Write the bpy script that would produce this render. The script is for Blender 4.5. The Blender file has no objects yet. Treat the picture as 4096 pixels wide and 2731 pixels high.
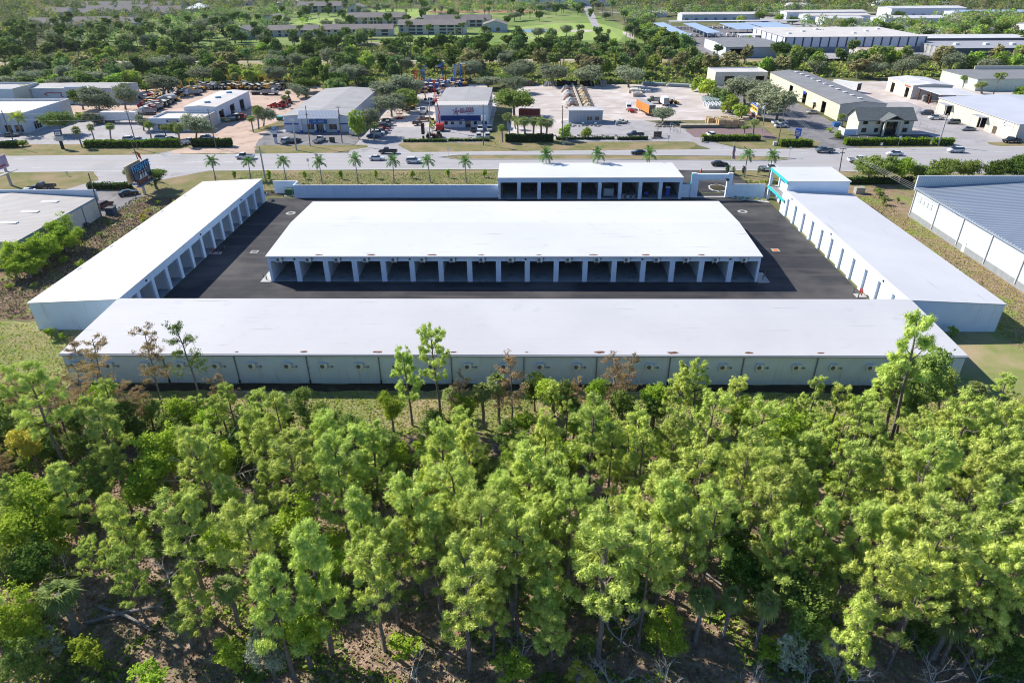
import bpy, math, random
import numpy as np
from mathutils import Vector, Matrix

# ---------------------------------------------------------------- camera, sky, sun, exposure
scn = bpy.context.scene
col = scn.collection
rad = math.radians
CAM_H, FPX = 52.0, 2673.6605                      # camera height (m) and focal length for a 4096 px wide frame
PITCH, ROLL, YAW = 0.5187204, -0.0074583, -0.0195590
_fw = np.array([math.sin(YAW)*math.cos(PITCH), math.cos(YAW)*math.cos(PITCH), -math.sin(PITCH)])
_rt = np.array([math.cos(YAW), -math.sin(YAW), 0.0]); _up = np.cross(_rt, _fw)
_r2 = math.cos(ROLL)*_rt + math.sin(ROLL)*_up; _u2 = -math.sin(ROLL)*_rt + math.cos(ROLL)*_up
cam = bpy.data.cameras.new("camera"); camo = bpy.data.objects.new("camera", cam); col.objects.link(camo)
cam.sensor_width = 36; cam.lens = FPX/4096*36; cam.clip_start = 1; cam.clip_end = 9000
camo.matrix_world = Matrix([[_r2[0], _u2[0], -_fw[0], 0], [_r2[1], _u2[1], -_fw[1], 0], [_r2[2], _u2[2], -_fw[2], CAM_H], [0, 0, 0, 1]])
scn.camera = camo

SUN_EL, SUN_AZ = 36.8, -57.5                    # azimuth from +Y towards +X
w = bpy.data.worlds.new("World"); scn.world = w; w.use_nodes = True
nt = w.node_tree; bg = nt.nodes["Background"]
sky = nt.nodes.new("ShaderNodeTexSky"); sky.sky_type = 'NISHITA'; sky.sun_disc = False
sky.sun_elevation = rad(SUN_EL); sky.sun_rotation = rad(SUN_AZ); sky.air_density = 1.0; sky.dust_density = 0.3; sky.ozone_density = 9.0
nt.links.new(sky.outputs[0], bg.inputs[0]); bg.inputs[1].default_value = 0.108
sl = bpy.data.lights.new("sun", 'SUN'); sl.energy = 5.0; sl.angle = rad(0.53); sl.color = (1.0, 0.95, 0.86)
so = bpy.data.objects.new("sun", sl); col.objects.link(so)
_sd = Vector((math.sin(rad(SUN_AZ))*math.cos(rad(SUN_EL)), math.cos(rad(SUN_AZ))*math.cos(rad(SUN_EL)), math.sin(rad(SUN_EL))))
so.rotation_euler = _sd.to_track_quat('Z', 'Y').to_euler(); so.location = (0, 0, 200)
scn.view_settings.view_transform = 'Standard'; scn.view_settings.look = 'None'
scn.view_settings.exposure = 0.48; scn.view_settings.gamma = 1.0
cy = scn.cycles
cy.max_bounces = 6; cy.diffuse_bounces = 3; cy.glossy_bounces = 2; cy.transmission_bounces = 3; cy.transparent_max_bounces = 4
cy.filter_width = 1.05; cy.caustics_reflective = False; cy.caustics_refractive = False; cy.sample_clamp_indirect = 3

# ---------------------------------------------------------------- survey helpers: where a point of the photo lies on the ground (or at height z)
CR = {'a': (0, 300, .34864), 'b': (820, 300, .34864), 'c': (1640, 300, .34864), 'd': (2460, 250, .34864), 'e': (3276, 250, .34864),
      '1': (0, 0, .43537), '2': (1024, 0, .43537), '3': (2048, 0, .43537), '4': (3072, 0, .43537),
      'L': (0, 640, .4848), 'M': (1000, 700, .4463), 'N': (1948, 600, .4473), 'O': (2900, 600, .5102),
      'p': (0, 1250, .5808), 'q': (1366, 1250, .5808), 'r': (2732, 1250, .5799), 's': (0, 1950, .5808), 't': (1366, 1950, .5808), 'u': (2732, 1950, .5799),
      'v': (600, 250, .2381), 'w': (1560, 250, .19767), 'y': (2240, 260, .56548)}
def _ray(c, x, y):
    o = CR[c]; return _fw*FPX + _r2*(o[0]+x*o[2]-2048) + _u2*(1365.5-o[1]-y*o[2])
def P(c, x, y, z=0.0):
    d = _ray(c, x, y); t = (z-CAM_H)/d[2]; return (float(t*d[0]), float(t*d[1]))
def PZ(c, x, y, Y):
    d = _ray(c, x, y); t = Y/d[1]; return (float(t*d[0]), float(t*d[2]+CAM_H))
def proj(x, y, z):
    d = np.array([x, y, z-CAM_H]); q = d@_fw
    return (2048+FPX*(d@_r2)/q, 1365.5-FPX*(d@_u2)/q)

# ---------------------------------------------------------------- mesh helpers
class MB:
    def __init__(s): s.v = []; s.f = []; s.m = []
    def face(s, pts, m=0):
        n = len(s.v); s.v += [tuple(p) for p in pts]; s.f.append(tuple(range(n, n+len(pts)))); s.m.append(m)
    def box(s, x0, x1, y0, y1, z0, z1, m=0, rz=0, c=None, skip=''):
        p = [(x0, y0, z0), (x1, y0, z0), (x1, y1, z0), (x0, y1, z0), (x0, y0, z1), (x1, y0, z1), (x1, y1, z1), (x0, y1, z1)]
        if rz:
            cx, cy_ = c or ((x0+x1)/2, (y0+y1)/2); k, q = math.cos(rz), math.sin(rz)
            p = [(cx+(a-cx)*k-(b-cy_)*q, cy_+(a-cx)*q+(b-cy_)*k, z) for a, b, z in p]
        n = len(s.v); s.v += p
        for nm, f in (('b', (0, 3, 2, 1)), ('t', (4, 5, 6, 7)), ('s', (0, 1, 5, 4)), ('e', (1, 2, 6, 5)), ('n', (2, 3, 7, 6)), ('w', (3, 0, 4, 7))):
            if nm in skip: continue
            s.f.append(tuple(n+i for i in f)); s.m.append(m)
    def cyl(s, p0, p1, r0, r1=None, n=8, m=0, cap=True):
        r1 = r0 if r1 is None else r1
        a, b = Vector(p0), Vector(p1); d = (b-a).normalized()
        u = d.orthogonal().normalized(); v = d.cross(u); k = len(s.v)
        for q, r in ((a, r0), (b, r1)):
            for i in range(n):
                t = 2*math.pi*i/n; s.v.append(tuple(q+u*(math.cos(t)*r)+v*(math.sin(t)*r)))
        for i in range(n):
            j = (i+1) % n; s.f.append((k+i, k+j, k+n+j, k+n+i)); s.m.append(m)
        if cap:
            s.f.append(tuple(range(k+n-1, k-1, -1))); s.m.append(m); s.f.append(tuple(range(k+n, k+2*n))); s.m.append(m)
    def tube(s, pts, rs, n=6, m=0):
        for i in range(len(pts)-1): s.cyl(pts[i], pts[i+1], rs[i], rs[i+1], n, m, cap=(i == len(pts)-2 or i == 0))
    def prism(s, pts, vec, m=0):
        k = len(s.v); n = len(pts); vx = Vector(vec)
        s.v += [tuple(p) for p in pts]; s.v += [tuple(Vector(p)+vx) for p in pts]
        s.f.append(tuple(range(k+n-1, k-1, -1))); s.m.append(m); s.f.append(tuple(range(k+n, k+2*n))); s.m.append(m)
        for i in range(n):
            j = (i+1) % n; s.f.append((k+i, k+j, k+n+j, k+n+i)); s.m.append(m)
    def loft(s, secs, m=0):
        n = len(secs[0]); k = len(s.v)
        for q in secs: s.v += [tuple(p) for p in q]
        for a in range(len(secs)-1):
            for i in range(n):
                j = (i+1) % n; s.f.append((k+a*n+i, k+a*n+j, k+(a+1)*n+j, k+(a+1)*n+i)); s.m.append(m)
        s.f.append(tuple(range(k+n-1, k-1, -1))); s.m.append(m)
        k2 = k+(len(secs)-1)*n; s.f.append(tuple(range(k2, k2+n))); s.m.append(m)
    def mesh(s, name, mats, off=(0, 0, 0), smooth=False):
        me = bpy.data.meshes.new(name)
        me.from_pydata([(a-off[0], b-off[1], c-off[2]) for a, b, c in s.v], [], s.f)
        for q in (mats if isinstance(mats, (list, tuple)) else [mats]): me.materials.append(q)
        me.polygons.foreach_set('material_index', s.m)
        if smooth: me.polygons.foreach_set('use_smooth', [True]*len(s.f))
        me.update(); return me
    def build(s, name, mats, parent=None, world=True, smooth=False, loc=None):
        off = (0, 0, 0)
        if parent is not None and world: off = parent.get('_o', (0, 0, 0))
        if loc is not None and parent is None: off = loc
        o = bpy.data.objects.new(name, s.mesh(name, mats, off, smooth)); col.objects.link(o)
        if parent is not None: o.parent = parent
        elif loc is not None: o.location = loc
        return o
def tag(o, label, cat, group=None):
    o['label'] = label; o['category'] = cat
    if group: o['group'] = group
    return o
def thing(name, label, cat, loc=(0, 0, 0), rz=0, group=None):
    o = bpy.data.objects.new(name, None); col.objects.link(o); o.location = loc; o.rotation_euler = (0, 0, rz)
    o['_o'] = [float(q) for q in loc]; o.empty_display_size = .2
    return tag(o, label, cat, group)
KIDS = {}
def dup(root, loc, rz, label, group=None):
    r = root.copy(); col.objects.link(r); r.location = loc; r.rotation_euler = (0, 0, rz); r['label'] = label
    if group: r['group'] = group
    for ch in root.children:
        c = ch.copy(); col.objects.link(c); c.parent = r
        for g in ch.children:
            d = g.copy(); col.objects.link(d); d.parent = c
    return r
def npmesh(name, V, F, mats, mi=None, smooth=False):
    me = bpy.data.meshes.new(name); F = np.asarray(F, np.int32); k = F.shape[1]
    me.vertices.add(len(V)); me.vertices.foreach_set('co', np.asarray(V, np.float32).ravel())
    me.loops.add(F.size); me.loops.foreach_set('vertex_index', F.ravel())
    me.polygons.add(len(F)); me.polygons.foreach_set('loop_start', np.arange(0, F.size, k, dtype=np.int32))
    for q in (mats if isinstance(mats, (list, tuple)) else [mats]): me.materials.append(q)
    if mi is not None: me.polygons.foreach_set('material_index', np.asarray(mi, np.int32))
    me.update(calc_edges=True); me.validate(); return me
def link(name, me, parent=None):
    o = bpy.data.objects.new(name, me); col.objects.link(o)
    if parent is not None: o.parent = parent
    return o

# ---------------------------------------------------------------- materials
def _n(t, kind, **kw):
    n = t.nodes.new(kind)
    for k, v in kw.items(): setattr(n, k, v)
    return n
def mat(name, c, c2=None, sc=1.0, lo=.35, hi=.65, c3=None, sc3=.2, lo3=.55, hi3=.7, rough=.85, spec=.3, metal=0, stripe=None, bump=0, bsc=8,
        coord='pos', emit=0, stretch=None, rnd=0, streak=None):
    m = bpy.data.materials.new(name); m.use_nodes = True; t = m.node_tree; b = t.nodes['Principled BSDF']
    b.inputs['Roughness'].default_value = rough; b.inputs['Metallic'].default_value = metal; b.inputs['Specular IOR Level'].default_value = spec
    b.inputs['Base Color'].default_value = (*c, 1)
    if coord == 'pos': src = _n(t, 'ShaderNodeNewGeometry').outputs['Position']
    else: src = _n(t, 'ShaderNodeTexCoord').outputs['Object']
    if stretch:
        mp = _n(t, 'ShaderNodeMapping'); mp.inputs['Scale'].default_value = stretch; t.links.new(src, mp.inputs[0]); src2 = mp.outputs[0]
    else: src2 = src
    rgb = _n(t, 'ShaderNodeRGB'); rgb.outputs[0].default_value = (*c, 1); cur = rgb.outputs[0]
    def mixin(cur, cc, s, lo, hi, v, det=4):
        no = _n(t, 'ShaderNodeTexNoise'); no.inputs['Scale'].default_value = s; no.inputs['Detail'].default_value = det; t.links.new(v, no.inputs['Vector'])
        mr = _n(t, 'ShaderNodeMapRange'); mr.inputs[1].default_value = lo; mr.inputs[2].default_value = hi; t.links.new(no.outputs[0], mr.inputs[0])
        mx = _n(t, 'ShaderNodeMix', data_type='RGBA'); t.links.new(mr.outputs[0], mx.inputs[0]); t.links.new(cur, mx.inputs[6]); mx.inputs[7].default_value = (*cc, 1)
        return mx.outputs[2]
    if c2: cur = mixin(cur, c2, sc, lo, hi, src2)
    if c3: cur = mixin(cur, c3, sc3, lo3, hi3, src, 6)
    if streak:      # (colour, scale vector, lo, hi)
        mp2 = _n(t, 'ShaderNodeMapping'); mp2.inputs['Scale'].default_value = streak[1]; t.links.new(src, mp2.inputs[0])
        cur = mixin(cur, streak[0], 1.0, streak[2], streak[3], mp2.outputs[0], 3)
    if rnd:
        oi = _n(t, 'ShaderNodeObjectInfo'); mr = _n(t, 'ShaderNodeMapRange'); mr.inputs[3].default_value = 1-rnd; mr.inputs[4].default_value = 1+rnd
        t.links.new(oi.outputs['Random'], mr.inputs[0]); hs = _n(t, 'ShaderNodeHueSaturation'); t.links.new(mr.outputs[0], hs.inputs['Value']); t.links.new(cur, hs.inputs['Color']); cur = hs.outputs[0]
    if stripe:      # (axis, period m, colour in the groove, share)
        ax, per, gc, sh = stripe; sp = _n(t, 'ShaderNodeSeparateXYZ'); t.links.new(src, sp.inputs[0])
        md = _n(t, 'ShaderNodeMath', operation='PINGPONG'); md.inputs[1].default_value = per/2; t.links.new(sp.outputs['xyz'.index(ax)], md.inputs[0])
        lt = _n(t, 'ShaderNodeMath', operation='LESS_THAN'); lt.inputs[1].default_value = per/2*sh; t.links.new(md.outputs[0], lt.inputs[0])
        mx = _n(t, 'ShaderNodeMix', data_type='RGBA'); t.links.new(lt.outputs[0], mx.inputs[0]); t.links.new(cur, mx.inputs[6]); mx.inputs[7].default_value = (*gc, 1); cur = mx.outputs[2]
    t.links.new(cur, b.inputs['Base Color'])
    if bump:
        no = _n(t, 'ShaderNodeTexNoise'); no.inputs['Scale'].default_value = bsc; no.inputs['Detail'].default_value = 3; t.links.new(src, no.inputs['Vector'])
        bp = _n(t, 'ShaderNodeBump'); bp.inputs['Strength'].default_value = bump; bp.inputs['Distance'].default_value = .1; t.links.new(no.outputs[0], bp.inputs['Height']); t.links.new(bp.outputs[0], b.inputs['Normal'])
    if emit:
        b.inputs['Emission Color'].default_value = (*c, 1); b.inputs['Emission Strength'].default_value = emit
    return m
def leafmat(name, c, c2, sc=1.6, tr=.35, rnd=.22, hue=.02):
    m = bpy.data.materials.new(name); m.use_nodes = True; t = m.node_tree; t.nodes.remove(t.nodes['Principled BSDF']); out = t.nodes['Material Output']
    tc = _n(t, 'ShaderNodeTexCoord'); no = _n(t, 'ShaderNodeTexNoise'); no.inputs['Scale'].default_value = sc; no.inputs['Detail'].default_value = 2; t.links.new(tc.outputs['Object'], no.inputs['Vector'])
    mr = _n(t, 'ShaderNodeMapRange'); mr.inputs[1].default_value = .38; mr.inputs[2].default_value = .62; t.links.new(no.outputs[0], mr.inputs[0])
    mx = _n(t, 'ShaderNodeMix', data_type='RGBA'); t.links.new(mr.outputs[0], mx.inputs[0]); mx.inputs[6].default_value = (*c, 1); mx.inputs[7].default_value = (*c2, 1)
    oi = _n(t, 'ShaderNodeObjectInfo'); hs = _n(t, 'ShaderNodeHueSaturation')
    a = _n(t, 'ShaderNodeMapRange'); a.inputs[3].default_value = 1-rnd; a.inputs[4].default_value = 1+rnd; t.links.new(oi.outputs['Random'], a.inputs[0]); t.links.new(a.outputs[0], hs.inputs['Value'])
    mu = _n(t, 'ShaderNodeMath', operation='MULTIPLY'); mu.inputs[1].default_value = 7.31; t.links.new(oi.outputs['Random'], mu.inputs[0])
    fr = _n(t, 'ShaderNodeMath', operation='FRACT'); t.links.new(mu.outputs[0], fr.inputs[0])
    h = _n(t, 'ShaderNodeMapRange'); h.inputs[3].default_value = .5-hue; h.inputs[4].default_value = .5+hue; t.links.new(fr.outputs[0], h.inputs[0]); t.links.new(h.outputs[0], hs.inputs['Hue'])
    t.links.new(mx.outputs[2], hs.inputs['Color'])
    d = _n(t, 'ShaderNodeBsdfDiffuse'); tl = _n(t, 'ShaderNodeBsdfTranslucent'); ms = _n(t, 'ShaderNodeMixShader'); ms.inputs[0].default_value = tr
    t.links.new(hs.outputs[0], d.inputs[0]); t.links.new(hs.outputs[0], tl.inputs[0]); t.links.new(d.outputs[0], ms.inputs[1]); t.links.new(tl.outputs[0], ms.inputs[2])
    t.links.new(ms.outputs[0], out.inputs[0]); return m
_pm = {}
def plain(c, rough=.6, metal=0, spec=.4):
    k = (tuple(c), rough, metal)
    if k not in _pm: _pm[k] = mat('paint_%d' % len(_pm), c, c2=tuple(q*.86 for q in c), sc=1.3, rough=rough, metal=metal, spec=spec, coord='obj')
    return _pm[k]
WHITE = plain((.78, .78, .77)); BLACK = plain((.015, .015, .018)); RUBBER = plain((.02, .02, .02), .9); STEEL = plain((.4, .41, .42), .4, .6)
GREY = plain((.3, .3, .31)); DGREY = plain((.08, .085, .09)); CREAM = plain((.7, .64, .5)); REDP = plain((.45, .03, .02)); BLUEP = plain((.02, .07, .4))
YEL = plain((.62, .36, .05)); GREENP = plain((.03, .1, .05)); WOODP = plain((.2, .14, .09), .9); ORANGE = plain((.75, .2, .03)); TEAL = plain((.03, .55, .55))
GLASS = mat('glass_dark', (.012, .016, .02), rough=.08, spec=.8)
M = dict(
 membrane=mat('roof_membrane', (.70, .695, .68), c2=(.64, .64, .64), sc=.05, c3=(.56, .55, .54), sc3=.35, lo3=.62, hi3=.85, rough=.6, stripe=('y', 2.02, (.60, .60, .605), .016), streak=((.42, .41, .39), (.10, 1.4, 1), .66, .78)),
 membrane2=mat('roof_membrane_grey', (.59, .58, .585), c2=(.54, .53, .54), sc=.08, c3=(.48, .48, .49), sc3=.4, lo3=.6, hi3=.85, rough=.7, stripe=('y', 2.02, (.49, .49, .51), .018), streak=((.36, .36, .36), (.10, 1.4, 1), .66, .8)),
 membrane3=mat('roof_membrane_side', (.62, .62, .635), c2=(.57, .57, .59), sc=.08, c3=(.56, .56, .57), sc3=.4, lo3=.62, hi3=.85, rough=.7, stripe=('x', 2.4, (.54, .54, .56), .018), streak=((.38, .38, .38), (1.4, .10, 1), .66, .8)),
 stucco=mat('stucco_white', (.74, .84, .95), c2=(.70, .80, .91), sc=.5, rough=.9, bump=.25, bsc=14, streak=((.60, .635, .67), (1.5, 1.5, .15), .6, .8)),
 interior=mat('bay_plaster', (.76, .82, .85), c2=(.70, .76, .80), sc=.6, rough=.9),
 slab=mat('bay_concrete', (.34, .39, .42), c2=(.26, .31, .34), sc=.5, c3=(.2, .22, .23), sc3=.7, rough=.8),
 asphalt=mat('asphalt_new', (.046, .045, .050), c2=(.033, .033, .038), sc=.35, c3=(.11, .102, .098), sc3=.07, lo3=.5, hi3=.68, rough=.88, bump=.3, bsc=30, streak=((.085, .078, .075), (.04, .45, 1), .52, .70)),
 road=mat('road_surface', (.43, .41, .41), c2=(.38, .365, .365), sc=.6, stretch=(.03, 1.2, 1), c3=(.34, .325, .325), sc3=.05, rough=.9, streak=((.32, .31, .31), (.02, 1.6, 1), .6, .72)),
 lot=mat('lot_concrete', (.42, .395, .395), c2=(.35, .33, .33), sc=.12, c3=(.26, .245, .24), sc3=.25, lo3=.55, hi3=.75, rough=.9),
 lot2=mat('lot_asphalt', (.24, .228, .23), c2=(.19, .18, .185), sc=.15, c3=(.13, .125, .125), sc3=.3, rough=.9),
 lot3=mat('lot_dark_asphalt', (.075, .075, .08), c2=(.10, .1, .1), sc=.3, rough=.9),
 shell=mat('shell_yard', (.58, .51, .465), c2=(.48, .41, .365), sc=.07, c3=(.68, .62, .59), sc3=.13, lo3=.5, hi3=.7, rough=.95, bump=.3, bsc=4, streak=((.40, .31, .26), (.05, .3, 1), .6, .75)),
 sand=mat('sand_yard', (.58, .43, .34), c2=(.48, .35, .27), sc=.12, c3=(.36, .25, .2), sc3=.3, rough=.95),
 paver=mat('red_pavers', (.22, .15, .145), c2=(.27, .19, .18), sc=.8, rough=.9, stripe=('x', .6, (.17, .12, .115), .15)),
 lawn=mat('lawn', (.22, .27, .075), c2=(.31, .29, .13), sc=.5, c3=(.42, .33, .20), sc3=.11, lo3=.48, hi3=.66, rough=1, spec=.05, bump=.6, bsc=6),
 verge=mat('verge_grass', (.175, .19, .07), c2=(.26, .22, .11), sc=.4, c3=(.33, .25, .15), sc3=.13, lo3=.45, hi3=.65, rough=1, spec=.05, bump=.6, bsc=4),
 dirt=mat('dirt_bank', (.27, .18, .12), c2=(.17, .12, .08), sc=.6, c3=(.24, .26, .09), sc3=.25, lo3=.5, hi3=.62, rough=1, spec=.05, bump=1, bsc=3),
 litter=mat('forest_litter', (.46, .335, .245), c2=(.24, .16, .11), sc=.9, c3=(.18, .18, .09), sc3=.3, lo3=.5, hi3=.68, rough=1, spec=.05, bump=1, bsc=5),
 scrub=mat('scrub_ground', (.11, .13, .055), c2=(.17, .17, .08), sc=.15, c3=(.28, .23, .14), sc3=.05, lo3=.55, hi3=.7, rough=1, spec=.05),
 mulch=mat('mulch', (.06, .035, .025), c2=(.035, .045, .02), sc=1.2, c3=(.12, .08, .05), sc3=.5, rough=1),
 dryg=mat('dry_grass', (.40, .33, .20), c2=(.32, .29, .16), sc=.2, c3=(.26, .26, .12), sc3=.06, rough=1, spec=.05),
 golf=mat('golf_grass', (.21, .29, .08), c2=(.17, .24, .07), sc=.06, c3=(.33, .34, .16), sc3=.02, lo3=.5, hi3=.7, rough=1, spec=.05),
 bank2=mat('dry_bank', (.34, .25, .16), c2=(.26, .19, .12), sc=.5, c3=(.24, .28, .08), sc3=.12, lo3=.5, hi3=.62, rough=1, spec=.05, bump=1, bsc=3),
 golf2=mat('fairway_grass', (.31, .41, .12), c2=(.27, .36, .11), sc=.1, rough=1, spec=.05, stripe=('x', 14, (.32, .42, .115), .5)),
 whitel=mat('road_paint_white', (.66, .66, .65), c2=(.5, .49, .48), sc=2, rough=.8),
 yell=mat('road_paint_yellow', (.60, .42, .22), c2=(.45, .36, .28), sc=.8, rough=.8),
 water=mat('pond_water', (.03, .045, .05), rough=.06, spec=.6),
 ribW=mat('ribbed_white_wall', (.66, .70, .72), c2=(.60, .64, .66), sc=.6, rough=.6, stripe=('y', .45, (.52, .56, .59), .25)),
 ribWx=mat('ribbed_white_wall_x', (.62, .66, .68), rough=.6, stripe=('x', .5, (.48, .52, .55), .25)),
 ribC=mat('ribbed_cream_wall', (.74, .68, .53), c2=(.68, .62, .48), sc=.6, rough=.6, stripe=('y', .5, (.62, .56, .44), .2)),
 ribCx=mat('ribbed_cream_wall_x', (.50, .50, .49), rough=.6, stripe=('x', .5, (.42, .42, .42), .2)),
 rfBlue=mat('standing_seam_blue', (.25, .29, .35), c2=(.21, .25, .31), sc=.1, rough=.4, metal=.3, stripe=('y', .92, (.42, .46, .52), .3)),
 rfTan=mat('ribbed_tan_roof', (.47, .44, .41), c2=(.42, .39, .365), sc=.15, rough=.7, c3=(.33, .3, .28), sc3=.3, lo3=.6, hi3=.8, stripe=('y', .8, (.36, .335, .31), .3)),
 rfGrey=mat('grey_metal_roof', (.40, .385, .375), c2=(.35, .335, .325), sc=.2, rough=.7, c3=(.27, .26, .25), sc3=.3, lo3=.6, hi3=.8),
 rfDark=mat('dark_metal_roof', (.25, .25, .255), c2=(.21, .21, .215), sc=.2, rough=.7, stripe=('y', 3.1, (.33, .33, .33), .06)),
 rfWhite=mat('white_metal_roof', (.70, .69, .68), c2=(.6, .58, .57), sc=.15, rough=.5, c3=(.48, .45, .43), sc3=.3, lo3=.6, hi3=.8),
 rfTanW=mat('cream_membrane_roof', (.66, .62, .58), c2=(.58, .54, .50), sc=.15, rough=.7),
 rfShin=mat('grey_shingles', (.17, .19, .185), c2=(.12, .135, .135), sc=2.5, rough=.9),
 rfBrown=mat('brown_grey_shingles', (.27, .235, .22), c2=(.23, .20, .19), sc=.25, rough=.9),
 rfSky=mat('pale_blue_metal_roof', (.42, .52, .66), c2=(.36, .46, .60), sc=.1, rough=.4, stripe=('y', 2.2, (.33, .42, .55), .12)),
 rfRust=mat('rusty_metal_roof', (.60, .52, .44), c2=(.42, .3, .22), sc=.5, stretch=(1, .1, 1), rough=.8),
 wallC=mat('cream_wall', (.74, .68, .55), c2=(.68, .62, .5), sc=.4, rough=.9),
 wallB=mat('pale_blue_wall', (.62, .67, .74), c2=(.57, .62, .69), sc=.4, rough=.9),
 wallT=mat('tan_wall', (.55, .52, .47), c2=(.5, .47, .42), sc=.5, rough=.9),
 wallG=mat('grey_block_wall', (.33, .35, .36), c2=(.28, .3, .31), sc=1, rough=.9),
 wood=mat('weathered_pole', (.21, .175, .145), c2=(.15, .125, .1), sc=3, rough=.95),
 conc=mat('concrete', (.48, .47, .45), c2=(.4, .39, .37), sc=1.2, rough=.9),
 curb=mat('kerb_concrete', (.62, .60, .57), rough=.9),
 stone=mat('stone_rubble', (.42, .37, .32), c2=(.22, .19, .165), sc=1.5, rough=.95, coord='pos'),
 lumber=mat('stacked_stone_pallet', (.72, .50, .27), c2=(.58, .38, .20), sc=1.4, rough=.9, stripe=('z', .55, (.16, .10, .05), .12)),
 bark=mat('bark', (.15, .115, .095), c2=(.25, .215, .19), sc=4, rough=1, coord='obj'),
 barkg=mat('bark_pale', (.30, .28, .26), c2=(.2, .185, .17), sc=3, rough=1, coord='obj'),
 dead=mat('dead_twigs', (.66, .61, .57), c2=(.46, .42, .39), sc=3, rough=1, coord='obj'),
 rust=mat('rust_stain', (.13, .05, .025), c2=(.25, .13, .08), sc=3, rough=.95),
)
# ---------------------------------------------------------------- ground
rng = random.Random(7)
def struct(name, me_or_mb, mats=None):
    o = me_or_mb.build(name, mats) if isinstance(me_or_mb, MB) else link(name, me_or_mb)
    o['kind'] = 'structure'; return o
_z = [0.0]
def sheet(name, pts, m, z, jit=.35, step=3.0):
    """a flat sheet on the ground with a slightly uneven edge"""
    out = []
    n = len(pts)
    for i in range(n):
        a, b = pts[i], pts[(i+1) % n]; L = math.hypot(b[0]-a[0], b[1]-a[1]); k = max(1, int(L/step)) if jit else 1
        if k > 90: k = 90
        for j in range(k):
            t = j/k; nx, ny = -(b[1]-a[1])/max(L, .01), (b[0]-a[0])/max(L, .01); q = rng.uniform(-jit, jit) if j else 0
            out.append((a[0]+(b[0]-a[0])*t+nx*q, a[1]+(b[1]-a[1])*t+ny*q, z))
    mb = MB(); mb.face(out); return struct(name, mb, m)
def rect(x0, x1, y0, y1): return [(x0, y0), (x1, y0), (x1, y1), (x0, y1)]
g = MB(); g.face([(-6000, -400, 0), (6000, -400, 0), (6000, 9000, 0), (-6000, 9000, 0)]); struct('ground', g, M['scrub'])
Z1, Z2, Z3, Z4, Z5, Z6 = .004, .008, .012, .016, .020, .024
sheet('forest_floor', rect(-140, 140, 4, 70), M['litter'], Z1, 1.2)
sheet('lawn', [(-64, 67), (-30, 66.5), (0, 67.5), (30, 66), (60, 66.5), (86, 70), (95, 95), (60, 96), (-64, 96)], M['lawn'], Z2, .8, 2)
sheet('lawn', [(-125, 70), (-64.1, 67), (-64.1, 96), (-79, 98), (-100, 96), (-125, 100)], M['lawn'], Z2, .8, 2)
sheet('shadow_soil_strip', [(-64.3, 76.9), (0, 77.2), (60.2, 76.8), (60.2, 78.95), (-64.3, 78.95)], M['mulch'], Z4, .25, 1.2)  # dark soil strip; its colour also paints the near wall's shadow darker
sheet('dirt_bank', [(-110, 96.2), (-79, 98.2), (-79, 165), (-97.5, 165), (-97.5, 128), (-104, 116)], M['dirt'], Z2, .5, 2)
sheet('dirt_bank', [(75, 90), (100, 96), (96, 180), (73, 168), (75, 154)], M['bank2'], Z3, .5, 2)
sheet('roadside_grass', [(-118, 165.2), (96, 165.2), (130, 160), (260, 150), (260, 185), (-118, 190)], M['verge'], Z1, .3)
sheet('roadside_grass', [(-260, 172), (-118.2, 172), (-113, 178), (-113, 184), (-122, 189), (-260, 189)], M['verge'], Z2, .4, 2)
sheet('planting_bed', [(-79, 165.6), (38.5, 165.6), (38.5, 169.6), (-79, 170.6)], M['mulch'], Z4, .3, 1.5)
sheet('courtyard_pavement', rect(-64.3, 60.2, 94.75, 163.9), M['asphalt'], Z3, 0)
sheet('driveway', [(39.2, 164.5), (76, 164.5), (76, 172), (60, 173), (58.5, 189.5), (41, 189.5), (39.2, 178)], M['asphalt'], Z5, .05)
sheet('parking_lot', [(-180, 128), (-99.6, 150.4), (-97, 158), (-98, 168), (-112, 170), (-180, 171)], M['lot2'], Z4, .2)
sheet('side_street', [(-122, 170), (-106, 170.2), (-103, 176), (-98, 182), (-90, 189.5), (-124, 189.5), (-117, 180)], M['lot'], Z5, .2)
# the road: near and far edges as they run past
near = [(-900, 172), (-300, 184), (-150, 188.2), (-32, 190.3), (20, 190), (92, 187.2), (130, 184.6), (300, 172), (900, 120)]
far = [(-900, 196), (-300, 203), (-163, 206.6), (-99, 208), (28, 212), (82, 213), (106, 213.6), (147, 215.3), (300, 222), (900, 240)]
def ya(pts, x):
    for (a, b), (c, d) in zip(pts, pts[1:]):
        if a <= x <= c: return b+(d-b)*(x-a)/(c-a)
    return pts[0][1]
XS = [-900, -600, -300, -220, -180]+list(range(-160, 180, 10))+[200, 250, 300, 450, 600, 900]
def strip(name, x0, x1, f0, f1, m, z, w=None, dash=None):
    """a strip of the road between two fractions of its width (or of width w round f0)"""
    mb = MB()
    def pt(x, f):
        a, b = ya(near, x), ya(far, x); return a+(b-a)*f
    segs = []
    if dash:
        x = x0
        while x < x1: segs.append((x, min(x+dash[0], x1))); x += dash[0]+dash[1]
    else:
        xs = [x0]+[q for q in XS if x0 < q < x1]+[x1]; segs = list(zip(xs, xs[1:]))
    for a, b in segs:
        if w: mb.face([(a, pt(a, f0)-w/2, z), (b, pt(b, f0)-w/2, z), (b, pt(b, f0)+w/2, z), (a, pt(a, f0)+w/2, z)])
        else: mb.face([(a, pt(a, f0), z), (b, pt(b, f0), z), (b, pt(b, f1), z), (a, pt(a, f1), z)])
    return struct(name, mb, m)
strip('road', -900, 900, 0, 1, M['road'], Z6)
ZR = Z6+.004
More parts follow.
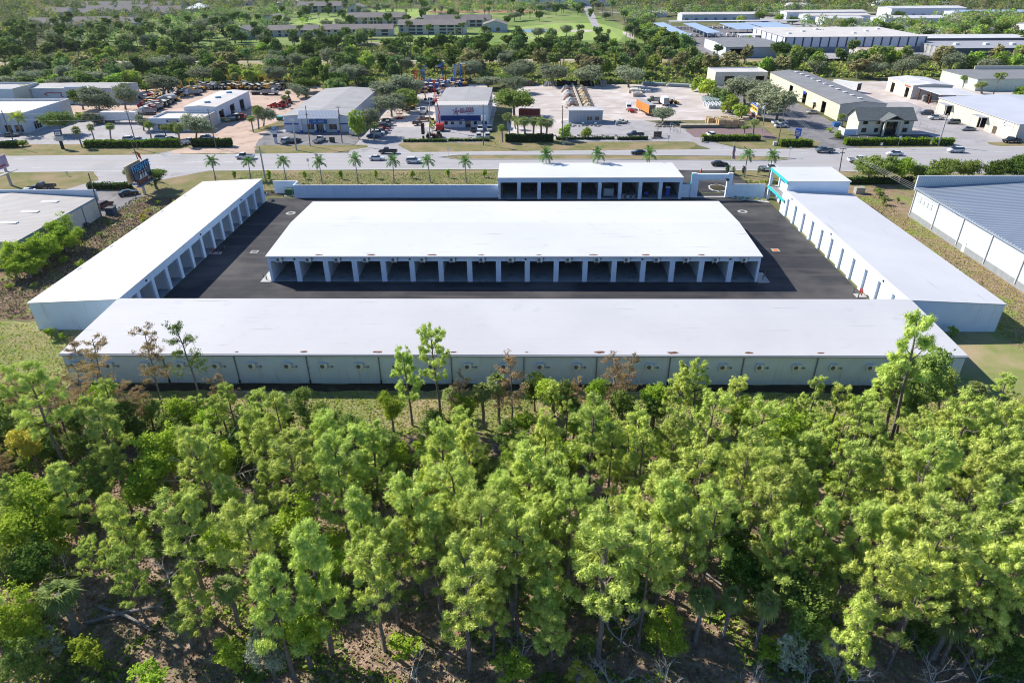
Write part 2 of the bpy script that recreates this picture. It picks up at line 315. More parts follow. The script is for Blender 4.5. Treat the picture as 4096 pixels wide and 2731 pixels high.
strip('road_marking', -300, 300, .03, 0, M['whitel'], ZR, .3)
strip('road_marking', -300, 300, .965, 0, M['whitel'], ZR, .3)
strip('road_marking', -300, 300, .24, 0, M['whitel'], ZR, .22, (3, 9))
strip('road_marking', -300, 300, .80, 0, M['whitel'], ZR, .22, (3, 9))
strip('road_marking', -300, -34, .40, 0, M['yell'], ZR, .2); strip('road_marking', -300, -34, .62, 0, M['yell'], ZR, .2)
strip('road_marking', 86, 300, .40, 0, M['yell'], ZR, .2); strip('road_marking', 86, 300, .62, 0, M['yell'], ZR, .2)
mp = [(-26, ya(near, -26)+13.5)]+[(x, ya(near, x)+10.6) for x in (-20, 0, 20, 40, 60, 74)]+[(81, ya(near, 81)+13.4)]+[(x, ya(near, x)+15.8) for x in (74, 60, 40, 20, 0, -20)]
sheet('median_grass', mp, M['verge'], ZR+.012, .12, 2)
kb = MB()
for (a, b), (c, d) in zip(mp, mp[1:]+mp[:1]):
    L = math.hypot(c-a, d-b); kx, ky = -(d-b)/L*.16, (c-a)/L*.16
    kb.prism([(a, b, ZR), (c, d, ZR), (c+kx, d+ky, ZR), (a+kx, b+ky, ZR)], (0, 0, .15))
struct('median_kerb', kb, M['curb'])
ar = MB()     # turn arrows on the left
for x in (-99, -87.5):
    y = ya(near, x)+9.7
    ar.face([(x-2.2, y-.6, ZR), (x-.6, y-.6, ZR), (x+1.2, y+.35, ZR), (x+.9, y+.75, ZR), (x-.8, y-.2, ZR), (x-2.2, y-.2, ZR)])
    ar.face([(x+.8, y+.1, ZR), (x+3.2, y+.55, ZR), (x+.7, y+1.0, ZR)])
struct('road_arrow', ar, M['whitel'])
# north side of the road
def yf(x): return ya(far, x)
def vshape(x0, x1, y1, a=0, b=0): return [(x0+a, yf(x0+a)), ((x0+x1)/2, yf((x0+x1)/2)), (x1-b, yf(x1-b)), (x1, y1-3), (x1-1, y1), (x0+1, y1), (x0, y1-3)]
sheet('roadside_grass', vshape(-300, -107, 221.5, 0, 9), M['verge'], ZR, .2, 2)
sheet('roadside_grass', vshape(-87, -50, 219.5, 7, 10), M['verge'], ZR, .2, 2)
sheet('roadside_grass', vshape(-41, 56, 222.5, 6, 4), M['verge'], ZR, .2, 2)
sheet('roadside_grass', vshape(63, 96, 224, 7, 5), M['verge'], ZR, .2, 2)
sheet('roadside_grass', vshape(102, 135, 221.5, 4, 3), M['verge'], ZR, .2, 2)
sheet('roadside_grass', vshape(148, 300, 221, 2, 0), M['verge'], ZR, .2, 2)
sheet('parking_lot', [(-320, 206), (-107, 206), (-107, 222), (-84, 222), (-84, 250), (-118, 250), (-118, 262), (-320, 262)], M['lot'], Z2, .2)
sheet('sand_yard', [(-190, 262.2), (-118, 262.2), (-118, 250.2), (-84.5, 244), (-84.5, 262), (-88, 320), (-100, 338), (-190, 338)], M['sand'], Z3, .5)
sheet('sand_driveway', [(-110, 209), (-84, 209), (-88, 222), (-90, 236), (-96, 256), (-110, 256), (-118, 240), (-120, 226)], M['sand'], Z4, .4, 2)
sheet('roadside_grass', [(-97.5, 240), (-93, 238), (-86, 250), (-85.8, 290), (-88.5, 290), (-90, 262)], M['verge'], Z5, .3, 2)
sheet('parking_lot', [(-90, 213), (-55, 213), (-55, 238.6), (-90, 238.6)], M['lot2'], Z3, .2)
sheet('parking_lot', [(-54.9, 208), (-33, 208), (-33, 222), (-12, 222), (-12, 246), (-54.9, 246)], M['lot'], Z3, .2)
sheet('shell_yard', [(-60, 246.2), (-11, 246.2), (-11, 300), (-20, 345), (-60, 345)], M['shell'], Z3, .4)
sheet('roadside_grass', [(-60.5, 238.8), (-55.2, 238.8), (-56, 345), (-60.5, 345)], M['verge'], Z4, .3, 2)
sheet('roadside_grass', [(-11.5, 222), (-6, 222), (-6, 330), (-10.5, 330)], M['verge'], Z4, .3, 2)
sheet('shell_yard', [(-6, 226), (14, 226), (14, 256), (90, 256), (84, 290), (80, 338), (-3, 338), (-4, 300)], M['shell'], Z3, .5)
sheet('parking_lot', [(14, 223), (54, 223), (60, 209), (70, 209), (62, 222), (58, 240), (44, 256), (14, 256)], M['lot'], Z4, .3)
sheet('paver_forecourt', [(57, 229), (64, 226.5), (84, 226.5), (84, 242), (62, 243), (56, 240)], M['paver'], Z5, .2)
sheet('parking_lot', [(92, 212), (104, 212), (112, 224), (113, 345), (90, 345), (90, 260), (93, 226)], M['lot2'], Z3, .3)
sheet('roadside_grass', [(84.2, 224), (93, 224), (90, 262), (86, 300), (82.5, 340), (80.3, 338), (85, 290)], M['verge'], Z4, .4, 2)
sheet('parking_lot', [(104, 223), (136, 223), (136, 232), (108, 232), (100, 226)], M['lot3'], Z4, .1)
sheet('concrete_yard', [(113, 232.2), (134, 232.2), (134, 213), (150, 213), (156, 221), (230, 221), (230, 345), (127, 345), (127, 254)], M['shell'], Z2, .3)
sheet('parking_lot', [(136, 213), (149, 213), (157, 224), (158, 290), (137, 290)], M['lot'], Z4, .3)
pk = MB()    # parking bay lines
def pline(x0, y0, x1, y1, w=.12, z=ZR):
    L = math.hypot(x1-x0, y1-y0); nx, ny = -(y1-y0)/L*w/2, (x1-x0)/L*w/2
    pk.face([(x0+nx, y0+ny, z), (x0-nx, y0-ny, z), (x1-nx, y1-ny, z), (x1+nx, y1+ny, z)])
for i in range(8): pline(-83+i*2.75, 233.2, -81.8+i*2.75, 237.6)
for i in range(7): pline(-83+i*2.75, 222.3, -81.8+i*2.75, 226.3)
for i in range(9): pline(107+i*2.9, 224.2, 108.6+i*2.9, 229.2)
for i in range(10): pline(-30+i*2.75, 223.2, -30+i*2.75, 224.6); pline(-24+i*2.75 if i < 5 else -10, 236.5, -24+i*2.75 if i < 5 else -10, 241.5)
for i in range(5): pline(-104-i*2.8, 160.5, -104-i*2.8, 165.5)
for i in range(9): pline(-132-i*2.8, 157, -129.5-i*2.8, 162)
struct('parking_lines', pk, M['whitel'])
# canal belt, berm, golf course, storage yard ground
sheet('berm_grass', [(-420, 405), (500, 398), (500, 425), (-420, 434)], M['dryg'], Z1, 1.5, 6)
sheet('berm_path', [(-420, 427), (30, 428.5), (30, 431), (-420, 430)], M['shell'], Z2, .3, 6)
sheet('golf_course', [(-330, 500), (-60, 515), (60, 500), (98, 520), (92, 640), (80, 770), (45, 905), (-190, 935), (-330, 905), (-420, 700)], M['golf'], Z1, 2, 8)
sheet('fairway', [(-12, 545), (70, 535), (84, 600), (70, 690), (30, 690), (-12, 640)], M['golf2'], Z2, 1, 6)
sheet('fairway', [(-210, 600), (-150, 590), (-130, 660), (-150, 760), (-230, 780)], M['golf2'], Z2, 1, 6)
sheet('fairway', [(-130, 740), (-60, 730), (-40, 800), (-80, 900), (-180, 900)], M['golf2'], Z2, 1, 6)
sheet('fairway', [(-520, 830), (-450, 800), (-440, 920), (-560, 940)], M['golf2'], Z2, 1, 6)
sheet('fairway', [(-80, 560), (-45, 560), (-40, 585), (-80, 585)], M['golf2'], Z2, .5, 4)
def ell(cx, cy, a, b, n=28): return [(cx+a*math.cos(i*2*math.pi/n)*rng.uniform(.9, 1.08), cy+b*math.sin(i*2*math.pi/n)*rng.uniform(.9, 1.08)) for i in range(n)]
for cx, cy, a, b in ((11, 616, 15, 17), (-115, 515, 12, 14), (-100, 770, 14, 12), (-172, 700, 10, 6)):
    sheet('pond_bank', ell(cx, cy, a+4.5, b+8), M['dryg'], Z4, 0); sheet('pond', ell(cx, cy, a, b), M['water'], Z5, 0)
for cx, cy, a, b in ((47, 614, 12, 10), (38, 540, 3, 3), (82, 575, 3, 30), (0, 560, 8, 3), (-120, 745, 20, 6)):
    sheet('sand_bunker', ell(cx, cy, a, b), M['shell'], Z5, 0)
sheet('storage_yard', [(104, 430), (162, 425), (210, 650), (108, 650)], M['lot2'], Z1, .5, 6)
sheet('storage_yard', [(160, 400), (420, 380), (520, 760), (210, 770)], M['lot'], Z1, .5, 8)
sheet('clay_courts', rect(-110, 15, 840, 880), mat('clay', (.42, .2, .14), rough=1), Z4, 0)
sheet('far_street', [(60, 640), (66, 640), (100, 1200), (85, 1200)], M['lot'], Z3, .3, 8)
sheet('far_street', [(84, 830), (420, 790), (420, 800), (84, 842)], M['lot'], Z3, .3, 8)

# ---------------------------------------------------------------- walls with real openings
def wall(mb, p0, p1, z0, z1, ops, out, dep=.25, m=0, topz=None):
    """p0->p1 wall; ops = (u0, u1, za, zb); jambs go dep inwards. topz(u) gives a sloping top"""
    L = math.hypot(p1[0]-p0[0], p1[1]-p0[1]); ux, uy = (p1[0]-p0[0])/L, (p1[1]-p0[1])/L
    us = sorted({0.0, L} | {round(o[0], 4) for o in ops} | {round(o[1], 4) for o in ops}); us = [u for u in us if -.001 <= u <= L+.001]
    def pt(u, z, d=0): return (p0[0]+ux*u-out[0]*d, p0[1]+uy*u-out[1]*d, z)
    tz = (lambda u: z1) if topz is None else topz
    for a, b in zip(us, us[1:]):
        cm = (a+b)/2; oo = sorted([o for o in ops if o[0] <= cm <= o[1]], key=lambda o: o[2]); z = z0
        for o in oo:
            if o[2] > z+1e-4: mb.face([pt(a, z), pt(b, z), pt(b, o[2]), pt(a, o[2])], m)
            z = o[3]
        mb.face([pt(a, z), pt(b, z), pt(b, tz(b)), pt(a, tz(a))], m)
    for o in ops:
        a, b, za, zb = o[:4]
        for u in (a, b): mb.face([pt(u, za), pt(u, za, dep), pt(u, zb, dep), pt(u, zb)], m)
        mb.face([pt(a, zb), pt(b, zb), pt(b, zb, dep), pt(a, zb, dep)], m)
        if za > z0+.01: mb.face([pt(a, za), pt(b, za), pt(b, za, dep), pt(a, za, dep)], m)

# ---------------------------------------------------------------- the garage complex
SX0, SX1 = -64.4, 60.3
def slab_roof(mb, x0, x1, y0, y1, zf, m=0, th=.16):
    """thin roof slab; zf(x, y) = top height at the corners"""
    t = [(x0, y0), (x1, y0), (x1, y1), (x0, y1)]
    mb.loft([[(a, b, zf(a, b)-th) for a, b in t], [(a, b, zf(a, b)) for a, b in t]], m)
# near row (back wall to the wood)
t = thing('garage_row', 'long white garage row nearest the wood, its back wall lined with downpipes and air conditioners', 'garage building', (0, 79, 0))
mb = MB(); zn = lambda x, y: 4.93+(y-79)/(94.7-79)*.7
wall(mb, (SX0, 79), (SX1, 79), 0, 4.8, [], (0, -1)); wall(mb, (SX0, 79), (SX0, 94.55), 0, 4.8, [], (-1, 0), topz=lambda u: 4.8+u/15.7*.7)
wall(mb, (SX1, 79), (SX1, 94.55), 0, 4.8, [], (1, 0), topz=lambda u: 4.8+u/15.7*.7)
bays_n = [(2.4+i*5.04, 2.4+i*5.04+4.2, 0, 4.2) for i in range(24)]
wall(mb, (SX0, 94.55), (SX1, 94.55), 0, 5.49, bays_n, (0, 1), dep=.3); mb.build('wall', M['stucco'], t)
for i in range(23): mb = MB(); mb.box(SX0+2.4+i*5.04+4.55, SX0+2.4+i*5.04+4.7, 80, 94.2, .02, 4.7); mb.build('partition_wall', M['interior'], t)
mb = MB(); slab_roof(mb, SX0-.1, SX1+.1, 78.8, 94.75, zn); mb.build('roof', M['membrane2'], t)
mb = MB(); mb.box(SX0-.1, SX1+.1, 78.58, 78.797, 4.66, 4.84); mb.build('gutter', mat('gutter_grey', (.30, .32, .36), rough=.5), t)
PIPE = mat('downpipe_grey', (.20, .22, .26), rough=.5); BOOT = plain((.03, .03, .035))
for k in range(-2, 10):
    x = -40.2+10.07*k
    if x > SX1-1: continue
    mb = MB(); mb.box(x-.07, x+.07, 78.85, 78.99, .62, 4.66); mb.box(x-.1, x+.1, 78.82, 78.99, .1, .62, 1); mb.build('downpipe', [PIPE, BOOT], t)
ACW = mat('ac_casing', (.84, .84, .78), rough=.5); ACD = plain((.16, .17, .18)); ORD = ['first', 'second', 'third', 'fourth', 'fifth', 'sixth', 'seventh', 'eighth', 'ninth', 'tenth', 'eleventh', 'twelfth', 'thirteenth', 'fourteenth', 'fifteenth', 'sixteenth', 'seventeenth', 'eighteenth', 'nineteenth', 'twentieth', 'twenty-first', 'twenty-second', 'twenty-third', 'twenty-fourth', 'twenty-fifth']
def make_ac(name, label, pipes):
    r = thing(name, label, 'air conditioner', (0, 0, 0), 0)
    b = MB(); b.box(-.46, .46, -.42, -.08, 0, .66); b.build('casing', ACW, r)
    b = MB(); b.cyl((-.12, -.42, .33), (-.12, -.435, .33), .27, n=16); b.build('fan_grille', ACD, r)
    for x in (-.35, .3): b = MB(); b.box(x-.03, x+.03, -.45, -.051, -.09, -.03); b.box(x-.03, x+.03, -.05, 0, -.4, -.03); b.build('bracket', WHITE, r)
    b = MB()
    if pipes: b.tube([(.42, -.2, .2), (.62, -.06, .12), (.95, -.06, .12)], [.035]*3); b.box(.93, 1.13, -.16, 0, .02, .22); b.cyl((.42, -.2, .4), (.6, -.03, .62), .03)
    else: b.tube([(.45, -.2, .15), (.62, -.08, .2), (.64, -.08, .55)], [.05]*3); b.box(.52, .72, -.16, 0, .3, .5)
    b.build('refrigerant_pipe', GREY, r); r.scale = (1.12, 1.0, 1.2); return r
ac0 = None; k = 0
for s in range(-3, 10):
    for q in (2.3, 7.33):
        x = -40.2+10.07*s+q
        if x < SX0+1 or x > SX1-1.5: continue
        lb = 'white condenser on the long back wall facing the wood, %s from its left end' % ORD[k]
        if ac0 is None: ac0 = make_ac('air_conditioner', lb, True); ac0.location = (x, 79, 2.65); ac0['group'] = 'condensers on the back wall facing the wood'
        else: dup(ac0, (x, 79, 2.65), 0, lb)
        k += 1
# rust marks at the eaves drains (things of the roof: leaf debris heaps)
def debris(x, y, z, L, m=None):
    b = MB(); n = 14; top = []
    pts = [(x+math.cos(i/n*2*math.pi)*L*rng.uniform(.6, 1), y+math.sin(i/n*2*math.pi)*L*.36*rng.uniform(.5, 1), z) for i in range(n)]
    for i in range(n): b.face([pts[i], pts[(i+1) % n], (x, y, z+.035)])
    return b
def roof_debris(cx, lst, place):
    for i, (x, y, z, L) in enumerate(lst):
        o = debris(x, y, z, L).build('leaf_debris', M['rust'], loc=(x, y, z))
        tag(o, 'rust brown leaf litter heap at the eaves of the %s, %s from the left' % (place, ORD[i]), 'debris', 'leaf litter heaps on the %s' % place)
roof_debris(0, [(P('p', 1640, 252, 5)[0], 79.35, 4.98, .35), (P('p', 2100, 255, 5)[0], 79.4, 4.98, .7), (P('q', 250, 262, 5)[0], 79.4, 4.98, .85), (P('q', 770, 262, 5)[0], 79.4, 4.98, .6),
  (P('q', 1275, 256, 5)[0], 79.4, 4.98, .3), (P('q', 1775, 256, 5)[0], 79.5, 4.99, 1.0), (P('q', 2270, 256, 5)[0], 79.4, 4.98, 1.0), (P('r', 445, 260, 5)[0], 79.4, 4.98, .8), (P('r', 945, 268, 5)[0], 79.4, 4.98, .6)], 'near white roof')
# left and right rows
def side_row(xo, xi, y1, label, sgn, closed):
    t = thing('garage_row', label, 'garage building', (xi, 94.5, 0))
    zt = lambda x, y: 4.98+(x-xo)/(xi-xo)*.68
    mb = MB(); L = y1-94.5; n = 13
    ops = [(1.1+i*5.0, 1.1+i*5.0+4.1, 0, 4.25) for i in range(n) if 1.1+i*5+4.1 < L-.2]
    wall(mb, (xi, 94.7), (xi, y1), 0, 5.5, [(a-.2, b-.2, c, d) for a, b, c, d in ops], (sgn, 0), dep=.45)
    wall(mb, (xo, 94.5), (xi, 94.5), 0, 4.84, [], (0, -1), topz=lambda u: 4.84+u/abs(xi-xo)*.66)
    wall(mb, (xo, 94.5), (xo, y1), 0, 4.84, [], (-sgn, 0)); wall(mb, (xo, y1), (xi, y1), 0, 4.84, [], (0, 1), topz=lambda u: 4.84+u/abs(xi-xo)*.66)
    mb.build('wall', M['stucco'], t)
    mb = MB(); a, b = min(xo, xi), max(xo, xi)
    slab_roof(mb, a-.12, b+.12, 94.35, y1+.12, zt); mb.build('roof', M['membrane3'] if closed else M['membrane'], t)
    if not closed:
        mb = MB(); mb.box(a+.3, b-.02, 94.8, y1-.2, .02, .06); mb.build('floor', M['slab'], t)
        for i in range(len(ops)+1): mb = MB(); mb.box(a+.3, b-.46, 94.5+.5+i*5.0, 94.5+.68+i*5.0, .07, 4.7); mb.build('partition_wall', M['interior'], t)
    else:
        for o in ops:
            mb = MB(); mb.box(xi+.42, xi+.5, 94.5+o[0]-.05, 94.5+o[1]+.05, .02, 4.25); mb.build('roller_door', mat('door_white', (.74, .76, .77), rough=.5, stripe=('z', .6, (.66, .68, .7), .06)) if o is ops[0] else bpy.data.materials['door_white'], t)
    return t
LBT = side_row(-79.1, -64.4, 161.4, 'left white garage row with a line of open bays facing the courtyard', 1, False)
RBT = side_row(75.1, 60.3, 151.0, 'right white garage row with closed sunlit doors below the grey white roof', -1, True)
for T, xi, n in ((LBT, -64.4, 1), (RBT, 60.3, -1)):
    for y in (103, 125, 147):
        mb = MB(); mb.box(xi+n*.02-.1, xi+n*.02+.12, y, y+.35, 4.75, 5.05); mb.build('wall_light', BLACK, T)
for i, (x, y) in enumerate(((-78.6, 108), (-78.6, 118.5), (-78.5, 128), (-78.5, 139), (-78.4, 150))):
    o = debris(0, 0, 0, .9).build('leaf_debris', mat('debris_grey', (.42, .40, .40)) if i == 0 else bpy.data.materials['debris_grey'], loc=(0, 0, 0)); o.location = (x, y, 5.03); o.rotation_euler = (0, 0, 1.57)
    tag(o, 'grey litter heap on the outer edge of the left white roof, %s from the near end' % ORD[i], 'debris', 'litter heaps on the left white roof')
# centre building
CX0, CX1, CY0, CY1 = -47.1, 43.1, 113.4, 144.6
t = thing('garage_row', 'wide free-standing white garage block in the middle of the courtyard with seventeen open bays', 'garage building', (-2, 113.4, 0))
sp = (CX1-CX0)/17
opsC = [(.5+i*sp, .5+i*sp+4.38, 0, 4.12) for i in range(17)]
gable = lambda u: 5.06+(min(u, 31.2-u)/15.6)*.75
mb = MB(); wall(mb, (CX0, CY0), (CX1, CY0), 0, 5.06, opsC, (0, -1), dep=.35); wall(mb, (CX0, CY1), (CX1, CY1), 0, 5.06, opsC, (0, 1), dep=.35)
for x, s in ((CX0, -1), (CX1, 1)):
    wall(mb, (x, CY0), (x, 129), 0, 5.06, [], (s, 0), topz=gable); wall(mb, (x, 129), (x, CY1), 0, 5.06, [], (s, 0), topz=lambda u: gable(u+15.6))
mb.build('wall', M['stucco'], t)
mb = MB(); mb.box(CX0+.1, CX1-.1, CY0+.02, CY1-.02, .02, .10); mb.build('floor', M['slab'], t)
mb = MB(); mb.box(CX0+.3, CX1-.3, 128.9, 129.1, .1, 5); mb.build('partition_wall', M['interior'], t)
for i in range(18):
    x = CX0+.25+i*sp-(.25 if i else -.1)
    for ya_, yb_ in ((CY0+.36, 128.9), (129.1, CY1-.36)): mb = MB(); mb.box(x-.09, x+.09, ya_, yb_, .1, 5); mb.build('partition_wall', M['interior'], t)
mb = MB(); mb.loft([[(CX0-.15, CY0-.25, 5.07), (CX0-.15, 129, 5.83), (CX0-.15, CY1+.25, 5.07), (CX0-.15, CY1+.25, 5.23), (CX0-.15, 129, 5.99), (CX0-.15, CY0-.25, 5.23)],
  [(CX1+.15, CY0-.25, 5.07), (CX1+.15, 129, 5.83), (CX1+.15, CY1+.25, 5.07), (CX1+.15, CY1+.25, 5.23), (CX1+.15, 129, 5.99), (CX1+.15, CY0-.25, 5.23)]])
mb.build('roof', M['membrane'], t)
mb = MB(); mb.box(CX0-.15, CX1+.15, CY0-.45, CY0-.253, 5.02, 5.16); mb.build('gutter', bpy.data.materials['gutter_grey'], t)
for i in (1, 5, 9, 13, 16):
    mb = MB(); x = CX0+i*sp-.25; mb.box(x-.16, x+.16, CY0-.14, CY0-.002, 4.42, 4.68); mb.build('wall_light', BLACK, t)
for i in range(17):
    x = CX0+.5+i*sp+1.75+.12*math.sin(i); lb = 'boxy condenser hung above the %s open bay of the centre garages' % ORD[i]
    if i == 0: a0 = make_ac('air_conditioner', lb, False); a0.location = (x, CY0-.02, 4.18); a0['group'] = 'condensers over the bays of the centre garages'
    else: dup(a0, (x, CY0-.02, 4.18), 0, lb)
roof_debris(0, [(P('M', 620, 708, 5.3)[0], CY0+.35, 5.27, .9), (P('M', 1090, 706, 5.3)[0], CY0+.35, 5.27, 1.0), (P('M', 1630, 704, 5.3)[0], CY0+.35, 5.27, 1.1), (P('M', 2075, 703, 5.3)[0], CY0+.35, 5.27, .7),
  (P('N', 465, 922, 5.3)[0], CY0+.35, 5.27, .6), (P('N', 945, 923, 5.3)[0], CY0+.35, 5.27, 1.0), (P('N', 1415, 925, 5.3)[0], CY0+.35, 5.27, 1.0), (P('N', 1915, 928, 5.3)[0], CY0+.35, 5.27, .8)], 'centre white roof')
# north garages
TX0, TX1, TY0, TY1 = -6.3, 39.1, 162.7, 177.3
t = thing('garage_row', 'short white garage row beyond the centre block with nine dark bays beside the gate', 'garage building', (16, 162.7, 0))
opsT = [(.55+i*5.0, .55+i*5.0+4.15, 0, 4.22) for i in range(9)]
mb = MB(); wall(mb, (TX0, TY0), (TX1, TY0), 0, 5.3, opsT, (0, -1), dep=.35)
wall(mb, (TX0, TY1), (TX1, TY1), 0, 5.0, [], (0, 1))
for x, s in ((TX0, -1), (TX1, 1)): wall(mb, (x, TY0), (x, TY1), 0, 5, [], (s, 0), topz=lambda u: 5.3-u/14.6*.3)
mb.build('wall', M['stucco'], t)
mb = MB(); mb.box(TX0+.1, TX1-.1, TY0+.02, TY1-.1, .02, .1); mb.build('floor', M['slab'], t)
for i in range(10): x = TX0+.3+i*5.0-(.17 if 0 < i < 9 else 0); mb = MB(); mb.box(x-.08, x+.08, TY0+.36, TY1-.1, .1, 5.0); mb.build('partition_wall', M['interior'], t)
mb = MB(); slab_roof(mb, TX0-.12, TX1+.12, TY0-.15, TY1+.15, lambda x, y: 5.47-(y-TY0)/14.6*.3, th=.15); mb.build('roof', M['membrane'], t)
def prop(name, label, cat, mb, mats, loc, rz=0, group=None):
    o = bpy.data.objects.new(name, mb.mesh(name, mats)); col.objects.link(o); o.location = loc; o.rotation_euler = (0, 0, rz); return tag(o, label, cat, group)
# things in the north bays
bx = lambda i: TX0+.55+i*5.0
mb = MB(); hw = 1.2
mb.loft([[(-hw, 0, .35), (hw, 0, .35), (hw, 0, 2.0), (-hw, 0, 2.0)], [(-hw, .25, .3), (hw, .25, .3), (hw, .25, 2.15), (-hw, .25, 2.15)]])
mb.box(-hw, hw, .25, 6.5, .3, .45); mb.box(-hw-.05, -hw+.05, .2, 6.5, .3, 2.2); mb.box(hw-.05, hw+.05, .2, 6.5, .3, 2.2); mb.box(-hw, hw, 6.4, 6.5, .3, 2.2)
for z in (.9, 1.5, 2.15): mb.box(-hw-.12, -hw-.05, .3, 6.4, z, z+.1); mb.box(hw+.05, hw+.12, .3, 6.4, z, z+.1)
for x in (-.5, .5): mb.cyl((x-.15, .1, .2), (x+.15, .1, .2), .2, n=8, m=1)
prop('skip', 'pale grey roll-off skip parked nose out in a north bay', 'skip', mb, [plain((.42, .46, .46)), BLACK], (bx(5)+2.0, TY0+1.2, .1))
for j in range(9):
    mb = MB(); r = rng.uniform(.25, .55)
    if j % 3 == 0: mb.cyl((0, 0, 0), (0, 0, r), r*.8, r*.7, 9)
    elif j % 3 == 1: mb.box(-r, r, -r*.6, r*.6, 0, r, rz=j); mb.box(-r*.9, r*.9, -r*.5, r*.5, r, r*1.12, 1, rz=j)
    else: mb.loft([[(-r, -r*.6, 0), (r, -r*.5, 0), (r*.9, r*.6, 0), (-r*.8, r*.5, 0)], [(-r*.7, -r*.4, r*.6), (r*.6, -r*.4, r*.7), (r*.5, r*.4, r*.6), (-r*.5, r*.4, r*.5)]])
    c = [(.5, .5, .48), (.35, .3, .2), (.3, .32, .34)][j % 3]
    prop('site_bag', 'small %s among the building rubbish in the seventh north bay' % ['pale paint tub', 'brown lidded carton', 'slumped grey sack'][j % 3], ['tub', 'carton', 'sack'][j % 3], mb, [plain(c), WHITE], (bx(6)+.4+(j*.47) % 3.6, TY0+.8+(j*.83) % 2.4, .1), 0, 'building rubbish in the north bay')
def loo(loc):
    t = thing('portable_toilet', 'blue portable toilet with a pale roof in the north bay nearest the gate', 'portable toilet', loc)
    mb = MB(); mb.box(-.55, .55, -.55, .55, .12, 2.1); mb.box(-.6, .6, -.6, .6, 0, .12); mb.build('cabin', BLUEP, t, False)
    mb = MB(); mb.box(-.42, .42, -.575, -.552, .2, 2.0); mb.build('door', plain((.03, .09, .5)), t, False)
    mb = MB(); mb.loft([[(-.6, -.6, 2.1), (.6, -.6, 2.1), (.6, .6, 2.1), (-.6, .6, 2.1)], [(-.45, -.45, 2.35), (.45, -.45, 2.35), (.45, .45, 2.35), (-.45, .45, 2.35)]]); mb.build('roof', WHITE, t, False)
    mb = MB(); mb.cyl((.4, .4, 2.1), (.4, .4, 2.6), .05); mb.build('vent_pipe', DGREY, t, False)
loo((bx(8)+1.9, TY0+2.6, .1))
mb = MB(); mb.box(-.5, .5, -.8, .8, .3, .9); mb.box(-.45, .45, .2, .9, .9, 1.3, 1); mb.cyl((-.6, -.6, .28), (.6, -.6, .28), .28, m=1); mb.cyl((-.6, .6, .28), (.6, .6, .28), .28, m=1); mb.box(-.5, .5, -.95, -.9, .8, 1.3)
prop('compressor', 'blue wheeled compressor standing in the eighth north bay', 'compressor', mb, [BLUEP, BLACK], (bx(7)+1.4, TY0+2.2, .1))
mb = MB()
for x in (0, .45): mb.cyl((x, 0, 0), (x, 0, 3.6), .04)
for k in range(9): mb.cyl((0, 0, .35+k*.38), (.45, 0, .35+k*.38), .03, m=1)
prop('ladder', 'ladder with yellow rungs fixed inside the leftmost north bay', 'ladder', mb, [DGREY, YEL], (bx(0)+.12, TY0+.5, .1), 0)
# perimeter walls
def garden_wall(label, segs, h, th=.25, name='boundary_wall'):
    x, y = segs[0][0]; t = thing(name, label, 'wall', (x, y, 0)); b = MB(); c = MB()
    for (x0, y0), (x1, y1) in segs:
        if abs(x1-x0) > abs(y1-y0): b.box(min(x0, x1), max(x0, x1), y0, y0+th, 0, h); c.box(min(x0, x1)-.03, max(x0, x1)+.03, y0-.03, y0+th+.03, h, h+.06)
        else: b.box(x0, x0+th, min(y0, y1)+.26, max(y0, y1)-.001, 0, h); c.box(x0-.03, x0+th+.03, min(y0, y1)+.29, max(y0, y1)-.032, h, h+.06)
    b.build('wall_panel', M['stucco'], t); c.build('coping', WHITE, t)
garden_wall('long blue white boundary wall left of the nine north bays', [((-57.9, 164), (-6.45, 164))], 3.2)
garden_wall('stepped alcove wall behind the green transformer', [((-64.2, 167.8), (-57.9, 167.8)), ((-57.9, 164.0), (-57.9, 167.8))], 3.2)
garden_wall('short white wall between the gate frame and the nine north bays', [((39.3, 164), (41.5, 164))], 3.25)
garden_wall('white wall between the gate frame and the two storey corner block', [((51.6, 164), (60.0, 164))], 3.25)
t = thing('gate_frame', 'white gate frame with turquoise side over the dark driveway', 'gate', (46.6, 164, 0))
mb = MB(); mb.box(41.55, 43.3, 163.8, 164.6, 0, 5.95); mb.box(50.3, 51.55, 163.8, 164.6, 0, 5.95); mb.box(43.3, 50.3, 163.8, 164.6, 4.75, 5.85); mb.build('frame', M['stucco'], t)
mb = MB(); mb.box(41.5, 42.6, 163.76, 164.64, 5.95, 6.1); mb.box(50.4, 51.6, 163.76, 164.64, 5.95, 6.1); mb.build('coping', WHITE, t)
mb = MB(); mb.box(41.5, 41.549, 163.8, 164.6, 3.3, 5.95); mb.build('turquoise_trim', TEAL, t)
mb = MB(); mb.cyl((43.35, 163.7, 4.5), (50.25, 163.7, 4.5), .17, n=10); mb.build('shutter_roll', WHITE, t)
mb = MB(); mb.box(49.9, 50.6, 163.4, 163.79, 4.3, 4.8); mb.build('motor', DGREY, t)
mb = MB(); mb.box(43.3, 50.3, 163.7, 164.7, .03, .09); mb.build('threshold', M['conc'], t)
mb = MB(); mb.tube([(43.4, 163.9, 1.45), (45, 163.9, 1.2), (47, 163.9, 1.08), (49, 163.9, 1.2), (50.2, 163.9, 1.4)], [.04]*5, 4)
prop('caution_tape', 'yellow tape strung across the open gate', 'tape', mb, plain((.7, .75, .05)), (0, 0, 0))
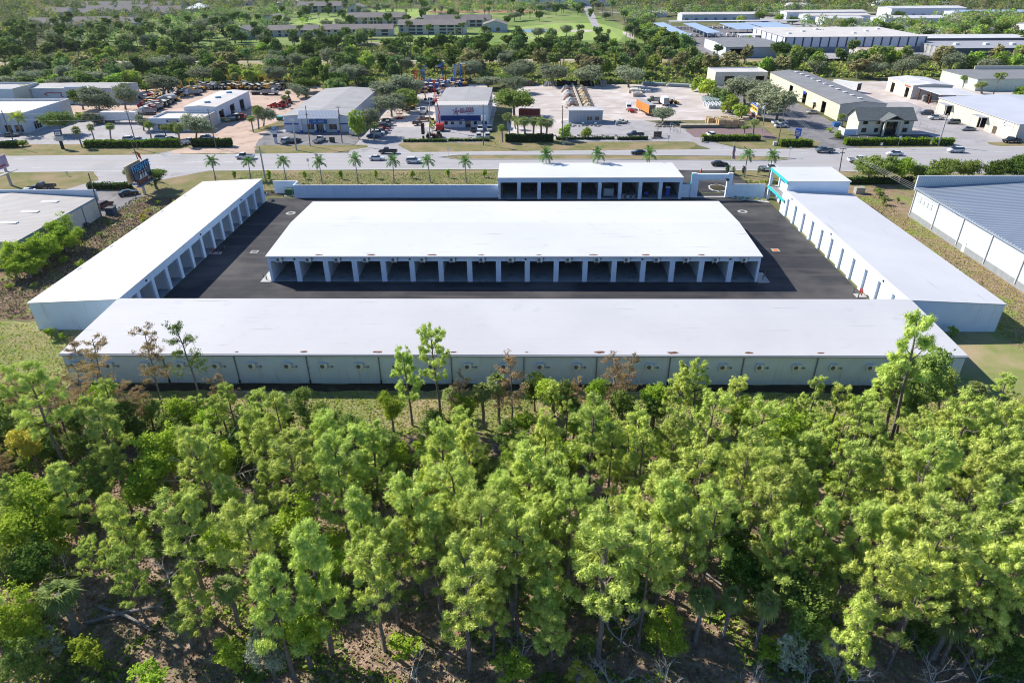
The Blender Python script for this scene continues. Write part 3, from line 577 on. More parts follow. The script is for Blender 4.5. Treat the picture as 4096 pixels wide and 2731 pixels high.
# two storey corner block
t = thing('corner_building', 'two storey white block with turquoise bands and a corner balcony by the road', 'building', (66, 151, 0))
mb = MB(); mb.box(62.3, 74.3, 151.2, 162.3, 0, 7.55); mb.box(60.32, 62.3, 151.2, 153.2, 0, 7.55); mb.build('wall', M['stucco'], t)
mb = MB(); slab_roof(mb, 60.1, 74.5, 151, 162.8, lambda x, y: 7.8+(.12 if y > 155 else 0), th=.25); mb.build('roof', M['membrane'], t)
mb = MB(); mb.box(60.0, 60.098, 150.9, 162.9, 7.2, 7.85); mb.box(60.098, 62.28, 162.82, 162.9, 7.2, 7.85); mb.box(60.0, 60.098, 150.9, 162.9, 2.9, 3.5); mb.build('turquoise_band', TEAL, t)
mb = MB(); mb.box(60.1, 62.28, 153.22, 162.8, 3.1, 3.4); mb.build('balcony_floor', M['conc'], t)
mb = MB(); mb.box(60.15, 60.75, 162.2, 162.75, 0, 3.1); mb.box(60.15, 60.75, 162.2, 162.75, 3.4, 7.55); mb.build('column', M['stucco'], t)
mb = MB()
for k in range(14): mb.cyl((60.3, 153.6+k*.62, 3.4), (60.3, 153.6+k*.62, 4.4), .025)
mb.cyl((60.3, 153.3, 4.42), (60.3, 162.1, 4.42), .035); mb.cyl((60.3, 153.3, 3.9), (60.3, 162.1, 3.9), .025); mb.build('railing', DGREY, t)
mb = MB(); mb.box(62.2, 62.298, 157, 159.2, .05, 2.4); mb.build('door', GLASS, t)
# courtyard furniture
def pad(label, loc, x, y, mesh_c):
    mb = MB(); mb.box(-x, x, -y, y, 0, .12); return prop('concrete_pad', label, 'concrete pad', mb, M['conc'], loc)
def bollard(label, loc):
    mb = MB(); mb.cyl((0, 0, 0), (0, 0, 1.0), .09, n=10); mb.cyl((0, 0, 1.0), (0, 0, 1.05), .09, .04, n=10)
    return prop('bollard', label, 'bollard', mb, plain((.14, .13, .12)), loc)
def manhole(label, loc, lid, rnd):
    t = thing('manhole', label, 'manhole', loc); mb = MB()
    if rnd: mb.cyl((0, 0, 0), (0, 0, .02), 1.15, n=20)
    else: mb.box(-.75, .75, -.75, .75, 0, .02)
    mb.build('collar', M['conc'], t, False); mb = MB(); mb.box(-.5, .5, -.5, .5, .02, .05); mb.build('grate', lid, t, False)
def backflow(label, loc, rz):
    t = thing('fire_valve', label, 'fire valve', loc, rz); mb = MB()
    mb.cyl((0, -.35, 0), (0, -.35, .9), .09); mb.cyl((0, .35, 0), (0, .35, .9), .09); mb.cyl((0, -.5, .85), (0, .5, .85), .11); mb.build('pipework', REDP, t, False)
    mb = MB(); mb.cyl((0, -.35, .9), (0, -.35, 1.15), .05); mb.cyl((-.15, -.35, 1.15), (.15, -.35, 1.15), .04); mb.cyl((0, .35, .9), (0, .35, 1.15), .05); mb.build('handwheel', REDP, t, False)
zc = Z3+.001
pad('pale concrete apron at the left end of the centre garages', (-48.1, 115.4, zc), 1.0, 2.4, 0); pad('pale concrete apron at the right end of the centre garages', (44.3, 115.2, zc), 1.1, 2.2, 0)
pad('white concrete step at the doors of the right garage row', (59.5, 107.6, zc), .9, .75, 0); pad('white concrete step beside the open bays of the left garage row', (-63.2, 127.2, zc), 1.1, .6, 0)
for lb, x, y in (('outer dark bollard at the left end of the centre garages', -49.2, 115.2), ('inner dark bollard at the left end of the centre garages', -48.2, 114.0), ('inner dark bollard at the right end of the centre garages', 44.4, 114.2), ('outer dark bollard at the right end of the centre garages', 45.3, 115.9),
                 ('farther dark bollard guarding the red valve by the right doors', 58.9, 108.9), ('nearer dark bollard guarding the red valve by the right doors', 58.7, 106.6), ('nearer dark bollard beside the left row of open bays', -62.3, 126.7), ('farther dark bollard beside the left row of open bays', -62.0, 129.0),
                 ('left bollard in front of the green transformer', -60.9, 164.6), ('right bollard in front of the green transformer', -58.6, 164.5)):
    bollard(lb, (x, y, zc))
manhole('round manhole collar with dark grate on the asphalt left of the centre garages', (*P('M', 365, 343), zc), plain((.1, .07, .07)), True)
manhole('square drain grate on the asphalt near the open bays on the left', (*P('L', 2100, 757), zc), plain((.14, .14, .14)), False)
manhole('round manhole collar in the courtyard corner near the gate', (*P('O', 137, 483), zc), plain((.1, .07, .07)), True)
manhole('square drain cover with an orange lid right of the centre garages', (*P('O', 396, 786), zc), ORANGE, False)
backflow('red fire valve beside the doors of the right garage row', (59.7, 107.9, zc+.12), 0); backflow('red fire valve beside the open bays of the left garage row', (-63.7, 127.2, zc+.12), 0)
t = thing('transformer', 'dark green transformer cabinet in the wall alcove', 'transformer', (-59.8, 166.2, 0)); mb = MB(); mb.box(-60.7, -58.9, 165.6, 167.0, .15, 1.55); mb.build('cabinet', GREENP, t)
mb = MB(); mb.box(-60.75, -58.85, 165.55, 167.05, 1.55, 1.68); mb.build('lid', GREENP, t); mb = MB(); mb.box(-61.1, -58.5, 165.2, 167.4, 0, .15); mb.build('plinth', M['conc'], t)
mb = MB(); mb.box(0, .25, 0, .6, 1, 1.9); mb.box(0, .2, .7, 1.1, .9, 1.6); mb.box(0, .15, -.6, -.2, 1.1, 1.7); prop('electric_meter', 'grey meter boxes on the end wall of the left garage row', 'meter box', mb, GREY, (-64.3, 162.2, 0))
# planting island by the gate and rock garden
mb = MB(); pts = ell(50.5, 171.5, 2.4, 3.2); mb.prism([(a, b, Z5+.002) for a, b in pts], (0, 0, .14)); struct('planter_kerb', mb, M['curb'])
mb = MB(); mb.prism([(50.5+(a-50.5)*.86, 171.5+(b-171.5)*.88, Z5+.14) for a, b in pts], (0, 0, .05)); struct('planter_soil', mb, M['mulch'])
mb = MB(); mb.prism([(51.8, 163.7, zc), (53, 162.2, zc), (56, 161.2, zc), (60.1, 159.6, zc), (60.1, 163.9, zc), (51.8, 163.95, zc)], (0, 0, .06)); struct('gravel_bed', mb, M['curb'])
# ---------------------------------------------------------------- other buildings
def bld(name, label, x0, x1, y0, y1, h, wm, rm, roof='flat', rise=1.0, over=.3, par=0, op=None, cat='building', wmx=None, group=None, rcol=None):
    """box building with real openings. op: {'S': [(u0, u1, z0, z1, kind)], ...}; kinds w window, d door, r shutter, o open"""
    t = thing(name, label, cat, (x0, y0, 0), 0, group); op = op or {}; mb = MB(); mx = MB()
    ht = h+par
    sd = {'S': ((x0, y0), (x1, y0), (0, -1)), 'N': ((x0, y1), (x1, y1), (0, 1)), 'W': ((x0, y0), (x0, y1), (-1, 0)), 'E': ((x1, y0), (x1, y1), (1, 0))}
    Lx, Ly = x1-x0, y1-y0
    def top(s):
        if roof == 'gy' and s in 'SN': return lambda u: h+min(u, Lx-u)/(Lx/2)*rise
        if roof == 'gx' and s in 'WE': return lambda u: h+min(u, Ly-u)/(Ly/2)*rise
        return None
    for s, (a, b, o) in sd.items():
        L = Lx if s in 'SN' else Ly; ops = op.get(s, []); tz = top(s); tgt = MB()
        if tz:
            for (u0, u1) in ((0, L/2), (L/2, L)):
                oo = [(q[0]-u0, q[1]-u0)+tuple(q[2:]) for q in ops if u0 <= (q[0]+q[1])/2 < u1]
                pa = (a[0]+(b[0]-a[0])*u0/L, a[1]+(b[1]-a[1])*u0/L); pb = (a[0]+(b[0]-a[0])*u1/L, a[1]+(b[1]-a[1])*u1/L)
                wall(tgt, pa, pb, 0, h, oo, o, topz=lambda v, u0=u0: tz(u0+v))
        else: wall(tgt, a, b, 0, ht, ops, o)
        tgt.build('wall', (wmx or wm) if s in 'SN' else wm, t)
        for q in ops:
            k = q[4]
            if k == 'o': continue
            pm = MB(); u0, u1, za, zb = q[:4]; d0, d1 = (.08, .14)
            def bb(ua, ub, z0_, z1_, da, db, m):
                if s == 'S': pm.box(x0+ua, x0+ub, y0+da, y0+db, z0_, z1_, m)
                elif s == 'N': pm.box(x0+ua, x0+ub, y1-db, y1-da, z0_, z1_, m)
                elif s == 'W': pm.box(x0+da, x0+db, y0+ua, y0+ub, z0_, z1_, m)
                else: pm.box(x1-db, x1-da, y0+ua, y0+ub, z0_, z1_, m)
            if k in 'wg':
                f = .07; bb(u0, u1, za, za+f, .03, .15, 0); bb(u0, u1, zb-f, zb, .03, .15, 0)
                nm = max(1, round((u1-u0)/1.3))
                for i in range(nm+1): uc = u0+(u1-u0)*i/nm; ua = min(max(uc-f/2, u0), u1-f); bb(ua, ua+f, za+f, zb-f, .03, .15, 0)
                w_ = pm.build('window' if k == 'w' else 'door', WHITE if q[5:] == () else q[5], t); pm = MB(); bb(u0+.01, u1-.01, za+.01, zb-.01, .09, .11, 0)
                pn = pm.build('pane', GLASS, None); pn.parent = w_; pn.data.transform(Matrix.Translation((-x0, -y0, 0)))
            else:
                bb(u0, u1, za, zb, .12, .18, 0); pm.build('door' if k == 'd' else 'shutter', plain((.5, .5, .48)) if q[5:] == () else q[5], t)
    r = MB()
    if roof == 'flat':
        if par: r.box(x0+.01, x1-.01, y0+.01, y1-.01, h-.1, h)
        else: r.box(x0-over, x1+over, y0-over, y1+over, h, h+.18)
        if par:
            c = MB(); c.box(x0-.05, x1+.05, y0-.05, y0+.25, ht, ht+.08); c.box(x0-.05, x1+.05, y1-.25, y1+.05, ht, ht+.08)
            c.box(x0-.05, x0+.25, y0+.251, y1-.251, ht, ht+.08); c.box(x1-.25, x1+.05, y0+.251, y1-.251, ht, ht+.08)
            c.box(x0+.22, x1-.22, y0+.2, y0+.24, h, ht); c.box(x0+.22, x1-.22, y1-.24, y1-.2, h, ht); c.box(x0+.2, x0+.24, y0+.25, y1-.25, h, ht); c.box(x1-.24, x1-.2, y0+.25, y1-.25, h, ht); c.build('parapet', WHITE if wm is not M['wallG'] else wm, t)
    elif roof == 'gy':
        k = rise/(Lx/2)*over; p = lambda y: [(x0-over, y, h-k), (x0+Lx/2, y, h+rise), (x1+over, y, h-k), (x1+over, y, h-k+.2), (x0+Lx/2, y, h+rise+.2), (x0-over, y, h-k+.2)]
        r.loft([p(y0-over), p(y1+over)])
    elif roof == 'gx':
        k = rise/(Ly/2)*over; p = lambda x: [(x, y0-over, h-k), (x, y0+Ly/2, h+rise), (x, y1+over, h-k), (x, y1+over, h-k+.2), (x, y0+Ly/2, h+rise+.2), (x, y0-over, h-k+.2)]
        r.loft([p(x0-over), p(x1+over)])
    elif roof == 'hip':
        q = min(Lx, Ly)/2; a, b, c, d = x0-over, x1+over, y0-over, y1+over
        r.face([(a, c, h), (b, c, h), (b-q, (c+d)/2, h+rise), (a+q, (c+d)/2, h+rise)] if Lx >= Ly else [(a, c, h), (b, c, h), ((a+b)/2, c+q, h+rise)])
        r.face([(b, d, h), (a, d, h), (a+q, (c+d)/2, h+rise), (b-q, (c+d)/2, h+rise)] if Lx >= Ly else [(b, d, h), (a, d, h), ((a+b)/2, d-q, h+rise)])
        r.face([(a, d, h), (a, c, h), (a+q, (c+d)/2, h+rise)] if Lx >= Ly else [(a, d, h), (a, c, h), ((a+b)/2, c+q, h+rise), ((a+b)/2, d-q, h+rise)])
        r.face([(b, c, h), (b, d, h), (b-q, (c+d)/2, h+rise)] if Lx >= Ly else [(b, c, h), (b, d, h), ((a+b)/2, d-q, h+rise), ((a+b)/2, c+q, h+rise)])
        r.face([(a, c, h-.15), (b, c, h-.15), (b, d, h-.15), (a, d, h-.15)])
        for e in (((a, c), (b, c)), ((b, c), (b, d)), ((b, d), (a, d)), ((a, d), (a, c))): r.face([(*e[0], h-.15), (*e[1], h-.15), (*e[1], h), (*e[0], h)])
    r.build('roof', rm, t); return t
def on(t, name, m, *boxes):
    for q in boxes: b = MB(); b.box(*q); b.build(name, m, t)
def text(s, size, m, parent, loc, rot, name='lettering', extr=.03, ax=1.0, align='CENTER'):
    cu = bpy.data.curves.new('txt', 'FONT'); cu.body = s; cu.size = size; cu.extrude = extr; cu.align_x = align; cu.align_y = 'CENTER'; cu.resolution_u = 2
    o = bpy.data.objects.new('tmp', cu); me = bpy.data.meshes.new_from_object(o); bpy.data.objects.remove(o); me.materials.clear(); me.materials.append(m)
    q = link(name, me, parent); off = parent.get('_o', (0, 0, 0)) if parent is not None else (0, 0, 0)
    q.location = (loc[0]-off[0], loc[1]-off[1], loc[2]-off[2]); q.rotation_euler = rot; q.scale = (ax, 1, 1); return q
FACE_S = (rad(90), 0, 0); FACE_W = (rad(90), 0, rad(-90)); FACE_E = (rad(90), 0, rad(90))
# warehouse on the right edge
t = bld('warehouse', 'large ribbed white warehouse with a blue seamed roof at the right edge', 88.9, 150, 95, 150, 6.6, M['ribW'], M['rfBlue'], 'gy', 1.5, .25, wmx=M['ribWx'])
on(t, 'plinth', M['wallG'], (88.85, 88.897, 95, 150, 0, 1.3)); on(t, 'parapet', M['ribWx'], (88.6, 150, 150.02, 150.4, 6.0, 9.3)); on(t, 'gutter', plain((.33, .38, .45)), (88.45, 88.64, 94.8, 149.9, 6.35, 6.6))
for i in range(6):
    y = 149.6-i*9.5; on(t, 'downpipe', WHITE, (88.68, 88.84, y-.08, y+.08, .5, 6.3))
for i in range(4): on(t, 'vent', plain((.6, .62, .6)), (88.82, 88.895, 146.9-i*1.55, 147.8-i*1.55, 4.0, 5.1))
on(t, 'door', WHITE, (88.82, 88.9, 127.6, 128.6, 0, 2.15)); on(t, 'rooflight', WHITE, (108.6, 109.4, 146, 149.5, 7.42, 7.5))
# left shed by the billboard
t = bld('warehouse', 'low tan ribbed shed with strip rooflights and ridge vents on the left edge', -138, -99.6, 121.6, 150.3, 4.5, M['wallT'], M['rfTan'], 'gy', 1.0, .2, op={'E': [(26.3, 28.3, 0, 2.2, 'd')]}, wmx=M['wallT'])
on(t, 'parapet', M['wallB'], (-138, -99.4, 150.55, 150.8, 3.6, 6.3)); on(t, 'gutter', plain((.3, .42, .48)), (-99.38, -99.2, 121.6, 150.3, 4.3, 4.48))
for i, y in enumerate((124, 131, 138, 145)):
    on(t, 'rooflight', plain((.85, .85, .85)), (-109.5, -105.5, y, y+1.1, 4.72+.3, 4.88+.32)); on(t, 'rooflight', plain((.85, .85, .85)), (-130, -126, y-1, y+.1, 5.02, 5.2))
    if i < 3: mb = MB(); mb.cyl((-118.8, y-1.5, 5.75), (-118.8, y+2.5, 5.75), .45, n=8); mb.build('ridge_vent', plain((.12, .25, .32)), t)
for y in (126, 132, 138, 144): on(t, 'downpipe', plain((.15, .25, .3)), (-99.59, -99.45, y, y+.14, 0, 4.3))
mb = MB(); mb.box(-.4, .4, -.4, .4, 0, .9); mb.cyl((0, 0, .9), (0, 0, .95), .33, m=1); prop('air_conditioner', 'dark condenser standing against the tan ribbed shed', 'air conditioner', mb, [DGREY, BLACK], (-98.9, 143, Z1))
mb = MB(); mb.box(-.9, .9, -.9, .9, 0, 1.6); mb.box(-.95, .95, -.95, .95, 1.6, 1.75, 1); prop('skip', 'dark blue waste container at the far corner of the tan shed', 'skip', mb, [plain((.03, .07, .13)), BLACK], (-97.9, 151.6, Z4))
# far side of the road, left to right
WB = M['wallB']
t = bld('office_building', 'pale blue front office with a flat cream roof beside the left road verge', -225, -174.6, 238.5, 266, 6.0, WB, M['rfTanW'], 'flat', par=.7, op={'S': [(37, 40, 0, 3, 'g'), (42.5, 45, .2, 2.8, 'w'), (46, 49, .3, 2.8, 'w'), (28, 31, 0, 3, 'g')], 'E': [(4, 8, .3, 3, 'w')]})
on(t, 'portico', WB, (-188, -183, 236.5, 238.49, 3.6, 6.2)); on(t, 'portico_column', WHITE, (-188, -187.4, 236.5, 237.1, 0, 3.6), (-183.6, -183, 236.5, 237.1, 0, 3.6))
t = bld('office_building', 'blue showroom with red emblem and dark awnings behind the left office', -208.3, -170, 294.5, 309, 6.0, WB, M['rfGrey'], 'gx', .8, .2, op={'S': [(19.5, 22, 0, 2.8, 'g'), (26, 31, 0, 2.8, 'w')]})
on(t, 'stepped_front', WB, (-193, -184.5, 293.4, 294.49, 0, 6.9)); on(t, 'awning', BLACK, (-192.2, -187, 292.2, 293.39, 2.5, 3.3)); on(t, 'parapet', WHITE, (-208.5, -193.02, 294.0, 294.49, 5.9, 6.3))
mb = MB(); mb.tube([(-201.5, 294.3, 3.3), (-203, 294.3, 3.8), (-201.5, 294.3, 4.5), (-198, 294.3, 4.3), (-195.6, 294.3, 4.4), (-196, 294.3, 3.0), (-195, 294.3, 2.8)], [.16]*7, 4); mb.build('emblem', plain((.5, .03, .06)), t)
t = bld('warehouse', 'long white hall behind palms at the far left edge', -262, -208.6, 284, 301, 7.0, M['wallC'], M['rfGrey'], 'flat', par=.6, op={'S': [(36, 39, 0, 2.8, 'g'), (12, 16, 0, 3, 'w')]}, wmx=WB); on(t, 'awning', BLACK, (-227, -221.5, 282.4, 283.98, 2.8, 3.6))
# equipment hall and its front office
t = bld('equipment_hall', 'white hall with a cream roof and three open doors at the equipment yard', -124.6, -112.8, 253, 287, 5.8, WB, M['rfTanW'], 'gy', .5, .25, op={'E': [(2, 6.5, 0, 4, 'o'), (12.5, 17, 0, 4.2, 'o'), (22.5, 27, 0, 4.2, 'o')]}, cat='hall')
for y in (258, 268, 279): mb = MB(); mb.cyl((-118.8, y, 6.45), (-117.2, y+1.4, 6.45), .55, n=8); mb.build('ridge_vent', plain((.25, .42, .55)), t)
t = bld('office_building', 'low front office with a dark sign on its fascia beside the equipment hall', -131.5, -112.9, 240.9, 252.9, 3.9, M['wallT'], M['rfTanW'], 'flat', par=.55, op={'S': [(2, 7, .3, 2.4, 'w'), (9, 11, 0, 2.4, 'g'), (13, 17, .3, 2.4, 'w')]}, wmx=WB)
on(t, 'fascia', WB, (-131.7, -112.7, 240.2, 240.88, 2.7, 4.5)); on(t, 'sign_panel', plain((.04, .05, .13)), (-125.5, -121.2, 240.12, 240.19, 3.1, 4.0)); on(t, 'sign_lettering', WHITE, (-124.9, -121.8, 240.05, 240.1, 3.4, 3.7))
# paint shop
t = bld('paint_shop', 'paint shop with blue trimmed front and long grey roof facing the road', -83.4, -61.2, 238.6, 295, 5.3, WB, M['rfGrey'], 'gy', .7, .2, op={'S': [(0.6, .7, 0, .1, 'o')]}, cat='shop')
on(t, 'blue_band', BLUEP, (-83.5, -78.5, 238.3, 238.59, 2.6, 3.0)); on(t, 'blue_band', BLUEP, (-64.5, -61.1, 238.3, 238.59, 2.6, 3.0))
on(t, 'canopy_wall', WB, (-77.9, -64.1, 237.6, 238.59, 3.0, 5.1))
mb = MB(); mb.prism([(-78, 236.7, 4.9), (-78, 239.6, 7.1), (-78, 239.8, 7.1), (-78, 239.8, 4.9)], (14, 0, 0)); mb.build('mansard_roof', mat('ribbed_mansard', (.55, .58, .64), stripe=('x', .5, (.38, .42, .5), .3), rough=.5), t)
for x in (-77.6, -72.6, -69.4, -64.7): on(t, 'porch_column', WB, (x, x+.6, 236.9, 237.5, .9, 4.88)); on(t, 'column_base', BLUEP, (x-.05, x+.65, 236.85, 237.55, 0, .9))
on(t, 'window', GLASS, (-75.6, -73.1, 238.5, 238.595, .9, 2.6)); on(t, 'window', GLASS, (-67.8, -65.2, 238.5, 238.595, .9, 2.6)); on(t, 'entrance', GLASS, (-72.2, -69.6, 238.48, 238.595, .1, 2.7)); on(t, 'door_frame', WHITE, (-71.6, -71.5, 238.4, 238.475, .1, 2.4), (-71.0, -70.9, 238.4, 238.475, .1, 2.4), (-70.4, -70.3, 238.4, 238.475, .1, 2.4), (-71.49, -70.41, 238.4, 238.475, 2.3, 2.4))
on(t, 'window_mullion', WHITE, (-74.4, -74.3, 238.42, 238.49, .9, 2.6)); on(t, 'window_mullion', WHITE, (-66.55, -66.45, 238.42, 238.49, .9, 2.6))
on(t, 'sign_panel', plain((.01, .13, .38)), (-74.1, -68.0, 236.75, 236.89, 3.15, 4.55)); on(t, 'sign_stripe', plain((.5, .08, .25)), (-74.0, -71.6, 236.7, 236.745, 3.0, 3.15)); on(t, 'sign_stripe', plain((.35, .5, .1)), (-71.5, -68.1, 236.7, 236.745, 3.0, 3.15))
text('PPG', .62, WHITE, t, (-72.2, 236.7, 3.95), FACE_S); text('PAINTS', .62, WHITE, t, (-70.0, 236.7, 3.95), FACE_S); on(t, 'blank_panel', WHITE, (-81.8, -79.5, 238.5, 238.59, 3.7, 4.8))
# equipment rental building
t = bld('rental_building', 'tall white rental building with star logo and navy awning', -31.3, -12.8, 245, 285, 7.0, WB, M['rfGrey'], 'gy', .35, .15, par=0, op={'S': [(3.0, 4.2, 1.0, 2.2, 'w', REDP), (5.2, 6.5, 1.0, 2.2, 'w'), (8.2, 9.4, 1.0, 2.2, 'w'), (10.4, 12.4, 0, 2.4, 'g'), (13.4, 14.6, 1.0, 2.2, 'w'), (16.3, 17.0, 1.0, 2.2, 'w'), (17.3, 18.2, 1.0, 2.2, 'w')]}, cat='building', wmx=mat('smooth_blue_white_front', (.70, .76, .84), c2=(.67, .73, .81), sc=.4))
mb = MB(); mb.prism([(-31.4, 244.5, 7.2), (-31.4, 245.0, 7.75), (-31.4, 250, 8.15), (-31.4, 250.2, 7.4), (-31.4, 245.0, 7.1)], (18.7, 0, 0)); mb.build('front_roof', mat('ribbed_cream_front_roof', (.66, .62, .56), stripe=('x', .6, (.5, .46, .42), .25), rough=.6), t)
mb = MB(); mb.prism([(-29.5, 244.98, 4.15), (-29.5, 243.3, 2.75), (-29.5, 243.3, 2.65), (-29.5, 244.98, 2.65)], (14.4, 0, 0)); mb.build('awning', plain((.012, .04, .17)), t)
text('11670', .55, WHITE, t, (-21.7, 243.28, 3.0), FACE_S)
def star(cx, cz, R_, y, m, t, rot=.12):
    pts = [(cx+(R_ if i % 2 == 0 else R_*.42)*math.sin(i*math.pi/5+rot), y, cz+(R_ if i % 2 == 0 else R_*.42)*math.cos(i*math.pi/5+rot)) for i in range(10)]
    b = MB(); b.prism(pts, (0, .05, 0)); return b.build('star', m, t)
NAVY = plain((.02, .05, .28)); LOGOR = plain((.5, .02, .05))
star(-24.0, 5.45, 1.55, 244.9, NAVY, t); star(-24.0, 5.45, 1.1, 244.84, WHITE, t); star(-24.0, 5.45, .72, 244.78, LOGOR, t)
for s, sz, x, z in (('ALL STAR', 1.15, -20.2, 6.3), ('EQUIPMENT', .92, -20.1, 5.45)):
    text(s, sz, NAVY, t, (x+.05, 244.9, z-.05), (rad(90), rad(-4), 0), 'lettering_shadow', .05, 1); text(s, sz, LOGOR, t, (x, 244.82, z), (rad(90), rad(-4), 0))
text('RENTALS', .6, NAVY, t, (-18.9, 244.9, 4.75), (rad(90), rad(-4), 0))
# small metal office in the stone yard
t = bld('yard_office', 'small grey ribbed office with white roof in the stone yard', 16.3, 28.6, 251.7, 258, 4.4, mat('ribbed_grey_wall', (.38, .41, .45), stripe=('x', .5, (.30, .33, .37), .25)), M['rfWhite'], 'gx', .6, .25, op={'S': [(6.6, 8.6, .8, 2.4, 'w'), (9.4, 11.2, .8, 2.4, 'w')]}, cat='office')
# two storey shingle office
t = bld('shingle_office', 'cream two storey office with grey shingle roof and pillared porch', 112, 130.2, 232, 240.5, 5.0, M['wallC'], M['rfShin'], 'gx', 2.9, .7, op={'S': [(1.4, 3.0, .8, 2.2, 'w', BLACK), (5.6, 7.0, .8, 2.2, 'w', BLACK), (15.0, 16.6, .8, 2.2, 'w', BLACK), (1.4, 3.0, 3.4, 4.7, 'w', BLACK), (5.6, 7.0, 3.4, 4.7, 'w', BLACK), (15.0, 16.6, 3.4, 4.7, 'w', BLACK)]}, cat='office')
on(t, 'porch_glazing', GLASS, (119.8, 124.6, 231.4, 231.98, 0, 4.9))
for x in (119.2, 124.4): on(t, 'porch_column', M['wallC'], (x, x+.55, 229.2, 229.7, 0, 5.0))
mb = MB(); pr = lambda y: [(118.4, y, 4.8), (122.2, y, 6.6), (125.8, y, 4.8), (125.8, y, 5.0), (122.2, y, 6.85), (118.4, y, 5.0)]
mb.loft([pr(228.6), pr(234.3)]); mb.build('porch_roof', M['rfShin'], t)
on(t, 'porch_gable', M['wallC'], (119.0, 125.2, 229.25, 229.35, 4.8, 5.3))
garden_wall('low cream garden wall left of the shingle office', [((107.5, 231.2), (111.6, 231.2)), ((107.5, 231.2), (107.5, 236))], 1.9)
# warehouses on the right
C_ = M['ribC']
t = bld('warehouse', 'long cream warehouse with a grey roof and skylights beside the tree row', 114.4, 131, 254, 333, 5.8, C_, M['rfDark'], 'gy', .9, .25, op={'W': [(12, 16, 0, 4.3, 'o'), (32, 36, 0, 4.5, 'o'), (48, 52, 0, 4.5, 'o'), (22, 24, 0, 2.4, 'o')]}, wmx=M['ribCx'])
for i in range(11): on(t, 'rooflight', WHITE, (122.9, 124.3, 259+i*6.6, 260.6+i*6.6, 6.93, 7.12))
on(t, 'door_canopy', WHITE, (112.6, 114.38, 275.5, 278.5, 2.6, 2.75)); on(t, 'sign_panel', BLUEP, (114.3, 114.38, 287, 290, 3.7, 4.7))
bld('warehouse', 'low cream hall with a white roof behind the parking tree row', 89.5, 113.8, 334.5, 350, 5.4, M['wallC'], M['rfTanW'], 'flat', par=.4, op={'S': [(4.5, 9, 0, 4, 'o'), (19, 23, 0, 4, 'o')]})
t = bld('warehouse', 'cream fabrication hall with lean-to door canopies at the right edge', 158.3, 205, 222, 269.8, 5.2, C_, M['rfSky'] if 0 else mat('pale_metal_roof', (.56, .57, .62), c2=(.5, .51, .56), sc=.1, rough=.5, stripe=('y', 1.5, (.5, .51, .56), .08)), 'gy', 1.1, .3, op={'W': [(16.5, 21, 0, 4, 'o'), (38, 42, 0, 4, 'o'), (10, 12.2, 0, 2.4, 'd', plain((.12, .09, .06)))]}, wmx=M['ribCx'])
for y in (237.8, 259.3): on(t, 'door_canopy', plain((.4, .42, .45)), (155.8, 158.28, y, y+6, 4.15, 4.3)); on(t, 'canopy_post', WHITE, (156, 156.12, y+.1, y+.22, 0, 4.15)); on(t, 'canopy_post', WHITE, (156, 156.12, y+5.8, y+5.92, 0, 4.15))
on(t, 'sign_panel', WHITE, (158.2, 158.28, 224.5, 230.2, 3.0, 4.9)); text('C', 2.1, DGREY, t, (158.17, 228.7, 4.0), FACE_W, ax=1.25); on(t, 'sign_bar', plain((.6, .35, .35)), (158.15, 158.195, 225.2, 227.8, 3.9, 4.15))
on(t, 'sign_panel', plain((.35, .42, .55)), (161, 169, 221.9, 221.98, 2.2, 4.4)); text('C', 2.2, BLACK, t, (162.6, 221.87, 3.35), FACE_S, ax=1.3); on(t, 'sign_bar', plain((.3, .08, .1)), (164.2, 168.5, 221.85, 221.895, 3.4, 3.6)); on(t, 'sign_bar', BLACK, (164.2, 168.5, 221.85, 221.895, 2.9, 3.1))
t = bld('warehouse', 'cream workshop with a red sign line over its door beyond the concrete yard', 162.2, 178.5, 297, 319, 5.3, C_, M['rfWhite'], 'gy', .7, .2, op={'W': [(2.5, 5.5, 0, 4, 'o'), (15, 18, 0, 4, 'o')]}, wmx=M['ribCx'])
for i in range(3): on(t, 'rooflight', WHITE, (169.6, 171.2, 300+i*7, 301.8+i*7, 6.08, 6.25))
on(t, 'sign_lettering', plain((.5, .1, .08)), (162.05, 162.15, 299, 303.5, 4.3, 4.8))
t = thing('open_shelter', 'open fronted white roofed shelter with rusty posts and stacked tyres', 'shelter', (164, 279, 0)); mb = MB(); mb.prism([(163.5, 278, 4.7), (180, 278, 4.4), (180, 295.5, 4.4), (163.5, 295.5, 4.7)], (0, 0, .16)); mb.build('roof', M['rfWhite'], t)
for x, y in ((164, 279), (164, 286), (164, 294.5), (179, 279), (179, 294.5)): on(t, 'post', plain((.16, .05, .03)), (x, x+.4, y, y+.4, 0, 4.5))
for i, (x, y) in enumerate(((165.2, 291.8), (165.4, 288.9), (167, 292.5))):
    mb = MB()
    for k in range(5): mb.cyl((0, 0, k*.5), (0, 0, k*.5+.42), .95, n=14, m=0)
    prop('tyre_stack', ['left leaning grey tyre stack under the open shelter', 'middle dark tyre stack under the open shelter', 'rear dark tyre stack under the open shelter'][i], 'tyre stack', mb, [plain((.34, .33, .31)) if i == 0 else RUBBER], (x, y, Z2))
t = bld('warehouse', 'pale green hall with dark grey roof behind the right workshop', 200, 250, 316, 345, 4.9, plain((.6, .68, .56)), M['rfDark'], 'flat', over=.3, op={'S': [(20, 23, 0, 2.4, 'd')]}); on(t, 'parapet', M['wallC'], (215, 250, 345.02, 345.4, 4, 6.6))
mb = MB(); mb.box(-1.3, 1.3, -6.5, 6.5, 1.1, 4.0); mb.box(-1.2, 1.2, -6.56, -6.5, 1.2, 3.9, 1)
for y in (-5, -4, 4.6): mb.cyl((-1.2, y, .5), (1.2, y, .5), .5, n=10, m=2)
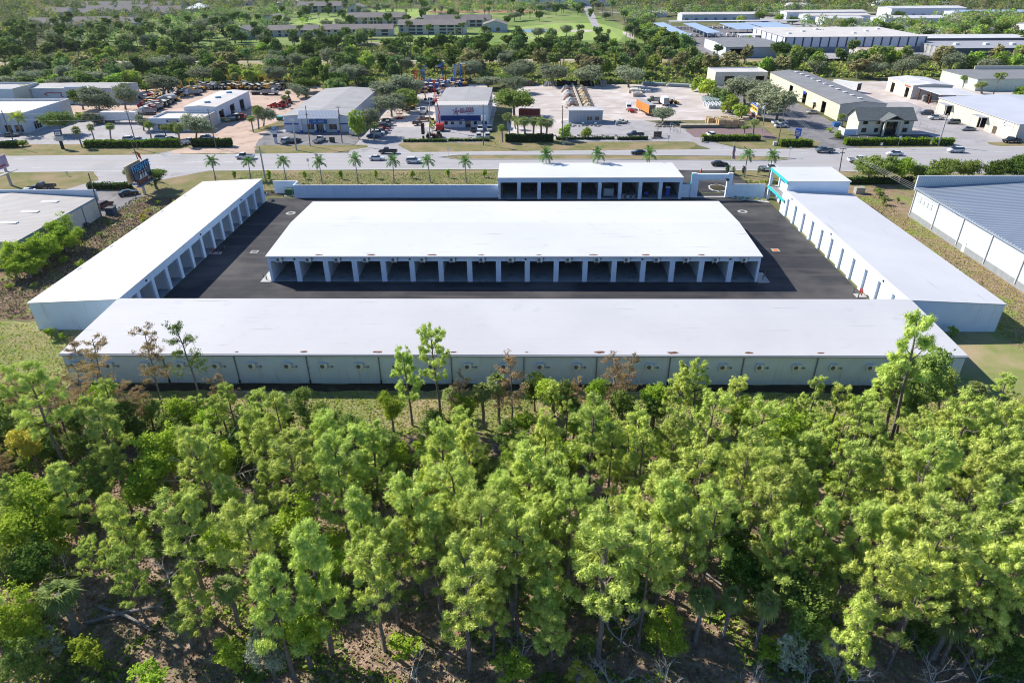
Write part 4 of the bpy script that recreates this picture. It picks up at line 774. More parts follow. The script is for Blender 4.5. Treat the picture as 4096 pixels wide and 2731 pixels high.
prop('box_trailer', 'white box trailer with an open dark rear parked beyond the grey roofed warehouse', 'trailer', mb, [WHITE, BLACK, RUBBER], (144, 318, Z2), rad(28))
# storage canopies and halls further back
def canopy(label, x0, x1, y0, y1, z, m, g='open storage canopies'):
    t = thing('storage_canopy', label, 'canopy', (x0, y0, 0), 0, g); mb = MB(); mb.prism([(x0, y0, z), (x1, y0, z+.3), (x1, y1, z+.3), (x0, y1, z)], (0, 0, .2)); mb.build('roof', m, t)
    n = max(3, int((y1-y0)/12))
    for i in range(n+1): y = y0+.5+(y1-y0-1)*i/n; on(t, 'post', WHITE, (x0+.3, x0+.6, y, y+.3, 0, z)); on(t, 'post', WHITE, (x1-.6, x1-.3, y, y+.3, 0, z))
canopy('leftmost narrow blue storage canopy beside the fairway', 108, 117, 512, 620, 5, M['rfSky']); canopy('second narrow blue storage canopy from the left', 132, 142, 530, 615, 5, M['rfSky'])
canopy('widest pale blue storage canopy in the vehicle store', 158, 186, 545, 600, 6, M['rfSky']); canopy('long white storage canopy across the back of the vehicle store', 125, 240, 632, 642, 5, M['rfWhite'])
canopy('blue storage canopy running behind the striped warehouse', 178, 200, 500, 590, 7, M['rfSky']); canopy('thin white storage canopy behind the grey roofed barn', 150, 186, 508, 522, 5.2, M['rfWhite'])
t = bld('warehouse', 'grey roofed storage barn with one open dark bay left of the striped warehouse', 120.8, 156.2, 436, 490, 5.6, M['wallB'], M['rfDark'], 'gx', .8, .3, op={'S': [(2.5, 11, 0, 4.8, 'o')]}, wmx=plain((.45, .50, .56)))
ops = []; t = bld('warehouse', 'huge white warehouse with dark vertical stripes beyond the canal', 163.8, 252, 461, 528, 8.6, plain((.62, .64, .72)), M['rfTanW'], 'flat', over=.4)
for i in range(17): x = 163.9+i*5.45; on(t, 'dark_panel', plain((.06, .06, .09)), (x, x+.9, 460.85, 460.99, 0, 8.4))
for i in range(6): y = 464+i*11; on(t, 'dark_panel', plain((.06, .06, .09)), (163.65, 163.79, y, y+1.2, 0, 8.4))
on(t, 'plinth', plain((.2, .22, .27)), (163.6, 252.1, 460.7, 460.84, 0, 2.9))
for i in range(6): on(t, 'roof_vent', WHITE, (172+i*14, 174+i*14, 480+(i % 3)*14, 483+(i % 3)*14, 8.8, 9.6))
t = bld('warehouse', 'rusty roofed open shed in front of the striped warehouse', 196, 224, 422, 440, 4.6, M['wallT'], M['rfRust'], 'gx', 1.0, .4, op={'S': [(2, 12, 0, 3.6, 'o'), (16, 26, 0, 3.6, 'o')]})
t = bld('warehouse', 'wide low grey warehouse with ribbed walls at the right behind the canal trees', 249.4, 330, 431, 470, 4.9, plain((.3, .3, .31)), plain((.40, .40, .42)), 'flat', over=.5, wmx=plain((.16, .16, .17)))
for i in range(7): on(t, 'wall_panel', plain((.42, .42, .4)), (249.2, 249.38, 433+i*5.2, 436+i*5.2, 0, 4.6))
for x in (262, 280, 296): on(t, 'roof_unit', WHITE, (x, x+2.4, 446, 449, 5.1, 6.2))
bld('warehouse', 'white roofed hall just behind the low grey warehouse', 238, 330, 476, 500, 6.0, plain((.16, .17, .19)), M['rfWhite'], 'flat')
for lb, x0, x1, y0, y1, h, rm in (('cream roofed workshop row beyond the long white canopy', 148.8, 222, 700, 722, 6, M['rfTanW']), ('long blue walled workshop row at the right, left half', 262, 320, 690, 712, 5, M['rfTanW']), ('small white block with an open yard of cars', 262, 296, 650, 670, 5.5, M['rfWhite']),
   ('long cream roofed shed behind the small white block', 254, 330, 722, 742, 6, M['rfTanW']), ('bright white gable hall at the upper right', 360, 432, 735, 765, 8, M['rfWhite']), ('white hall with a blue grey roof at the upper right edge', 400, 470, 690, 715, 7, M['rfSky']),
   ('white flat hall among trees right of the cars', 310, 372, 640, 668, 6, M['rfWhite']), ('low hall with a cream roof at the right edge behind the oak', 385, 450, 560, 585, 6, M['rfTanW']), ('long white shed at the top centre behind the tall trees', -8, 110, 945, 968, 8, M['rfWhite']),
   ('small gabled white lodge right of the top centre palms', 16, 34, 880, 892, 4, M['rfTanW']), ('white lodge behind the clay courts', 48, 66, 885, 897, 4, M['rfTanW']), ('white cottage by the far street', 120, 146, 760, 775, 4, M['rfTanW'])):
    bld('distant_building', lb, x0, x1, y0, y1, h, plain((.62, .66, .72)), rm, 'gx', 1.2, .5, op={'S': [(3+i*9, 6+i*9, 0, 3.2, 'd', plain((.2, .25, .35))) for i in range(int((x1-x0-6)/9))]})
# condominium blocks
CW = plain((.58, .56, .52)); DK = plain((.03, .035, .04))
def condo(label, x0, x1, y0, d, h, floors, rise=2.8, seed=0):
    r_ = random.Random(seed); ops = []; u = 1.5; n = 0
    fh = h/floors
    while u < (x1-x0)-6:
        wdt = r_.choice([2.2, 4.6, 5.2])
        for f in range(floors): ops.append((u, u+wdt, f*fh+.45, f*fh+fh-.4, 'o'))
        u += wdt+r_.choice([1.2, 3.0, 4.5])
    t = bld('apartment_block', label, x0, x1, y0, y0+d, h, CW, M['rfBrown'], 'gx', rise, .8, op={'S': ops}, group='brown roofed apartment blocks by the golf course')
    mb = MB()
    mb.box(x0+.3, x1-.3, y0+1.6, y0+1.8, 0, h-.1); mb.build('balcony_back', plain((.10, .11, .12)), t)
    for f in range(1, floors): on(t, 'balcony_slab', CW, (x0+.2, x1-.2, y0+.26, y0+1.59, f*fh-.1, f*fh+.1))
    return t
condo('two storey brown roofed block left of the golf pond palms', -202.4, -163, 576, 13, 4.9, 2, 3, 1); condo('long two storey brown roofed block behind the pond in the middle', -160, -104, 577, 13, 5.2, 2, 3, 2)
condo('three storey brown roofed block right of the middle, the tallest', -100.6, -47, 588, 15, 7.2, 3, 3.2, 3); condo('brown roofed block behind the two middle blocks with white chimneys', -165, -112, 690, 15, 6, 2, 3.5, 4)
condo('wide two storey block further back at the upper left centre', -262, -212, 858, 16, 7, 2, 4, 5); condo('brown roofed block partly behind the tallest block', -90, -30, 655, 13, 6, 2, 3.5, 6)
for lb, x0, x1, y0 in (('gabled house right of the tallest apartment block', -34, -14, 606), ('gabled block at the far left of the middle blocks', -226, -210, 560), ('stepped gable house beside the left fairway', -246, -228, 690), ('gabled house on the fairway behind the left blocks', -204, -186, 856)):
    bld('gabled_house', lb, x0, x1, y0, y0+22, 5.5, plain((.5, .52, .56)), M['rfBrown'], 'gy', 3, .6, op={'S': [(4, 7, .5, 3.4, 'w'), (11, 14, .5, 3.4, 'w')]}, cat='house')
k = 0
for row, (y0, xs) in enumerate(((646, [(-446, -404), (-398, -372), (-364, -342)]), (662, [(-452, -418), (-412, -366)]), (796, [(-520, -494), (-488, -452), (-446, -424), (-418, -398), (-394, -372)]), (840, [(-500, -470), (-464, -430), (-424, -392)]), (930, [(-570, -520), (-514, -480), (-470, -430)]), (1010, [(-480, -440), (-420, -370)]))):
    for x0, x1 in xs:
        bld('terrace_house', 'brown roofed terrace block, upper left, row %s from front, %s from left' % (ORD[row], ORD[xs.index((x0, x1))]), x0, x1, y0, y0+14, 4.6+(k % 3)*.6, plain((.52, .56, .62)), M['rfBrown'], 'gx', 4.0, .6, op={'S': [(2+i*5, 4.5+i*5, .5, 3.2, 'w') for i in range(int((x1-x0-3)/5))]}, cat='terrace', group='brown roofed terrace blocks'); k += 1
bld('pavilion', 'white tent roofed pavilion beyond the terrace blocks', -396, -372, 866, 890, 4, WHITE, WHITE, 'hip', 6, 1, cat='pavilion')
# far scattered roofs near the top
r_ = random.Random(5)
for i, (x, y) in enumerate(((-250, 1010), (-150, 1020), (-60, 1040), (180, 1030), (250, 980), (330, 960), (420, 900), (470, 860), (520, 960), (560, 1010), (600, 930), (300, 860), (360, 1080), (90, 1090), (150, 1000), (-330, 990))):
    bld('distant_house', '%s roofed house near the top edge, %s from the left' % (['white', 'grey', 'cream'][i % 3], ORD[sorted(range(16), key=lambda j: [-250, -150, -60, 180, 250, 330, 420, 470, 520, 560, 600, 300, 360, 90, 150, -330][j]).index(i)]), x, x+r_.uniform(18, 34), y, y+r_.uniform(12, 18), 4, plain((.6, .6, .6)), [M['rfWhite'], M['rfGrey'], M['rfTanW']][i % 3], 'hip', 3, 1, cat='house', group='houses near the top edge')
# ---------------------------------------------------------------- vehicles
_vm = {}
def sec(x, w, z0, z1, k=.9): return [(x, -w*k, z0), (x, -w, z0+.18), (x, -w, z1-.16), (x, -w*k*.97, z1), (x, w*k*.97, z1), (x, w, z1-.16), (x, w, z0+.18), (x, w*k, z0)]
VK = {  # body stations (x, half width, bottom, top); cabin (x, half width) pairs; wheels at; radius
 'sedan': ([(-2.35, .72, .45, .75), (-2.25, .86, .28, .98), (-1.5, .9, .25, 1.0), (1.0, .9, .25, .98), (1.9, .88, .27, .86), (2.3, .78, .35, .72), (2.4, .65, .42, .62)], [(-1.85, .78, .98), (-1.05, .62, 1.42), (.2, .62, 1.46), (1.05, .78, .98)], 1.42, .33),
 'suv': ([(-2.3, .78, .5, .9), (-2.25, .9, .35, 1.08), (-1.5, .93, .3, 1.1), (1.1, .93, .3, 1.08), (1.95, .91, .32, .98), (2.3, .82, .4, .85)], [(-2.2, .82, 1.08), (-1.85, .7, 1.68), (.35, .7, 1.72), (1.2, .82, 1.08)], 1.42, .37),
 'coupe': ([(-2.35, .72, .45, .78), (-2.2, .88, .28, .95), (-1.5, .92, .25, .95), (1.0, .92, .25, .9), (1.9, .9, .27, .82), (2.35, .78, .35, .68)], [(-1.9, .78, .93), (-.9, .6, 1.3), (.1, .6, 1.34), (1.0, .76, .91)], 1.45, .34)}
def vehicle(kind, color, label, loc, rz, cat=None, group=None):
    t = thing({'sedan': 'parked_car', 'suv': 'parked_suv', 'coupe': 'parked_car', 'pickup': 'pickup_truck', 'van': 'delivery_van'}[kind], label, cat or {'pickup': 'pickup truck', 'van': 'van', 'suv': 'suv'}.get(kind, 'car'), loc, rz, group)
    key = (kind, tuple(color))
    if key not in _vm:
        parts = []; pm = plain(color, .35, 0, .6)
        if kind in VK:
            st, cb, wx, wr = VK[kind]; b = MB(); b.loft([sec(*q) for q in st])
            (x0, w0, z0), (x1, w1, z1), (x2, w2, z2), (x3, w3, z3) = cb
            b.face([(x1, -w1, z1), (x2, -w2, z2), (x2, w2, z2), (x1, w1, z1)]); b.box(x1, x2, -w1, w1, z1-.05, z1-.005); parts.append(('body', b, [pm]))
            g_ = MB(); e = .006
            q = lambda x, w, z: [(x, -w, z), (x, w, z)]
            a, bq, c, d = q(x0, w0, z0), q(x1, w1, z1-e), q(x2, w2, z2-e), q(x3, w3, z3)
            g_.face([a[0], a[1], bq[1], bq[0]]); g_.face([d[0], d[1], c[1], c[0]]); g_.face([a[0], bq[0], c[0], d[0]]); g_.face([a[1], bq[1], c[1], d[1]]); parts.append(('window', g_, [GLASS]))
        elif kind == 'pickup':
            wx, wr = 1.75, .42; b = MB(); b.loft([sec(*q) for q in [(-.4, .96, .45, 1.12), (1.6, .96, .45, 1.12), (2.5, .95, .45, 1.06), (2.8, .85, .55, .9)]])
            b.box(-2.85, -.41, -.96, .96, .5, .68); b.box(-2.85, -.41, -.96, -.84, .68, 1.15); b.box(-2.85, -.41, .84, .96, .68, 1.15); b.box(-2.87, -2.76, -.84, .84, .68, 1.13); b.box(-.5, -.41, -.84, .84, .68, 1.15)
            b.box(-.15, .95, -.72, .72, 1.82, 1.87); parts.append(('body', b, [pm])); g_ = MB()
            lo = [(-.35, -.86, 1.12), (1.55, -.86, 1.12), (1.55, .86, 1.12), (-.35, .86, 1.12)]; hi = [(-.15, -.7, 1.82), (.95, -.7, 1.82), (.95, .7, 1.82), (-.15, .7, 1.82)]; g_.loft([lo, hi]); parts.append(('window', g_, [GLASS]))
            b = MB(); b.box(-2.74, -.52, -.83, .83, .685, .72); parts.append(('bed_liner', b, [DGREY]))
        else:
            wx, wr = 1.7, .36; b = MB(); b.loft([sec(*q) for q in [(-2.7, .95, .4, 2.3), (1.2, .97, .4, 2.35), (1.6, .95, .4, 2.1), (2.1, .93, .4, 1.35), (2.75, .8, .45, 1.0)]]); parts.append(('body', b, [pm]))
            g_ = MB(); g_.loft([[(1.66, -.8, 1.38), (2.12, -.8, 1.36), (1.68, -.8, 2.0)], [(1.66, .8, 1.38), (2.12, .8, 1.36), (1.68, .8, 2.0)]]); g_.box(.9, 1.5, -.975, .975, 1.3, 1.85); parts.append(('window', g_, [GLASS]))
        for nm, sx in (('headlight', 1), ('tail_light', -1)):
            for sy in (-1, 1):
                b = MB(); xe = (2.32 if kind in ('sedan', 'coupe') else 2.22) if sx > 0 else -2.36
                if kind in ('pickup', 'van'): xe = 2.76 if sx > 0 else (-2.9 if kind == 'pickup' else -2.72)
                b.box(xe-.03, xe+.03, sy*.62-.13, sy*.62+.13, .62, .76); parts.append((nm, b, [WHITE if sx > 0 else REDP]))
        for sx in (-1, 1):
            for sy in (-1, 1):
                b = MB(); b.cyl((sx*wx, sy*.72, wr), (sx*wx, sy*.975, wr), wr, n=12); b.cyl((sx*wx, sy*.976, wr), (sx*wx, sy*.985, wr), wr*.58, n=10, m=1); parts.append(('wheel', b, [RUBBER, STEEL]))
        _vm[key] = [(n, b.mesh(n, m)) for n, b, m in parts]
    for n, me in _vm[key]: link(n, me, t)
    return t
W_, K_, S_, G_, D_ = (.75, .76, .77), (.02, .022, .028), (.42, .43, .44), (.16, .19, .21), (.06, .07, .08)
zr = ZR+.001
VL = [('pickup', W_, 'b', 460, 962, 180, 'white pickup driving left just past the second roadside palm'),
 ('pickup', K_, 'b', 2100, 902, 180, 'black pickup with a loaded bed driving left past the paint shop lawn'), ('sedan', W_, 'b', 1975, 978, 0, 'white sedan in the middle lane below the black pickup'),
 ('suv', W_, 'c', 45, 1010, 0, 'white suv on the road behind the seventh roadside palm'), ('sedan', K_, 'd', 270, 1058, 180, 'black sedan on the far carriageway beyond the nine north bays'),
 ('sedan', K_, 'd', 1198, 1187, 0, 'black sedan on the near carriageway beside the flagpole'), ('pickup', W_, 'd', 1765, 1240, 0, 'white pickup behind the last roadside palm by the corner block'),
 ('pickup', G_, 'e', 60, 1035, 180, 'slate grey pickup in the far lane by the dark driveway'), ('pickup', W_, 'e', 440, 1145, 0, 'white pickup half hidden by the round roadside trees on the right'),
 ('sedan', W_, 'e', 862, 1068, 180, 'white sedan in the far lane in front of the shingle office hedge'), ('suv', W_, 'e', 1562, 1032, 180, 'rightmost white car on the road, a suv past the short hedge'),
 ('sedan', (.1, .11, .13), 'a', 130, 708, 10, 'dark sedan parked in the shade of the pale blue front office'), ('sedan', W_, 'a', 175, 795, 5, 'white car half hidden by the leaning pole at the left verge'),
 ('sedan', W_, 'L', 218, 280, 200, 'white sedan parked nose out behind the parapet of the tan shed'), ('pickup', (.07, .06, .06), 'a', 510, 1308, 185, 'dark pickup parked behind the tan shed beside the grass'),
 ('sedan', K_, 'a', 1480, 1378, 35, 'black sedan parked under the large billboard'), ('suv', (.12, .03, .03), 'a', 1205, 1520, 80, 'dark red car tucked behind the tan shed corner'),
 ('suv', W_, 'a', 1500, 760, 10, 'first white car from the left behind the long clipped hedges'), ('sedan', (.5, .55, .6), 'a', 1600, 765, 12, 'silver blue car behind the long clipped hedges, beside the pole'),
 ('suv', W_, 'a', 1865, 748, 10, 'white truck behind the long hedges in front of the low office'), ('sedan', D_, 'a', 1970, 760, 10, 'dark car behind the right end of the long clipped hedge'),
 ('pickup', W_, 'a', 2170, 790, 60, 'white pickup in the gap between the two dark green hedges'), ('suv', W_, 'b', 35, 745, 10, 'white suv behind the round dark hedge by the sandy driveway'),
 ('suv', (.55, .58, .6), 'b', 945, 775, 70, 'silver suv in the front row of the paint shop'), ('sedan', K_, 'b', 1040, 775, 70, 'black car next to the silver suv at the paint shop'),
 ('pickup', (.6, .6, .58), 'b', 1318, 768, 72, 'silver pickup alone in the paint shop front row'), ('van', W_, 'b', 1722, 680, 82, 'white delivery van by the right end of the paint shop')]
for i, (x, y) in enumerate(((1935, 722), (1985, 690), (2030, 668), (2045, 640), (2065, 612), (2085, 583), (2100, 553))):
    VL.append((['sedan', 'suv', 'suv', 'sedan', 'suv', 'pickup', 'suv'][i], [(.02, .05, .15), W_, (.3, .3, .31), (.4, .03, .03), D_, S_, D_][i], 'b', x, y, 8,
               ['navy sedan at the near end of the car row under the trees', 'white car second in the row under the trees', 'grey car third in the row under the trees', 'red car in the row parked under the trees', 'dark suv just behind the red car', 'silver pickup near the far end of the row under the trees', 'dark car at the far end of the row under the trees'][i]))
VL += [('pickup', (.16, .08, .05), 'c', 165, 530, 200, 'brown pickup parked left of the rental building'), ('suv', D_, 'c', 722, 645, 95, 'dark suv leftmost in the row by the rental building door'),
 ('pickup', W_, 'c', 808, 640, -88, 'white pickup facing out by the rental building door'), ('pickup', (.3, .31, .33), 'c', 912, 640, -85, 'grey pickup at the right corner of the rental building'),
 ('suv', W_, 'c', 788, 718, 95, 'left white car in the row along the front hedge'), ('suv', (.65, .65, .66), 'c', 889, 718, 95, 'right white car in the row along the front hedge'), ('pickup', W_, 'c', 228, 318, 70, 'white pickup by the red lift left of the rental building'),
 ('van', W_, 'd', 155, 540, -95, 'white van with a red trailer in the stone yard'), ('pickup', K_, 'd', 232, 852, 185, 'black pickup by the stone yard front fence'), ('suv', W_, 'd', 1095, 852, 100, 'white car roof showing above the clipped hedge by the pavers'),
 ('pickup', W_, 'd', 1885, 712, 12, 'white pickup nearer the trees in the shaded car park'), ('sedan', W_, 'd', 1900, 745, 8, 'white car in front of the pickup in the shaded car park'), ('sedan', (.5, .46, .38), 'd', 2265, 592, 180, 'tan sedan beside the long cream warehouse'),
 ('suv', D_, 'd', 2030, 450, 100, 'dark car parked by the cream warehouse behind the tree row'), ('suv', (.05, .08, .14), 'e', 1230, 600, 175, 'dark blue suv left of the fabrication hall'), ('pickup', W_, 'e', 1342, 655, 180, 'white pickup with a loaded bed beside the fabrication hall'),
 ('suv', (.25, .25, .24), 'e', 1532, 705, 178, 'grey suv under the left door canopy'), ('coupe', (.3, .31, .31), 'e', 1705, 782, 180, 'silver coupe between the two door canopies'), ('pickup', K_, 'e', 2200, 920, 190, 'black pickup at the sunny corner of the fabrication hall')]
for kd, c, cr, x, y, h, lb in VL:
    px = P(cr, x, y); vehicle(kd, c, lb, (px[0], px[1], zr if cr in 'abcde' and 188 < px[1] < 215 else Z5+.002), rad(h))
r_ = random.Random(3); n = 0     # parked cars far off to the right
for i in range(46):
    x = 300+(i % 23)*5.2+r_.uniform(-1, 1); y = 636+(i//23)*14+r_.uniform(-1, 1)
    if not (312-4 < x < 374): vehicle(r_.choice(['sedan', 'suv']), r_.choice([W_, W_, K_, S_, (.3, .03, .03), (.05, .1, .3)]), 'small parked car in the crowded lot beyond the striped warehouse', (x, y, Z2), rad(90), group='cars in the crowded lot beyond the striped warehouse')
for i in range(26):
    x = 118+(i % 13)*4.6; y = 560+(i//13)*62; vehicle('van', r_.choice([W_, W_, (.6, .58, .5)]), 'white motorhome parked under the open storage canopies', (x, y, Z2), rad(80+r_.uniform(-5, 5)), 'motorhome', 'vehicles under the storage canopies')
for i in range(16):
    x = 160+(i % 16)*1.9; vehicle('van', W_, 'white vehicle parked at the edge of the widest blue canopy', (x, 543+(i % 2)*2, Z2), rad(80), 'motorhome', 'vehicles at the widest blue canopy')
# ---------------------------------------------------------------- machines
def mach(kind, c, c2=(.7, .68, .6)):
    k = ('m', kind, c, c2)
    if k in _vm: return _vm[k]
    b = MB(); a, d, wm, mm = 0, 1, 2, 3
    if kind == 'tractor':
        b.box(-1.1, 1.5, -.6, .6, .7, 1.35, a); b.box(1.5, 2.6, -.95, .95, .3, .9, a); b.box(-1.0, .6, -.75, .75, 2.35, 2.5, d)
        for x in (-.95, .5):
            for y in (-.7, .7): b.cyl((x, y, 1.3), (x, y, 2.35), .05, m=wm)
        for x, r in ((-.8, .75), (1.1, .55)):
            for y in (-.85, .85): b.cyl((x, y-.2, r), (x, y+.2, r), r, n=12, m=wm)
        b.box(-.6, 0, -.5, .5, 1.35, 1.8, wm)
    elif kind == 'skid':
        b.box(-1, .9, -.6, .6, .4, 1.2, a); b.box(-.5, .5, -.5, .5, 1.2, 2.0, wm); b.box(-.55, .55, -.55, .55, 2.0, 2.1, a)
        for y in (-.75, .75):
            b.box(-1.1, 1.5, y-.08, y+.08, 1.1, 1.3, a)
            for x in (-.6, .6): b.cyl((x, y-.15, .4), (x, y+.15, .4), .4, n=10, m=wm)
        b.box(1.4, 2.2, -.9, .9, .2, .7, mm)
    elif kind == 'excavator':
        for y in (-1.1, 1.1): b.box(-1.8, 1.8, y-.28, y+.28, 0, .75, wm)
        b.box(-1.9, 1.2, -1.25, 1.25, .85, 1.9, a); b.box(.2, 1.3, .3, 1.2, 1.9, 2.8, GLI); b.box(.15, 1.35, .25, 1.25, 2.8, 2.9, d)
        b.loft([[(1.0, -.2, 1.3), (1.0, .2, 1.3), (1.0, .2, 1.9), (1.0, -.2, 1.9)], [(3.4, -.2, 4.6), (3.4, .2, 4.6), (3.1, .2, 5.2), (3.1, -.2, 5.2)], [(5.6, -.18, 4.4), (5.6, .18, 4.4), (5.7, .18, 4.8), (5.7, -.18, 4.8)]], a)
        b.loft([[(5.4, -.15, 4.9), (5.4, .15, 4.9), (5.9, .15, 4.7), (5.9, -.15, 4.7)], [(5.9, -.15, 1.7), (5.9, .15, 1.7), (6.2, .15, 1.7), (6.2, -.15, 1.7)]], a); b.box(5.4, 6.3, -.5, .5, .8, 1.7, wm)
    elif kind == 'boom':
        b.box(-1.3, 1.3, -1, 1, .5, 1.0, wm); b.box(-1.4, .9, -.9, .9, 1.0, 1.7, a)
        for x in (-1, 1):
            for y in (-1, 1): b.cyl((x, y-.2, .45), (x, y+.2, .45), .45, n=10, m=wm)
        b.loft([[(-.8, -.15, 1.6), (-.8, .15, 1.6), (-.5, .15, 1.6), (-.5, -.15, 1.6)], [(.1, -.15, 5.6), (.1, .15, 5.6), (.4, .15, 5.5), (.4, -.15, 5.5)], [(.5, -.12, 9.2), (.5, .12, 9.2), (.75, .12, 9.2), (.75, -.12, 9.2)]], a)
        b.box(.3, 1.5, -.8, .8, 8.6, 8.7, a); b.box(.3, 1.5, -.8, -.75, 9.2, 9.3, a); b.box(.3, 1.5, .75, .8, 9.2, 9.3, a); b.box(1.45, 1.5, -.75, .75, 9.2, 9.3, a); b.box(.3, .35, -.75, .75, 9.2, 9.3, a)
        for x in (.33, 1.47):
            for y in (-.77, .77): b.box(x-.03, x+.03, y-.03, y+.03, 8.7, 9.2, a)
    elif kind == 'scissor':
        b.box(-1.2, 1.2, -.6, .6, .2, .6, a)
        for i in range(4):
            z = .6+i*.35; b.prism([(-1.1, -.5, z), (1.1, -.5, z+.33), (1.1, -.5, z+.4), (-1.1, -.5, z+.07)], (0, .06, 0), a); b.prism([(-1.1, .44, z+.33), (1.1, .44, z), (1.1, .44, z+.07), (-1.1, .44, z+.4)], (0, .06, 0), a)
        b.box(-1.2, 1.2, -.6, .6, 2.0, 2.1, a); b.box(-1.2, 1.2, -.6, -.56, 2.9, 3.0, a); b.box(-1.2, 1.2, .56, .6, 2.9, 3.0, a)
        for x in (-1.17, 0, 1.17):
            for y in (-.58, .58): b.box(x-.03, x+.03, y-.03, y+.03, 2.1, 2.9, a)
        for x in (-.8, .8):
            for y in (-.6, .6): b.cyl((x, y-.1, .2), (x, y+.1, .2), .2, n=8, m=wm)
    elif kind == 'truck':
        b.box(-3.5, 3.6, -.45, .45, .7, .95, wm); b.loft([sec(x, w, z0, z1) for x, w, z0, z1 in ((1.2, 1.15, .8, 2.7), (2.3, 1.15, .8, 2.7), (2.5, 1.1, .8, 1.8), (3.7, 1.0, .7, 1.6))], a); b.box(1.9, 2.47, -1.0, 1.0, 1.9, 2.5, GLI); b.box(-3.6, 1.0, -1.2, 1.2, .96, 1.15, mm); b.box(-3.6, 1.0, -1.2, -1.1, 1.15, 2.2, mm); b.box(-3.6, 1.0, 1.1, 1.2, 1.15, 2.2, mm)
        for x in (-2.7, -1.6, 2.8):
            for y in (-1.0, 1.0): b.cyl((x, y-.18, .52), (x, y+.18, .52), .52, n=12, m=wm)
    elif kind == 'tanker':
        b.box(-3, 3, -.45, .45, .7, .95, wm); b.cyl((-2.8, 0, 1.9), (1.2, 0, 1.9), .95, n=14, m=a); b.loft([sec(x, w, z0, z1) for x, w, z0, z1 in ((1.5, 1.15, .8, 2.6), (2.5, 1.15, .8, 2.6), (2.7, 1.1, .8, 1.8), (3.5, 1.0, .7, 1.6))], a); b.box(2.1, 2.67, -1, 1, 1.9, 2.4, GLI)
        for x in (-2.2, -1.1, 2.7):
            for y in (-1.0, 1.0): b.cyl((x, y-.18, .52), (x, y+.18, .52), .52, n=12, m=wm)
    elif kind == 'trailer_small':
        b.box(-1.8, 1.8, -.95, .95, .55, .7, a); b.box(-1.8, 1.8, -.95, -.9, .7, 1.2, a); b.box(-1.8, 1.8, .9, .95, .7, 1.2, a); b.box(-1.8, -1.75, -.9, .9, .7, 1.2, a); b.box(1.8, 3, -.05, .05, .5, .6, wm)
        for y in (-1.05, 1.05): b.cyl((0, y-.1, .35), (0, y+.1, .35), .35, n=10, m=wm)
    me = b.mesh(kind, [plain(c), plain(c2), RUBBER, GREY, GLASS]); _vm[k] = me; return me
GLI = 4
YL, BL, RD, OR, WH = (.75, .42, .06), (.03, .12, .42), (.5, .03, .02), (.65, .2, .03), (.62, .62, .6)
CN = {YL: 'yellow', BL: 'blue', RD: 'red', OR: 'orange', WH: 'white', (.45, .42, .36): 'beige', (.05, .12, .05): 'green'}
KN = {'tractor': ('loader_tractor', 'canopied tractor'), 'skid': ('skid_loader', 'skid loader'), 'excavator': ('excavator', 'excavator'), 'boom': ('boom_lift', 'boom lift'), 'scissor': ('scissor_lift', 'scissor lift'), 'truck': ('work_truck', 'work truck'), 'tanker': ('tank_truck', 'tank truck'), 'trailer_small': ('flat_trailer', 'small trailer')}
AUTO = []     # things labelled from where they stand, at the end
def machine(kind, c, xy, rz, label=None, group=None, sc=1, c2=None):
    me = mach(kind, c, c2 or ((.7, .68, .6) if kind != 'excavator' else c)); o = link(KN[kind][0], me); o.location = (xy[0], xy[1], Z5+.002); o.rotation_euler = (0, 0, rz); o.scale = (sc,)*3
    tag(o, label or '', KN[kind][1], group)
    if not label: AUTO.append((o, '%s %s' % (CN.get(c, 'grey'), KN[kind][1]), 'yard'))
    return o
r_ = random.Random(11)
def crowd(n, poly, kinds, cols, grp, mind=2.6):
    """poly: corners in crop coordinates of crop c"""
    c, q = poly; out = []
    tries = 0
    while len(out) < n and tries < 6000:
        tries += 1; u, v = r_.random(), r_.random()
        x = (q[0][0]*(1-u)+q[1][0]*u)*(1-v)+(q[3][0]*(1-u)+q[2][0]*u)*v; y = (q[0][1]*(1-u)+q[1][1]*u)*(1-v)+(q[3][1]*(1-u)+q[2][1]*u)*v
        p = P(c, x, y)
        if all(math.hypot(p[0]-a, p[1]-b) > mind for a, b in out):
            out.append(p); kd = r_.choice(kinds); cl = r_.choice(cols) if kd != 'excavator' else YL
            machine(kd, cl, p, r_.choice([0, .3, 1.4, 1.7, 3.1, -1.5])+r_.uniform(-.3, .3), None, grp, 1.0)
crowd(96, ('v', [(860, 400), (2250, 400), (2200, 470), (950, 460)]), ['tractor', 'tractor', 'tractor', 'tractor', 'skid', 'truck', 'excavator'], [YL, YL, (.45, .42, .36), WH], 'machines in the sandy equipment yard', 2.5)
crowd(80, ('v', [(-60, 600), (520, 560), (300, 740), (-60, 880)]), ['tractor', 'tractor', 'truck', 'skid'], [WH, RD, (.45, .42, .36), YL], 'machines in the sandy equipment yard', 2.3)
crowd(20, ('v', [(480, 520), (860, 450), (860, 500), (520, 580)]), ['tractor', 'excavator', 'truck'], [YL, WH], 'machines in the sandy equipment yard', 3)
crowd(16, ('v', [(2050, 760), (2350, 640), (2350, 700), (2150, 800)]), ['trailer_small', 'skid'], [RD, (.25, .04, .03)], 'machines in the sandy equipment yard', 2.3)
crowd(12, ('v', [(1150, 960), (1560, 920), (1560, 960), (1250, 1010)]), ['skid', 'trailer_small', 'tractor'], [(.45, .42, .36), RD, WH], 'machines in the sandy equipment yard', 2.3)
crowd(60, ('w', [(640, 440), (1700, 400), (1400, 520), (500, 640)]), ['tractor', 'skid', 'tractor', 'scissor', 'boom', 'truck', 'skid'], [YL, YL, BL, BL, RD, WH], 'rental machines behind the star building', 2.4)
